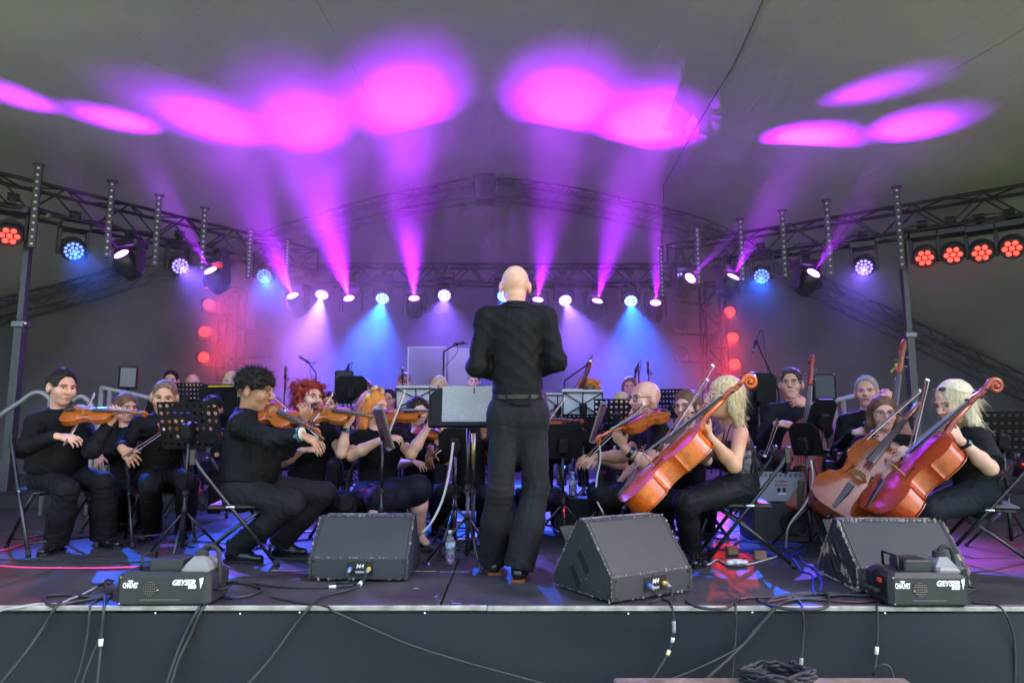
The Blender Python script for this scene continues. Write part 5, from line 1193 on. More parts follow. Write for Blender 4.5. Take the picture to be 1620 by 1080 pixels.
for a in ((('balding man with headset behind the shaved violinist'), 270, 603, 8.2, 20, ('fringe', 'black'), 'pink'),
          ('bald player at the back lit red, left of the perforated stand', 304, 608, 8.4, 25, ('bald', 'dark'), 'pink'),
          ('player with dark curls bowed behind the perforated stand', 336, 648, 6.9, 25, ('curly', 'black'), 'tan'),
          ('blonde player at the back just left of the curly haired man', 366, 604, 8.4, 15, ('long', 'blonde'), 'fair', True),
          ('dark haired player behind the red haired woman\'s violin', 520, 640, 7.2, 10, ('short', 'black'), 'pink'),
          ('player with pale hair at the back above the ginger woman\'s flower band', 577, 618, 8.2, 10, ('long', 'brown'), 'pink', True),
          ('player at the back with red lit face left of the clear panel', 616, 632, 8.2, -10, ('short', 'dark'), 'pink'),
          ('woman with long fair hair at the back in front of the clear panel', 694, 613, 7.8, -15, ('long', 'blonde'), 'fair', True),
          ('small far player in dark beside the conductor\'s left sleeve', 750, 604, 9.4, 0, ('short', 'dark'), 'pink'),
          ('player with ginger curls and dark glasses behind white sheets at right', 932, 617, 8.0, 0, ('curlylong', 'ginger'), 'brown', True, GLASSB),
          ('blonde player with glasses behind the perforated stand right of centre', 983, 640, 7.2, -5, ('bob', 'blonde'), 'pink', True, GLASSM),
          ('woman with long brown hair at the back above the bearded man', 996, 612, 8.8, -10, ('long', 'brown'), 'pink', True),
          ('bald man at the back left of the double bass player', 1190, 604, 8.2, -20, ('bald', 'dark'), 'pink'),
          ('player behind the clear panel with red lit head', 640, 606, 9.0, 0, ('short', 'brown'), 'tan')):
    fl = .16 if a[3] > 7.5 else 0.0
    BACK.append((seated(*a, floor=fl) if len(a) > 8 else seated(a[0], *a[1:7], **({'female': a[7]} if len(a) > 7 else {}), floor=fl), a, fl))

# ================================================================ FURNITURE AND GEAR
# ---- riser for the rows at the back
rs = thing('riser', 'low black platform under the players at the back', 'platform', (0, 10.0, 0))
for i in range(-3, 3): MB().rbox((i * 2.0 + 1, 0, .075), (1.99, 5.0, .15), .008).build('riser_panel', mat('riser_black', (.02, .02, .022), .7, 0, (6, .3)), rs)
# ---- folding chair, built once, then copied
SEATM = mat('chair_plastic', (.02, .02, .024), .3, 0, (30, .3), None, spec=.6); SEATP = mat('seat_pad', (.12, .12, .125), .8); TUBEM = mat('chair_tube', (.07, .07, .075), .3, .75, (30, .25))
def chair_proto():
    t = thing('folding_chair', 'x', 'chair'); w = .21
    MB().rbox((0, 0, .44), (.4, .38, .03), .012).build('seat', SEATM, t)
    mb = MB(); n = 10; vs_ = []
    for j in range(2):
        for i in range(n + 1):
            u = -1 + 2 * i / n
            for d in (0, .018): vs_.append((u * (w - .015), -.27 - .045 * (1 - u * u) - j * .03 + d, .66 + j * .19 - .02 * u * u * (1 if j else -1)))
    f = []
    for i in range(n):
        a = i * 2; b = (n + 1) * 2 + i * 2; f += [(a, a + 2, b + 2, b), (a + 1, b + 1, b + 3, a + 3), (a, a + 1, a + 3, a + 2), (b, b + 2, b + 3, b + 1)]
    mb.add(vs_, f).build('backrest', SEATM, t, True)
    for s in (-1, 1):
        lg = MB().tube([(s * w, .24, .012), (s * w, -.05, .44), (s * w, -.25, .74), (s * w, -.3, .86)], .0125, 8).build('leg', TUBEM, t, True)
        MB().cyl((s * w, .245, 0), (s * w, .225, .045), .016).build('foot_cap', RUBBER, lg, True)
        l2 = MB().tube([(s * (w - .03), -.3, .012), (s * (w - .03), -.05, .26), (s * (w - .03), .15, .43)], .0125, 8).build('leg', TUBEM, t, True)
        MB().cyl((s * (w - .03), -.305, 0), (s * (w - .03), -.28, .04), .016).build('foot_cap', RUBBER, l2, True)
        MB().ell((s * (w + .004), -.05, .44), (.01, .035, .014), None, 8, 6).build('hinge_plate', CHROME, t, True)
        MB().rbox((s * w, -.285, .81), (.034, .04, .12), .008).build('corner_guard', SEATM, t)
    for y, z, ww in ((.19, .085, w), (-.245, .07, w - .03)): MB().cyl((-ww, y, z), (ww, y, z), .009, n=7).build('crossbar', TUBEM, t, True)
    return t
CH = chair_proto(); CHG = 'black folding chairs of the players'
def chair(pp, label, pad=False, dz=0.0, back=.05):
    f = pp['fw'] * A(1, 1, 0); f = nrm(f); pv = pp['pv']; c = copy_tree(CH); tag(c, label, 'chair', CHG)
    c.location = (pv[0] + f[0] * .02, pv[1] + f[1] * .02, dz); c.rotation_euler = (0, 0, math.atan2(-f[0], f[1])); k = (pv[2] - dz - .085) / .455; c.scale = (1, 1, max(.8, min(1.15, k)))
    if pad: MB().rbox((0, -.02, .466), (.4, .38, .022), .01).build('seat_pad', SEATP, c)
    return c
# ---- music stands
DESKM = mat('desk_black', (.009, .009, .01), .5, 0, (40, .3), spec=.2); PAPER = mat('sheet_paper', (.42, .42, .45), .8)
n_, l_, b_ = nodes_of(PAPER)                                        # printed staves: fine grey rules and note blots on the sheet
tcn = n_.new('ShaderNodeTexCoord'); wv = n_.new('ShaderNodeTexWave'); wv.bands_direction = 'Z'; wv.inputs['Scale'].default_value = 12; wv.inputs['Distortion'].default_value = 0
w2 = n_.new('ShaderNodeTexWave'); w2.bands_direction = 'X'; w2.inputs['Scale'].default_value = 7
nz = n_.new('ShaderNodeTexNoise'); nz.inputs['Scale'].default_value = 26; mpn = n_.new('ShaderNodeMapping'); mpn.inputs['Scale'].default_value = (1, 1, 3)
rp = n_.new('ShaderNodeValToRGB'); rp.color_ramp.elements[0].position = .52; rp.color_ramp.elements[1].position = .62; rp.color_ramp.elements[0].color = (.42, .42, .45, 1); rp.color_ramp.elements[1].color = (.12, .12, .14, 1)
mx = n_.new('ShaderNodeMixRGB'); mx.blend_type = 'MULTIPLY'; mx.inputs[0].default_value = 1
l_.new(tcn.outputs['Generated'], wv.inputs['Vector']); l_.new(tcn.outputs['Generated'], mpn.inputs[0]); l_.new(mpn.outputs[0], nz.inputs['Vector']); l_.new(wv.outputs[0], mx.inputs[1]); l_.new(nz.outputs['Fac'], mx.inputs[2]); l_.new(mx.outputs[0], rp.inputs[0]); l_.new(rp.outputs[0], b_.inputs['Base Color'])
rp.color_ramp.elements[0].position = .3; rp.color_ramp.elements[1].position = .5
BLANK = mat('sheet_back', (.55, .55, .58), .8, 0, (3, .06))
def perforated(w, h, nx, ny, th=.003):
    """metal desk with real round holes"""
    mb = MB(); cx, cy_ = w / nx, h / ny; r = min(cx, cy_) * .29; vs_, fs = [], []
    for i in range(nx):
        for j in range(ny):
            ox, oy = -w / 2 + (i + .5) * cx, (j + .5) * cy_; o = len(vs_)
            sq = [(1, 0), (1, 1), (0, 1), (-1, 1), (-1, 0), (-1, -1), (0, -1), (1, -1)]
            for z in (0, th):
                vs_ += [(ox + a * cx / 2, oy + b * cy_ / 2, z) for a, b in sq]; vs_ += [(ox + r * math.cos(k * math.pi / 4), oy + r * math.sin(k * math.pi / 4), z) for k in range(8)]
            for k in range(8):
                q = (k + 1) % 8; fs += [(o + 16 + k, o + 16 + q, o + 24 + q, o + 24 + k), (o + k, o + 8 + k, o + 8 + q, o + q), (o + 8 + k, o + 24 + k, o + 24 + q, o + 8 + q)]
    return mb.add(vs_, fs)
def tripod(t, ztop, r=.011, spread=.27, rot=0.0, zj=.3, heavy=False):
    MB().cyl((0, 0, .06), (0, 0, ztop * .55), r * 1.25, n=8).build('lower_tube', TUBEM if not heavy else BLACKM, t, True); MB().cyl((0, 0, ztop * .55), (0, 0, ztop), r, n=8).build('upper_tube', TUBEM, t, True)
    MB().cyl((0, 0, ztop * .53), (0, 0, ztop * .57), r * 1.9, n=8).cyl((0, 0, ztop * .55), (.035, -.01, ztop * .55), .006).build('lock_collar', BLACKM, t, 'edge')
    MB().cyl((0, 0, zj - .02), (0, 0, zj + .02), r * 1.9, n=8).build('leg_collar', BLACKM, t, True)
    for k in range(3):
        a = rot + k * 2 * math.pi / 3; d = A(math.cos(a), math.sin(a), 0)
        lg = MB().cyl(A(0, 0, zj), d * spread + A(0, 0, .012), .0085, n=7).cyl(A(0, 0, .07), d * spread * .55 + A(0, 0, zj * .48), .005, n=5).build('leg', BLACKM if heavy else TUBEM, t, True)
        MB().ell(d * spread + A(0, 0, .012), (.016, .016, .012), None, 8, 6).build('rubber_foot', RUBBER, lg, True)
MSG = 'music stands between the players'
def stand(label, px, py, Y, yaw, kind='solid', w=.48, h=.34, tilt=22, rot=.4, name='music_stand', z0=0.0):
    """px, py: middle of the desk; yaw: way the desk's reading side looks (0 = camera)"""
    c = P(px, py, Y); t = thing(name, label, 'music stand', (c[0], c[1], z0), 0, MSG); q = R(yaw); f = A(math.sin(q), -math.cos(q), 0); r_ = A(math.cos(q), math.sin(q), 0); ti = R(tilt)
    u = A(0, 0, 1) * math.cos(ti) - f * math.sin(ti); n = f * math.cos(ti) + A(0, 0, 1) * math.sin(ti); M = np.stack([r_, u, n], 1); cl = A(0, 0, c[2] - z0); o = cl - u * h / 2
    if kind == 'perf':
        d = perforated(w, h, 9, 6); d.v = [tuple(M @ np.array(p) + o) for p in d.v]; d.build('desk', DESKM, t)
    elif kind == 'wire':
        d = MB()
        for a, b in (((-w / 2, 0), (w / 2, 0)), ((-w / 2, h), (w / 2, h)), ((-w / 2, 0), (-w / 2, h)), ((w / 2, 0), (w / 2, h)), ((0, h * .5), (-w / 2, h)), ((0, h * .5), (w / 2, h)), ((0, h * .5), (-w / 2, 0)), ((0, h * .5), (w / 2, 0)), ((0, 0), (0, h))):
            d.cyl(o + M @ A(*a, 0), o + M @ A(*b, 0), .006, n=6)
        d.build('desk', DESKM, t)
    else:
        MB().prism([(-w / 2, 0), (w / 2, 0), (w / 2, h - .05), (w / 2 - .05, h), (-w / 2 + .05, h), (-w / 2, h - .05)], -.004, .004, M, o).build('desk', DESKM, t)
        if kind == 'conductor':
            for s in (-1, 1): MB().box(o + M @ A(s * w / 2, h / 2, .012), (.006, h, .03), M).build('side_flange', DESKM, t)
    MB().box(o + M @ A(0, -.002, .028), (w, .006, .06), M).box(o + M @ A(0, .008, .058), (w, .022, .005), M).build('lip', DESKM, t)
    MB().rbox(cl - n * .03 - u * .03, (.07, .1, .05), .01, M).build('desk_clamp', PLAST, t)
    b = cl - n * .04 - u * .05; MB().cyl(A(0, 0, b[2] - .06), b, .013, n=8).build('neck_tube', BLACKM, t, True)
    tripod(t, b[2] - .05, rot=rot)
    t['M'] = 0; return t, M, cl + A(c[0], c[1], z0), w, h
def sheets(label, st, pages, matl=None, group='sheets of music'):
    t0, M, c, w, h = st; t = thing('sheet_music', label, 'sheet music', c, 0, group)
    for i, (x, y, pw, ph, rz) in enumerate(pages):
        Rz = np.array([[math.cos(rz), -math.sin(rz), 0], [math.sin(rz), math.cos(rz), 0], [0, 0, 1]]); n = 6; v = []; f = []
        for j in range(2):
            for k in range(n + 1):
                u = k / n - .5; v.append(M @ (Rz @ A(u * pw, (j - .5) * ph, 0) + A(x, y, .008 + i * .0025 + .012 * math.sin(math.pi * (u + .5)) * (1 if j else .4))))
        for k in range(n): f.append((k, k + 1, n + 2 + k, n + 1 + k))
        mesh_obj('page', v, f, matl or PAPER, t, True)
    return t
# conductor's desk: black folder, pages towards us
st = stand('wide black conductor\'s desk with open score, left of his hip', 741, 644, 4.42, 2, 'conductor', .5, .26, 14, .9)
sheets('open score of white pages on the conductor\'s desk', st, [(-.068, .012, .2, .25, 0), (.14, .012, .2, .25, 0), (-.03, -.012, .165, .2, 0)])
tp = thing('stand_pole', 'second upright pole just right of the conductor\'s desk pole', 'stand pole', F(748, 884)); tripod(tp, .8, .011, .22, 1.3, .12, True); MB().cyl((0, 0, .62), (0, 0, .82), .0135).build('brass_sleeve', mat('brass', (.45, .38, .18), .35, .8), tp, True)
st = stand('grey backed desk seen under the conductor\'s desk', 721, 694, 5.0, 172, 'solid', .26, .16, 20, .2)
PD = stand('black perforated stand in front of the shaved violinist', 300, 672, 4.72, 172, 'perf', .45, .33, 18, .75)
stand('black solid stand just right of the conductor\'s legs', 890, 697, 5.2, 188, 'solid', .31, .26, 14, .5)
stand('perforated stand low behind the black stand right of the conductor', 922, 682, 5.9, 180, 'perf', .34, .3, 14, .5)
st = stand('wire stand with white pages right of the conductor', 922, 640, 6.6, 180, 'wire', .38, .24, 12, .5); sheets('two white pages backlit on the wire stand right of the conductor', st, [(-.09, .01, .2, .27, 0), (.1, .012, .2, .28, 0)], BLANK)
st = stand('wire stand with pages at the conductor\'s right elbow', 882, 642, 6.9, 180, 'wire', .3, .22, 12, .3); sheets('white page just beside the conductor\'s right hip', st, [(0, 0, .24, .26, .03)], BLANK)
st = stand('wire stand with pages behind the ginger woman\'s violin', 658, 630, 6.9, 180, 'wire', .4, .2, 12, .3); sheets('two white pages behind the dark haired woman', st, [(-.1, .01, .2, .24, 0), (.1, .01, .2, .24, 0)], BLANK)
stand('perforated stand behind the bearded man\'s glasses', 975, 656, 6.4, 180, 'perf', .42, .3, 12, .5)
stand('perforated stand behind the tied haired cellist\'s head', 1066, 638, 7.0, 165, 'perf', .3, .3, 12, .5)
stand('perforated stand behind the shaved violinist\'s head', 296, 626, 7.0, 180, 'perf', .34, .27, 12, .5)
stand('solid black stand with yellow pencil behind the curly haired man', 345, 624, 7.6, 182, 'solid', .42, .24, 12, .5)
pcl = P(350, 611, 7.5); MB().cyl((-.14, 0, 0), (.14, 0, .004), .009, n=6).build('pencil', YEL).location = tuple(pcl); tag(bpy.data.objects['pencil'], 'yellow pencil lying on the top edge of a black stand', 'pencil')
stand('tall solid black stand behind the blonde cellist\'s scroll', 1199, 622, 6.9, 185, 'solid', .38, .42, 10, .5)
stand('small black stand between the jacketed man and the grey haired man', 1300, 656, 5.3, 200, 'solid', .25, .26, 24, .5)
stand('black stand in front of the red double bass', 1274, 694, 5.0, 125, 'solid', .24, .24, 16, .5)
stand('perforated stand behind the blonde woman at far right', 1585, 688, 5.0, 160, 'perf', .4, .36, 20, .5)
stand('dark solid stand at the back between the red and ginger haired women', 556, 616, 7.4, 182, 'solid', .34, .3, 10, .4)
SILV2 = mat('device_edge', (.2, .2, .21), .5, .3); SCRN = mat('device_back', (.1, .055, .055), .5)
def tablet(label, px, py, Y, yaw, foot):
    t = thing('tablet_stand', label, 'tablet stand', A(*P(px, py, Y)[:2], 0)); z = P(px, py, Y)[2]; q = R(yaw); f = A(math.sin(q), -math.cos(q), 0); r_ = A(math.cos(q), math.sin(q), 0); u = nrm(A(0, 0, 1) - f * .33); n = np.cross(r_, u); M = np.stack([r_, u, n], 1)
    MB().rbox(A(0, 0, z), (.21, .28, .012), .004, M).build('tablet', SCRN, t); MB().box(A(0, 0, z) + n * .008, (.212, .284, .006), M).build('tablet_edge', SILV2, t)
    for s in (-1, 1): MB().rbox(A(0, 0, z) + u * s * .145, (.06, .022, .035), .005, M).build('holder_jaw', SILV2, t)
    MB().cyl(A(0, 0, z - .08), A(0, 0, z) - n * .03, .012).build('arm', BLACKM, t, True); tripod(t, z - .06, .011, .26, .6)
tablet('tablet on a stand seen edge on in front of the ginger woman', 606, 678, 4.75, 118, 0)
tablet('tablet on a stand seen edge on right of the conductor', 947, 668, 4.95, -106, 0)
# ---- stage monitors
CAB = mat('monitor_paint', (.033, .035, .038), .6, 0, (7, .2), (320, .12)); n_, l_, b_ = nodes_of(CAB)
def scuffed(m, thr, scale, wood_c):
    n_, l_, b_ = nodes_of(m); tcn = n_.new('ShaderNodeTexCoord'); nz = n_.new('ShaderNodeTexNoise'); nz.inputs['Scale'].default_value = scale; nz.inputs['Detail'].default_value = 6; nz.inputs['Roughness'].default_value = .65
    g = n_.new('ShaderNodeNewGeometry'); rp = n_.new('ShaderNodeValToRGB'); rp.color_ramp.elements[0].position = thr; rp.color_ramp.elements[1].position = thr + .025
    mx = n_.new('ShaderNodeMixRGB'); old = b_.inputs['Base Color'].links[0].from_socket; l_.new(tcn.outputs['Object'], nz.inputs['Vector']); l_.new(nz.outputs['Fac'], rp.inputs[0]); l_.new(rp.outputs[0], mx.inputs[0]); l_.new(old, mx.inputs[1]); mx.inputs[2].default_value = (*wood_c, 1); l_.new(mx.outputs[0], b_.inputs['Base Color'])
scuffed(CAB, .74, 11, (.3, .27, .22))
CABW = mat('monitor_worn', (.03, .03, .03), .6, 0, (7, .2), (60, .6)); scuffed(CABW, .6, 9, (.42, .34, .24))
CABS = mat('monitor_side', (.03, .031, .032), .6, 0, (7, .2), (60, .6)); scuffed(CABS, .68, 16, (.4, .36, .3))
EDGEW = mat('worn_edge', (.3, .29, .27), .8, 0, (40, .8, (.04, .04, .04)))
def monitor(label, corner, rz, w, side, h=.36, worn=False):
    """corner: front left foot; the slanted back and the socket panel look at the audience"""
    t = thing('stage_monitor', label, 'stage monitor', corner, rz, 'stage monitors along the front edge')
    prof = [(0, .012), (0, .125), (.02, .145), (.2, h - .01), (.22, h), (.27, h), (.5, .06), (.5, .012)]
    def slab(x0, x1, inset=0.0):
        return MB().prism([(y, z) for y, z in prof], x0, x1, np.array([[0, 0, 1], [1, 0, 0], [0, 1, 0.]]))
    slab(.018, w - .018).build('cabinet', CAB, t, bevel=.006)
    for x0, x1 in ((0, .0175), (w - .0175, w)):
        sd = MB().prism([(y * 1.0, z) for y, z in prof], x0, x1, np.array([[0, 0, 1], [1, 0, 0], [0, 1, 0.]])).build('side_panel', side, t, bevel=.004)
    for y, z in ((.13, .17), (.2, .09)):                            # hand grips in the left cheek: pocket shade painted as flat near-black patches
        Mq = np.array([[0, 0, -1], [math.cos(.9), -math.sin(.9), 0], [math.sin(.9), math.cos(.9), 0.]])
        gp = MB().box(A(-.0012, y + .09, z), (.115, .05, .004), Mq).build('hand_grip', mat('grip_shade', (.006, .006, .006), .9), t, bevel=.0015)
        for s in (-1, 1): MB().box(A(-.004, y + .09, z) + Mq @ A(0, s * .028, 0), (.12, .008, .01), Mq).build('grip_rim', side, gp)
    nn = nrm(A(0, -(h - .155), .18)); ss = nrm(A(0, .18, h - .155)); Mx = np.stack([A(1, 0, 0), ss, nn], 1)
    MB().box(A(w / 2, .27 + .006, h - .003) * A(1, 1, 1) + A(0, .0, .004), (w - .05, .03, .008)).build('top_rail', EDGEW, t)
    MB().box((w / 2, .39, .205), (w - .06, .006, .28), np.array([[1, 0, 0], [0, math.cos(-.69), -math.sin(-.69)], [0, math.sin(-.69), math.cos(-.69)]])).build('grille', mat('grille_mesh', (.02, .02, .02), .6, 0, (200, .6)), t)
    pl = MB().box((w * .52, -.0015, .072), (.15, .004, .075)).build('socket_plate', mat('plate', (.008, .008, .009), .4), t, bevel=.001)
    text_part('plate_text', 'M4', .034, PRINTW, pl, (w * .52, -.0042, .083), Matrix.Rotation(R(90), 4, 'X'), .0003, .2, .0003)
    MB().box((w * .52, -.0042, .052), (.05, .001, .012)).build('plate_print', mat('plate_print', (.35, .35, .36), .6), pl)
    for s, c_ in ((-1, (.05, .12, .5)), (1, (.7, .5, .05))):
        x = w * .52 + s * .052; k = MB().cyl((x, -.003, .07), (x, -.03, .068), .0125, n=12).build('plug', mat('plug_%d' % s, c_, .4), t, True); MB().cyl((x, -.03, .068), (x, -.055, .058), .0105, .008).build('plug_boot', mat('plug_grey', (.3, .3, .32), .5), k, True)
        MB().tube([(x, -.055, .058), (x - .005, -.07, .04), (x - .012 * s, -.075, .015), (x - .06, -.08, .009)], .006, 6).build('cable_tail', RUBBER, k, True)
    cr = random.Random(int(w * 1e4) + int(h * 1e3)); mb = MB()
    ed = [((0, 0, .013), (0, 0, .125)), ((0, 0, .13), (0, .2, h)), ((w, 0, .013), (w, 0, .125)), ((w, 0, .13), (w, .2, h)), ((0, 0, .013), (w, 0, .013)), ((0, .2, h), (w, .2, h)), ((0, 0, .013), (0, .5, .013)), ((0, .27, h), (0, .5, .06)), ((0, .0, .13), (w, .0, .13))]
    for a_, b_ in ed:
        a_, b_ = A(*a_), A(*b_)
        for q in range(int(np.linalg.norm(b_ - a_) * (150 if worn else 80))):
            c_ = a_ + (b_ - a_) * min(1, max(0, cr.random() ** .8)); sz = cr.uniform(.0015, .005) * (2.2 if cr.random() < .12 else 1) * (1.5 if worn else 1)
            mb.ell(c_ + A(0, .002, -.001), (sz * cr.uniform(.5, 1), sz * cr.uniform(.4, .9) , sz * cr.uniform(.6, 1.4)), None, 5, 3)
    mb.build('edge_chips', mat('chip_wood', (.36, .32, .26), .8, 0, (60, .5)), t)['kind'] = 'stuff'
    for i in range(6):
        MB().lathe([(.007, 0), (.006, .002), (.001, .003)], 8, np.array([[1, 0, 0], [0, 0, -1], [0, 1, 0.]]), (.03 + (w - .06) * (i % 3) / 2, -.001, .03 + .08 * (i // 3))).build('screw', BLACKM, t)
    return t
m1 = F(487, 919); monitor('stage monitor left of the conductor, seen squarely from behind', m1, R(-1), np.linalg.norm(F(649, 916) - m1) * .985, CABS, .335)
m2 = F(968, 957); monitor('stage monitor right of the conductor, turned to show its worn side', m2, R(31), .54, CABS, .375)
m3 = F(1358, 938); monitor('badly chipped stage monitor behind the right fog machine', m3, R(-2), .57, CABW, .345, True)
# ---- fog machines
FOGB = mat('fog_case', (.022, .024, .026), .5, 0, (20, .25), (150, .15)); TANK = mat('tank_plastic', (.24, .24, .23), .35, trans=.15); MESHM = mat('fan_mesh', (.12, .1, .085), .5, .4)
def fog(label, corner, rz, w):
    t = thing('fog_machine', label, 'fog machine', corner, rz, 'fog machines on the stage edge'); d, h = .25, .155
    MB().rbox((w / 2, d / 2, h / 2 + .006), (w, d, h), .022).build('case', FOGB, t)
    MB().rbox((w * .46, d * .52, h + .03), (w * .36, d * .6, .055), .008).build('nozzle_box', FOGB, t); MB().box((w * .46, d * .52, h + .0585), (w * .28, d * .45, .003)).build('nozzle_slot', mat('slot', (.006, .006, .006), .9), t)
    MB().tube([(w * .2, .06, h), (w * .2, .06, h + .075), (w * .2, .2, h + .075), (w * .2, .2, h)], .007, 7).build('handle', BLACKM, t, True)
    tk = MB().rbox((w * .8, d * .45, h + .012), (w * .3, d * .7, .03), .012).add([(w * .66, .05, h + .026), (w * .94, .05, h + .026), (w * .94, .19, h + .026), (w * .66, .19, h + .026), (w * .75, .07, h + .07), (w * .85, .07, h + .07), (w * .85, .14, h + .07), (w * .75, .14, h + .07)], [(0, 1, 5, 4), (1, 2, 6, 5), (2, 3, 7, 6), (3, 0, 4, 7), (4, 5, 6, 7)]).build('fluid_tank', TANK, t)
    MB().lathe([(.03, 0), (.031, .006), (.029, .028), (.02, .032)], 16, None, (w * .8, d * .42, h + .065)).build('cap', RUBBER, tk, 'edge')
    MB().tube(smoothpath([(w * .8, d * .42, h + .095), (w * .86, d * .42, h + .115), (w * .96, d * .42, h + .1), (w * .995, d * .44, h + .03), (w * 1.0, d * .44, h * .5)], 4), .011, 8).build('hose', RUBBER, tk, True)
    fan = MB(); rr = .034
    for k in range(-3, 4):
        q = k * .0105; L = math.sqrt(max(0, rr * rr - q * q)); fan.cyl((w * .37 + q, -.002, h * .56 - L), (w * .37 + q, -.002, h * .56 + L), .0022, n=5).cyl((w * .37 - L, -.0035, h * .56 + q), (w * .37 + L, -.0035, h * .56 + q), .0022, n=5)
    MB().lathe([(rr, -.0015), (rr, 0)], 20, np.array([[1, 0, 0], [0, 0, 1], [0, 1, 0.]]), (w * .37, -.0004, h * .56)).build('fan_opening', mat('slot', (.006, .006, .006), .9), t); fan.build('fan_grille', MESHM, t)
    MB().box((w * .48, -.0012, .036), (w * .42, .003, .005)).build('vent_slot', mat('slot_edge', (.09, .095, .1), .4), t)
    RX = Matrix.Rotation(R(90), 4, 'X'); text_part('logo_text', 'CHAUVET', .027, PRINTW, t, (w * .16, -.0016, h * .66), RX @ Matrix.Diagonal((.62, 1.25, 1, 1)), .0004, 0, .0012, .92)
    MB().add([(w * .125, -.002, h * .82), (w * .195, -.002, h * .82), (w * .16, -.002, h * .72)], [(0, 2, 1)]).build('logo_mark', PRINTW, t)
    text_part('model_text', 'GEYSER', .034, PRINTW, t, (w * .72, -.0016, h * .74), RX, .0004, .25, .0016, .95); text_part('model_suffix', 'RGB', .02, PRINTW, t, (w * .81, -.0016, h * .61), RX, .0004, .25, .0012)
    MB().add([(w * .885, -.002, h * .86), (w * .93, -.002, h * .9), (w * .925, -.002, h * .74), (w * .9, -.002, h * .55), (w * .895, -.002, h * .7)], [(0, 4, 3, 2, 1)]).build('plume_mark', PRINTW, t)
    for x, z in ((.05, .02), (.05, .14), (.3, .52 * h), (.45, .52 * h)): MB().lathe([(.004, 0), (.003, .0015)], 8, np.array([[1, 0, 0], [0, 0, -1], [0, 1, 0.]]), (w * x, -.0005, z)).build('screw', CHROME, t)
    sp = MB().box((-.0015, d * .5, h * .55), (.004, d * .7, h * .6)).build('socket_panel', PLAST, t); MB().rbox((-.01, d * .3, h * .75), (.018, .03, .02), .004).build('power_switch', mat('red_switch', (.6, .02, .02), .4), sp)
    for q in (.35, .55, .75): MB().cyl((-.002, d * q, h * .42), (-.035, d * q, h * .42), .011).build('socket_plug', RUBBER, sp, True)
    br = MB().tube([(w + .0, d * .2, h * .45), (w + .055, d * .2, h * .5), (w + .055, d * .8, h * .5), (w, d * .8, h * .45)], .005, 6).build('bracket', BLACKM, t, True)
    return t
fog('black fog machine at the left end of the stage edge', F(180, 961), R(1), .45)
fog('black fog machine at the right, before the chipped monitor', F(1410, 962), R(-1), np.linalg.norm(F(1537, 962) - F(1410, 962)))
# ---- water bottles
CLEAR = mat('clear_plastic', (.93, .95, .96), .06, 0, trans=.85); 
def bottle(label, base, h=.21, r=.032, cap=(.75, .76, .78)):
    t = thing('water_bottle', label, 'bottle', base, 0, 'water bottles'); pr = [(r * .9, 0), (r, .008)]
    for k in range(7): z = .02 + k * .012; pr += [(r, z), (r * .94, z + .006)]
    pr += [(r, .11), (r, h * .68), (r * .8, h * .8), (r * .42, h * .9), (r * .4, h * .96)]
    MB().lathe(pr, 18).build('body', CLEAR, t, True); MB().lathe([(r * .94, .004), (r * .93, h * .62), (r * .9, h * .625)], 16).build('water', mat('water', (.9, .95, .97), .03, 0, trans=.95), t, True)
    MB().lathe([(r * 1.01, h * .5), (r * 1.015, h * .51), (r * 1.015, h * .66), (r * 1.01, h * .67)], 18).build('label_wrap', mat('bottle_label', (.2, .4, .6), .4, 0, (30, .7, (.7, .75, .8))), t, True); MB().lathe([(r * .46, h * .93), (r * .46, h), (r * .4, h * 1.005)], 14).build('cap', mat('bottle_cap_%s' % cap[0], cap, .4), t, 'edge')
bottle('clear water bottle standing on the deck left of the conductor\'s feet', F(712, 893))
bottle('bottle with green label under the stand right of the conductor', F(907, 846) * A(1, 1, 0) + A(0, 0, .3), .2, .034)
bt_ = thing('bottle_crate', 'small dark case under the bottle right of the conductor', 'case', F(907, 846)); MB().rbox((0, 0, .15), (.3, .25, .3), .01).build('box', PLAST, bt_)
# ---- bass amplifier on its cabinet
am = F(1240, 858); t = thing('bass_amplifier', 'grey bass combo amplifier behind the blonde cellist\'s chair', 'amplifier', (am[0], am[1], .3), R(-3))
GREYP = mat('amp_panel', (.3, .31, .34), .5, 0, (12, .12)); w_ = .36
MB().rbox((0, .14, .12), (w_, .28, .24), .012).build('case', PLAST, t); fp = MB().box((0, -.002, .115), (w_ - .02, .008, .22)).build('front_panel', GREYP, t, bevel=.002)
for i in range(9):
    MB().cyl((-.15 + i * .037, .01, .242), (-.15 + i * .037, .01, .262), .01, .008).build('knob', PLAST, t, True); MB().box((-.15 + i * .037, -.007, .2), (.026, .002, .026)).build('scale_patch', mat('amp_dark', (.12, .12, .14), .5), fp)
MB().add([(-.075, -.008, .168), (-.04, -.008, .16), (.04, -.008, .16), (.075, -.008, .168), (.03, -.008, .148), (-.03, -.008, .148)], [(0, 1, 5), (1, 2, 4, 5), (2, 3, 4)]).build('wing_logo', mat('amp_dark', (.12, .12, .14), .5), fp)
text_part('brand_text', 'Markulo', .028, mat('red_print', (.5, .05, .04), .6), fp, (0, -.0075, .128), Matrix.Rotation(R(90), 4, 'X'), .0003, .1, .0006)
for x in (-.02, .02): MB().box((x, -.007, .09), (.022, .003, .03)).build('socket', PLAST, fp)
MB().box((.005, -.008, .062), (.06, .004, .012)).build('label_strip', WHITEP, fp)
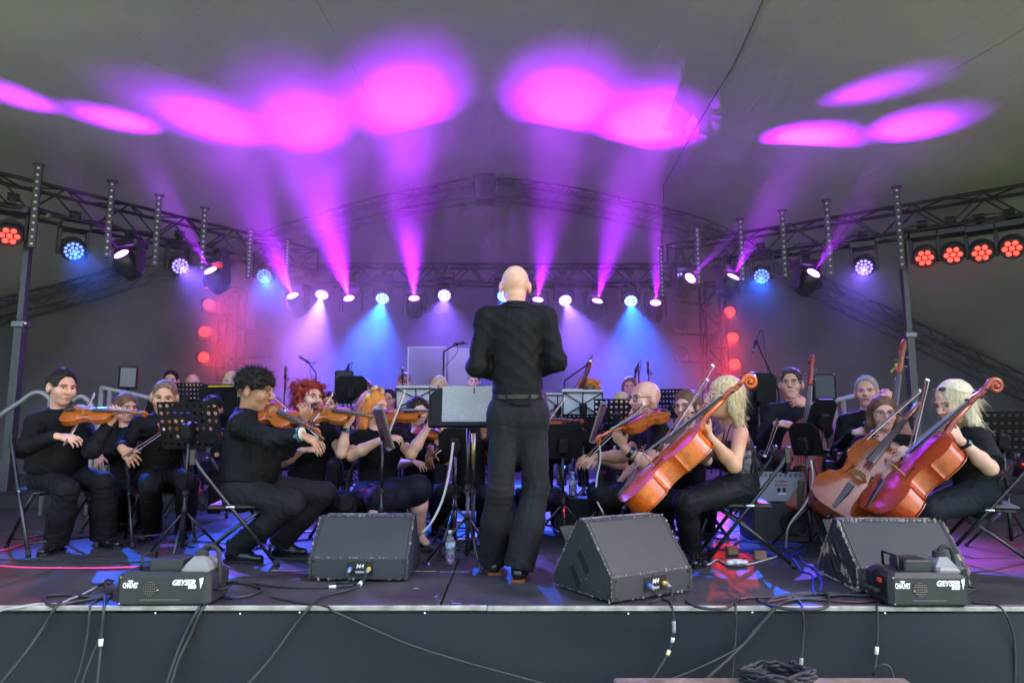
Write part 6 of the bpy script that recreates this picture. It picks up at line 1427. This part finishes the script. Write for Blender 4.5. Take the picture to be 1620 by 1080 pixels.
t = thing('speaker_cabinet', 'black speaker cabinet under the grey bass amplifier', 'speaker', am, R(-3)); MB().rbox((.06, .2, .15), (.56, .4, .295), .012).build('cabinet', CAB, t); MB().lathe([(.1, 0), (.1, .01), (.09, .012), (.03, -.01), (.001, -.01)], 20, np.array([[1, 0, 0], [0, 0, -1], [0, 1, 0.]]), (.08, -.002, .15)).build('cone', PLAST, t, True)
t = thing('speaker_cabinet', 'tall black speaker cabinet right of the grey amplifier', 'speaker', F(1308, 856), R(2)); MB().rbox((0, .2, .3), (.3, .36, .6), .014).build('cabinet', CAB, t); MB().box((0, .018, .3), (.26, .006, .54)).build('grille', mat('grille_mesh', (.02, .02, .02), .6), t)
# ---- clear acrylic shield at the back
ACR = bpy.data.materials.new('acrylic'); ACR.use_nodes = True; n_, l_ = ACR.node_tree.nodes, ACR.node_tree.links; n_.clear(); o_ = n_.new('ShaderNodeOutputMaterial'); tr_ = n_.new('ShaderNodeBsdfTransparent'); gl = n_.new('ShaderNodeBsdfGlossy'); df = n_.new('ShaderNodeBsdfDiffuse'); m1_ = n_.new('ShaderNodeMixShader'); m2_ = n_.new('ShaderNodeMixShader')
gl.inputs['Roughness'].default_value = .06; df.inputs['Color'].default_value = (.6, .6, .65, 1); m1_.inputs[0].default_value = .03; tcn = n_.new('ShaderNodeTexCoord'); mp = n_.new('ShaderNodeMapping'); mp.inputs['Scale'].default_value = (2, 2, 9); nz = n_.new('ShaderNodeTexNoise'); nz.inputs['Scale'].default_value = 2.6; nz.inputs['Detail'].default_value = 5; rp = n_.new('ShaderNodeValToRGB'); rp.color_ramp.elements[0].position = .5; rp.color_ramp.elements[1].position = .75; rp.color_ramp.elements[1].color = (.025, .025, .025, 1)
l_.new(tcn.outputs['Object'], mp.inputs[0]); l_.new(mp.outputs[0], nz.inputs['Vector']); l_.new(nz.outputs['Fac'], rp.inputs[0]); l_.new(tr_.outputs[0], m1_.inputs[1]); l_.new(gl.outputs[0], m1_.inputs[2]); l_.new(m1_.outputs[0], m2_.inputs[1]); l_.new(df.outputs[0], m2_.inputs[2]); l_.new(rp.outputs[0], m2_.inputs[0]); l_.new(m2_.outputs[0], o_.inputs['Surface'])
a, b = P(646, 549, 8.6), P(704, 549, 8.5); t = thing('acrylic_shield', 'clear scratched acrylic screen standing at the back left of the conductor', 'screen', (a[0], a[1], .15)); hz = a[2] - .15; dx = b - a; EDGM = mat('acrylic_edge', (.8, .62, .75), .2, trans=.3)
MB().box((dx[0] / 2, dx[1] / 2, hz / 2), (dx[0] - .02, .008, hz)).build('pane', ACR, t); MB().box((dx[0] * 1.42, dx[1] * 1.3 + .12, hz / 2), (.36, .008, hz - .02), np.array([[math.cos(.5), -math.sin(.5), 0], [math.sin(.5), math.cos(.5), 0], [0, 0, 1.]])).build('pane', ACR, t)
for x in (0, dx[0]): MB().box((x, 0, hz / 2), (.014, .016, hz)).build('pane_edge', EDGM, t)
MB().box((dx[0] / 2, 0, hz), (dx[0], .014, .012)).build('pane_edge', EDGM, t); MB().box((dx[0] / 2, .02, .02), (dx[0] + .1, .3, .03)).build('foot', PLAST, t)
# ---- microphones
MICM = mat('mic_body', (.05, .05, .055), .35, .5); MICG = mat('mic_grille', (.3, .3, .31), .4, .8, (300, .6))
def mic(label, px, py, Y, d, boom=None, z0=.15, bent=None):
    """px, py: the microphone's head; d: way it points; boom: pixel where the boom meets the upright"""
    p = P(px, py, Y); ub = P(*boom, Y) if boom else p - nrm(d) * .16; t = thing('microphone_stand', label, 'microphone', (ub[0], ub[1], z0)); o = A(ub[0], ub[1], z0); d = nrm(d); M = np.array(Vector(d).to_track_quat('Z', 'Y').to_matrix())
    MB().lathe([(.012, -.16), (.014, -.05), (.02, -.03)], 10, M, p - o).build('mic_body', MICM, t, True); MB().lathe([(.019, -.03), (.022, -.012), (.018, .006), (.002, .014)], 10, M, p - o).build('mic_head', MICG, t, True)
    MB().cyl(p - d * .13 - o, ub - o, .009, n=7).build('boom', BLACKM, t, True); MB().cyl(p - d * .1 - o, p - d * .14 - o, .019).build('clip', RUBBER, t, True)
    MB().tube(smoothpath([p - d * .16 - o, p - d * .2 + A(.05, 0, .04) - o, (p + ub) / 2 + A(.03, 0, -.06) - o, ub - A(0, 0, .2) - o], 4), .004, 5).build('mic_cable', RUBBER, t, True); tripod(t, ub[2] - z0, .01, .3, .3)
mic('upright microphone at the back above the red haired woman', 452, 580, 8.2, A(0, 0, 1)); mic('silver microphone on a boom in the smoke at back left', 474, 564, 8.8, A(-.8, 0, .5), (500, 590)); mic('microphone tilted down behind the ginger woman', 541, 602, 8.0, A(-.3, -.2, -.9), (552, 575)); mic('upright microphone left of the clear screen', 637, 582, 8.2, A(0, 0, 1)); mic('boom microphone reaching behind the conductor\'s left elbow', 738, 541, 8.3, A(.9, 0, .2), (702, 556)); mic('boom microphone at the back right of the conductor', 926, 594, 8.0, A(-.2, 0, -1), (893, 602))
mic('small microphone above the bearded man\'s head', 1004, 602, 8.0, A(-.15, 0, -1), (1010, 575)); mic('thin upright microphone at the back right of the bearded man', 1025, 572, 8.6, A(0, 0, 1)); mic('silver microphone high up left of the jacketed bass player', 1191, 556, 7.4, A(-.35, -.1, -.9), (1232, 618)); 
bsn = P(918, 612, 7.9); t = thing('bassoon', 'dark red bassoon rising behind the white pages right of the conductor', 'bassoon', bsn - A(0, 0, .5)); MB().tube([(-.16, 0, .1), (.1, 0, .72), (.125, 0, .8)], [.028, .024, .026], 10).build('body', mat('bassoon_wood', (.12, .02, .015), .3), t, True); MB().lathe([(.03, 0), (.03, .02)], 10, None, (.125, 0, .79)).build('ring', CHROME, t); MB().cyl((-.16, 0, .1), (-.16, 0, -.5), .01).build('support', BLACKM, t)
# ---- small speakers and boxes at the back
def box_on_stand(label, px, py, Y, w, h, yaw, face):
    p = P(px, py, Y); t = thing('small_speaker', label, 'speaker', (p[0], p[1], .15 if Y > 7.5 else 0), R(yaw)); z = p[2] - (.15 if Y > 7.5 else 0)
    MB().rbox((0, .05, z), (w, .18, h), .012).build('case', PLAST, t); MB().box((0, -.042, z), (w * .8, .004, h * .86)).build('front', face, t); tripod(t, z - h / 2, .014, .3, .2)
box_on_stand('small square speaker on a stand behind the man at far left', 203, 597, 7.8, .19, .25, 25, mat('grey_front', (.16, .16, .18), .5)); box_on_stand('dark upright box at the back behind the red haired woman', 544, 604, 7.8, .2, .26, 10, mat('grille_mesh', (.02, .02, .02), .6)); box_on_stand('dark box on a stand between the two double basses', 1303, 612, 6.9, .22, .26, -10, mat('grey_front2', (.04, .045, .055), .5))
# ---- hand rails of the stage steps
RAIL = mat('rail_white', (.3, .3, .31), .35, .2)
def rail(label, paths, posts, Y):
    b = P(*paths[0][0], Y); t = thing('hand_rail', label, 'rail', (b[0], Y, 0)); o = A(b[0], Y, 0)
    for pa in paths: MB().tube(smoothpath([P(x, y, Y) - o for x, y in pa], 5), .024, 9).build('rail_tube', RAIL, t, True)
    for x, y in posts: p = P(x, y, Y); MB().cyl(A(p[0], Y, 0) - o, p - o, .024, n=9).build('post', RAIL, t, True)
rail('curved white hand rail of the steps behind the man at far left', [[(-40, 690), (0, 657), (30, 637), (52, 622), (68, 622), (82, 634)], [(115, 634), (128, 627), (140, 634), (150, 650)]], [(-30, 682), (80, 632), (150, 648)], 7.0)
rail('white rail with two posts behind the far left violin', [[(160, 613), (205, 622), (240, 630)]], [(161, 612), (174, 617), (214, 624)], 7.3)
rail('pale rail behind the grey haired bass player', [[(1318, 634), (1350, 627), (1380, 622)]], [(1320, 634), (1334, 632)], 7.4)
# ---- loose bits on the deck
LEGO = mat('block_wood', (.45, .26, .12), .7, 0, (14, .3))
for i, (x, y, r_) in enumerate(((1158, 876, .1), (1203, 884, -.25))): o = MB().rbox((0, 0, .026), (.075, .06, .05), .004).build('wood_block', LEGO); o.location = tuple(F(x, y)); o.rotation_euler = (0, 0, r_); tag(o, ('left', 'right')[i] + ' of two small wooden blocks under the blonde cellist\'s chair', 'block', 'wooden blocks')
S = SDF(); rr = np.random.RandomState(2)
for k in range(16): S.ell(A(rr.uniform(-.06, .06), rr.uniform(-.03, .03), .014 + rr.uniform(0, .02)), A(.022, .018, .014), None, .01)
V, Q = S.mesh(.006); o = np_obj('tissue', V, Q, WHITEP); o.location = tuple(F(1166, 895)); tag(o, 'crumpled white tissue on the deck by the blonde cellist\'s chair', 'tissue')
fm = F(657, 872); t = thing('floor_microphone', 'small floor microphone with pale ball head by the left monitor', 'microphone', fm); MB().ell((-.01, 0, .055), (.034, .034, .034), None, 14, 10).build('ball', mat('ball_pale', (.55, .62, .62), .5), t, True); MB().box((.05, 0, .015), (.14, .05, .02)).build('handle', PLAST, t, bevel=.006)
# ---- weathered board and cable coil at the bottom edge
bd = P(1200, 1071, 3.02); t = thing('wooden_board', 'weathered grey board at the bottom edge below the stage', 'board', (bd[0], 3.02, -1.05))
WOODG = mat('weathered_wood', (.2, .15, .12), .85, 0, (6, .5, (.08, .06, .05)), (30, .8))
MB().rbox((0, -.2, bd[2] + 1.05 - .03), (1.22, .4, .06), .006).build('plank', WOODG, t); 
for x in (-.5, .5): MB().box((x, -.2, (bd[2] + 1.05 - .06) / 2), (.1, .3, bd[2] + 1.05 - .06)).build('leg', WOODG, t)
cl = A(*P(1235, 1073, 2.97)[:2], bd[2]); pts = []
for k in range(150): a = k * .26; pts.append(A(math.cos(a) * (.13 + .025 * math.sin(k * 1.7)) - .01, math.sin(a) * (.09 + .02 * math.cos(k * 2.3)), .01 + .00028 * k + .006 * math.sin(k * .9)))
o = MB().tube(pts, .007, 6).build('cable_coil', RUBBER, None, True); o.location = tuple(cl); tag(o, 'coil of black cable lying on the weathered board', 'cable')
# ---- cables on the deck and over the edge
CABM = mat('cable_black', (.028, .03, .034), .5, 0, (20, .3)); CABG = mat('cable_grey', (.3, .3, .31), .5); CABP = mat('cable_pink', (.8, .06, .22), .5); CABB = mat('cable_blue', (.03, .06, .55), .45); CABR = mat('cable_redblack', (.09, .03, .03), .5)
def cable(label, pts, r=.007, m=None, name='cable', tape=()):
    """pts: (pixel x, y) lying on the deck, or (x, y, distance) hanging free"""
    q = []
    for p in pts: q.append(F(p[0], p[1], r) if len(p) == 2 else P(p[0], p[1], p[2]))
    o0 = q[0].copy(); pth = smoothpath([p - o0 for p in q], 7)
    if tape:
        t = thing(name, label, 'cable', o0); MB().tube(pth, r, 7).build('cable_run', m or CABM, t, True)
        for f, L, mm in tape: i = int(f * (len(pth) - 1)); j = min(len(pth) - 1, i + L); MB().tube(pth[i:j + 1], r * 1.5, 8).build('tape_wrap', mm, t, True)
        return t
    o = MB().tube(pth, r, 7).build(name, m or CABM, None, True); o.location = tuple(o0); tag(o, label, 'cable'); return o
EY = EDGE_Y - .035; WT = mat('tape_white', (.7, .7, .68), .6); YT = mat('tape_yellow', (.8, .62, .05), .6)
cable('thick black cable running over the edge to the bottom left corner', [(176, 921), (158, 924), (120, 942), (98, 951), (88, 960, EY), (70, 990, EY), (35, 1040, EY - .05), (-15, 1100, EY - .1)], .008)
cable('thin black cable hanging below the left fog machine, leftmost', [(178, 935), (160, 944), (144, 956), (142, 966, EY), (137, 1010, EY), (126, 1060, EY - .02), (110, 1100, EY - .05)], .005)
cable('thin slanting cable below the left fog machine', [(176, 940), (168, 950), (164, 964, EY), (158, 1005, EY), (140, 1050, EY - .03), (125, 1095, EY - .06)], .0045)
cable('straight black cable with pale tape below the left fog machine', [(178, 918), (168, 917), (166, 940), (165, 957), (164, 966, EY), (160, 1010, EY), (157, 1050, EY - .02), (152, 1100, EY - .04)], .007, tape=((.72, 2, WT),))
for i in range(2): cable(('left', 'right')[i] + ' of two cables hanging side by side right of the left fog machine', [(345 - i * 3, 942), (330 - i * 2, 950), (318 + i * 6, 957), (312 + i * 6, 966, EY), (292 + i * 9, 1005, EY), (276 + i * 6, 1045, EY - .03), (258 + i * 8, 1100, EY - .06)], .0075)
cable('black cable loop lying left of the left fog machine', [(178, 942), (140, 948), (100, 955), (80, 957), (70, 949), (76, 942), (110, 940), (150, 944), (176, 937)], .0085)
cable('grey cable leaving the left edge beside the fog machine', [(165, 919), (140, 935), (115, 946), (90, 955), (60, 955), (25, 961), (0, 966, EY), (-40, 985, EY)], .006, CABG)
cable('cable from the left monitor slanting down the skirt', [(575, 917), (560, 930), (520, 940), (497, 952), (488, 962, EY), (462, 995, EY), (425, 1045, EY - .04), (375, 1100, EY - .1)], .008, tape=((.05, 2, WT),))
cable('long thin cable sagging across the skirt below the conductor', [(430, 944), (480, 953), (517, 959), (527, 966, EY), (580, 990, EY), (650, 1020, EY - .03), (740, 1048, EY - .06), (850, 1078, EY - .1), (930, 1100, EY - .12)], .0055)
cable('cable lying from the left fog machine to the left monitor', [(340, 925), (380, 920), (430, 926), (480, 929), (520, 928), (560, 925)], .006, tape=((.8, 2, WT),))
cable('loop of cable right of the left fog machine', [(338, 941), (372, 945), (405, 938), (412, 930), (385, 922), (338, 920)], .007)
cable('black cable with white and yellow tape below the middle monitor', [(1048, 946), (1060, 951), (1063, 960), (1065, 970, EY), (1066, 1000, EY), (1060, 1025, EY), (1050, 1045, EY - .02), (1028, 1080, EY - .06)], .006, tape=((.5, 4, CABG), (.62, 2, WT), (.74, 2, WT), (.78, 1, YT)))
cable('cable lying along the edge under the middle monitor', [(1085, 950), (1105, 960), (1140, 963), (1160, 955), (1168, 947)], .007)
cable('thin cable hanging straight below the wooden blocks', [(1300, 938), (1240, 943), (1175, 946), (1165, 950), (1164, 962, EY), (1164, 1000, EY), (1160, 1050, EY - .02), (1156, 1100, EY - .04)], .0055)
for i in range(2): cable(('thick', 'thin')[i] + ' slanting cable across the skirt right of centre', [(1300, 946 + i * 3), (1255, 948), (1230, 957), (1222, 966, EY), (1195, 998 - i * 4, EY), (1165, 1030 - i * 4, EY - .02), (1112 - i * 30, 1078 - i * 12, EY - .08), (1085 - i * 60, 1100 - i * 15, EY - .1)], (.009, .005)[i])
cable('grey cable with long pale sleeve hanging right of centre', [(1255, 945), (1266, 952), (1270, 966, EY), (1271, 1000, EY), (1268, 1040, EY - .01), (1266, 1066, EY - .02)], .006, tape=((.8, 8, CABG),))
cable('black cable with in line plug below the right fog machine', [(1412, 945), (1392, 952), (1387, 960), (1388, 970, EY), (1388, 1010, EY), (1385, 1050, EY - .01), (1382, 1066, EY - .03), (1392, 1052, EY - .05), (1408, 1056, EY - .06), (1416, 1090, EY - .06)], .006, tape=((.48, 2, WT), (.63, 3, RUBBER)))
cable('thin cable hanging near the right edge of the skirt', [(1538, 952), (1570, 955), (1588, 966, EY), (1602, 1000, EY), (1606, 1040, EY), (1605, 1100, EY)], .005)
cable('thick cable looping before the chipped monitor', [(1420, 938), (1385, 942), (1330, 940), (1270, 938), (1225, 946), (1215, 956), (1250, 963), (1300, 962), (1312, 950), (1305, 938), (1292, 934)], .0085)
cable('second loop of cable before the chipped monitor', [(1400, 947), (1360, 952), (1310, 949), (1260, 944), (1210, 952), (1195, 944), (1170, 947)], .006, CABR)
cable('cable climbing to the right fog machine', [(1310, 942), (1345, 938), (1365, 928), (1380, 905, 3.55), (1392, 893, 3.5), (1402, 905, 3.5)], .008)
cable('blue cable snaking over the deck behind the chipped monitor', [(1240, 868), (1262, 876), (1272, 890), (1290, 900), (1300, 920), (1296, 936)], .006, CABB)
cable('second blue cable beside it, curving left', [(1232, 872), (1255, 884), (1268, 902), (1285, 908), (1286, 930), (1290, 940)], .006, CABB)
cable('blue cable under the blonde cellist\'s chair', [(1100, 862), (1140, 868), (1190, 872), (1240, 880), (1275, 868)], .006, CABB)
cable('white cable lying under the blonde cellist\'s chair', [(1108, 893), (1122, 892), (1135, 885), (1150, 892), (1180, 893), (1215, 884), (1240, 876)], .006, mat('cable_white', (.6, .6, .62), .5))
cable('bright pink cable lying across the deck at left', [(-20, 893), (5, 895), (30, 897), (90, 898), (160, 898), (228, 896)], .0065, CABP)
cable('pink cable end behind the far left chair', [(-20, 874), (20, 866), (60, 852)], .0065, CABP)
cable('thin black cable behind the pink one', [(-20, 884), (60, 886), (130, 888), (220, 888), (300, 884)], .005)
cable('black cable loop behind the left fog machine', [(290, 900), (270, 896), (268, 884), (290, 878), (312, 884), (315, 896), (300, 904)], .005)
cable('short blue cable behind the left fog machine', [(275, 893), (288, 890), (300, 892), (312, 898)], .007, CABB)
cable('pale cable curving from the conductor\'s desk to the left monitor', [(717, 700, 4.8), (711, 745, 4.75), (700, 790, 4.7), (683, 825, 4.6), (665, 845, 4.5), (645, 862)], .0085, mat('cable_pale', (.5, .5, .48), .45))
cable('pale cable hanging from the tablet right of the conductor', [(948, 700, 4.9), (950, 725, 4.88), (944, 760, 4.88), (944, 790, 4.85), (955, 815, 4.8), (956, 850)], .006, mat('cable_pale', (.5, .5, .48), .45))
cable('pale cable hanging beside the black stand of the red bass', [(1283, 728, 4.95), (1286, 760, 4.92), (1275, 795, 4.9), (1248, 832, 4.85), (1243, 868)], .007, mat('cable_pale', (.5, .5, .48), .45))
rc = random.Random(11)
for i, (x, y) in enumerate(((560, 850), (640, 846), (760, 842), (870, 846), (1010, 852), (1100, 846), (350, 858), (1220, 856))):
    pts = [(x + rc.uniform(-70, 70), y + rc.uniform(-8, 12)) for _ in range(6)]
    cable(('blue' if i % 2 else 'black') + ' tangled cable on the deck among the players, ' + ('under the ginger woman', 'near the left monitor', 'behind the conductor\'s left leg', 'behind the conductor\'s right leg', 'beside the middle monitor', 'by the blonde cellist\'s feet', 'behind the curly haired man\'s shoes', 'near the amplifier')[i], pts, .006, CABB if i % 2 else CABM)

# ---- chairs under the players
WHO = ['man at far left', 'man with shaved head', 'short haired woman behind the far left violin', 'curly haired man in front', 'red haired woman', 'ginger woman with the flower band', 'dark haired woman behind the ginger woman',
       'player hidden by the conductor\'s desk', 'player hidden by the conductor', 'bearded man with the viola', 'player beside the bearded man', 'tied haired cellist behind the blonde', 'blonde cellist in white glasses',
       'cellist with glasses at right', 'blonde cellist at far right', 'jacketed bass player', 'grey haired bass player']
assert len(WHO) == len(CHAIRS)
for (pp, lab, pad), who in zip(CHAIRS, WHO): chair(pp, 'black folding chair under the ' + who, pad)
WHOB = ['man with headset at back left', 'bald player at back left', 'bowed player with dark curls', 'blonde player at back left', 'dark haired player behind the red haired woman', 'pale haired player behind the flower band', 'red lit player left of the clear screen',
        'fair haired woman by the clear screen', 'small far player beside the conductor\'s sleeve', 'ginger curled player in dark glasses', 'blonde player with glasses right of centre', 'brown haired woman above the bearded man', 'bald man at back right', 'player behind the clear screen']
for (pp, a, fl), who in zip(BACK, WHOB): chair(pp, 'black folding chair under the ' + who, False, fl)
for o in list(CH.children_recursive) + [CH]: bpy.data.objects.remove(o)
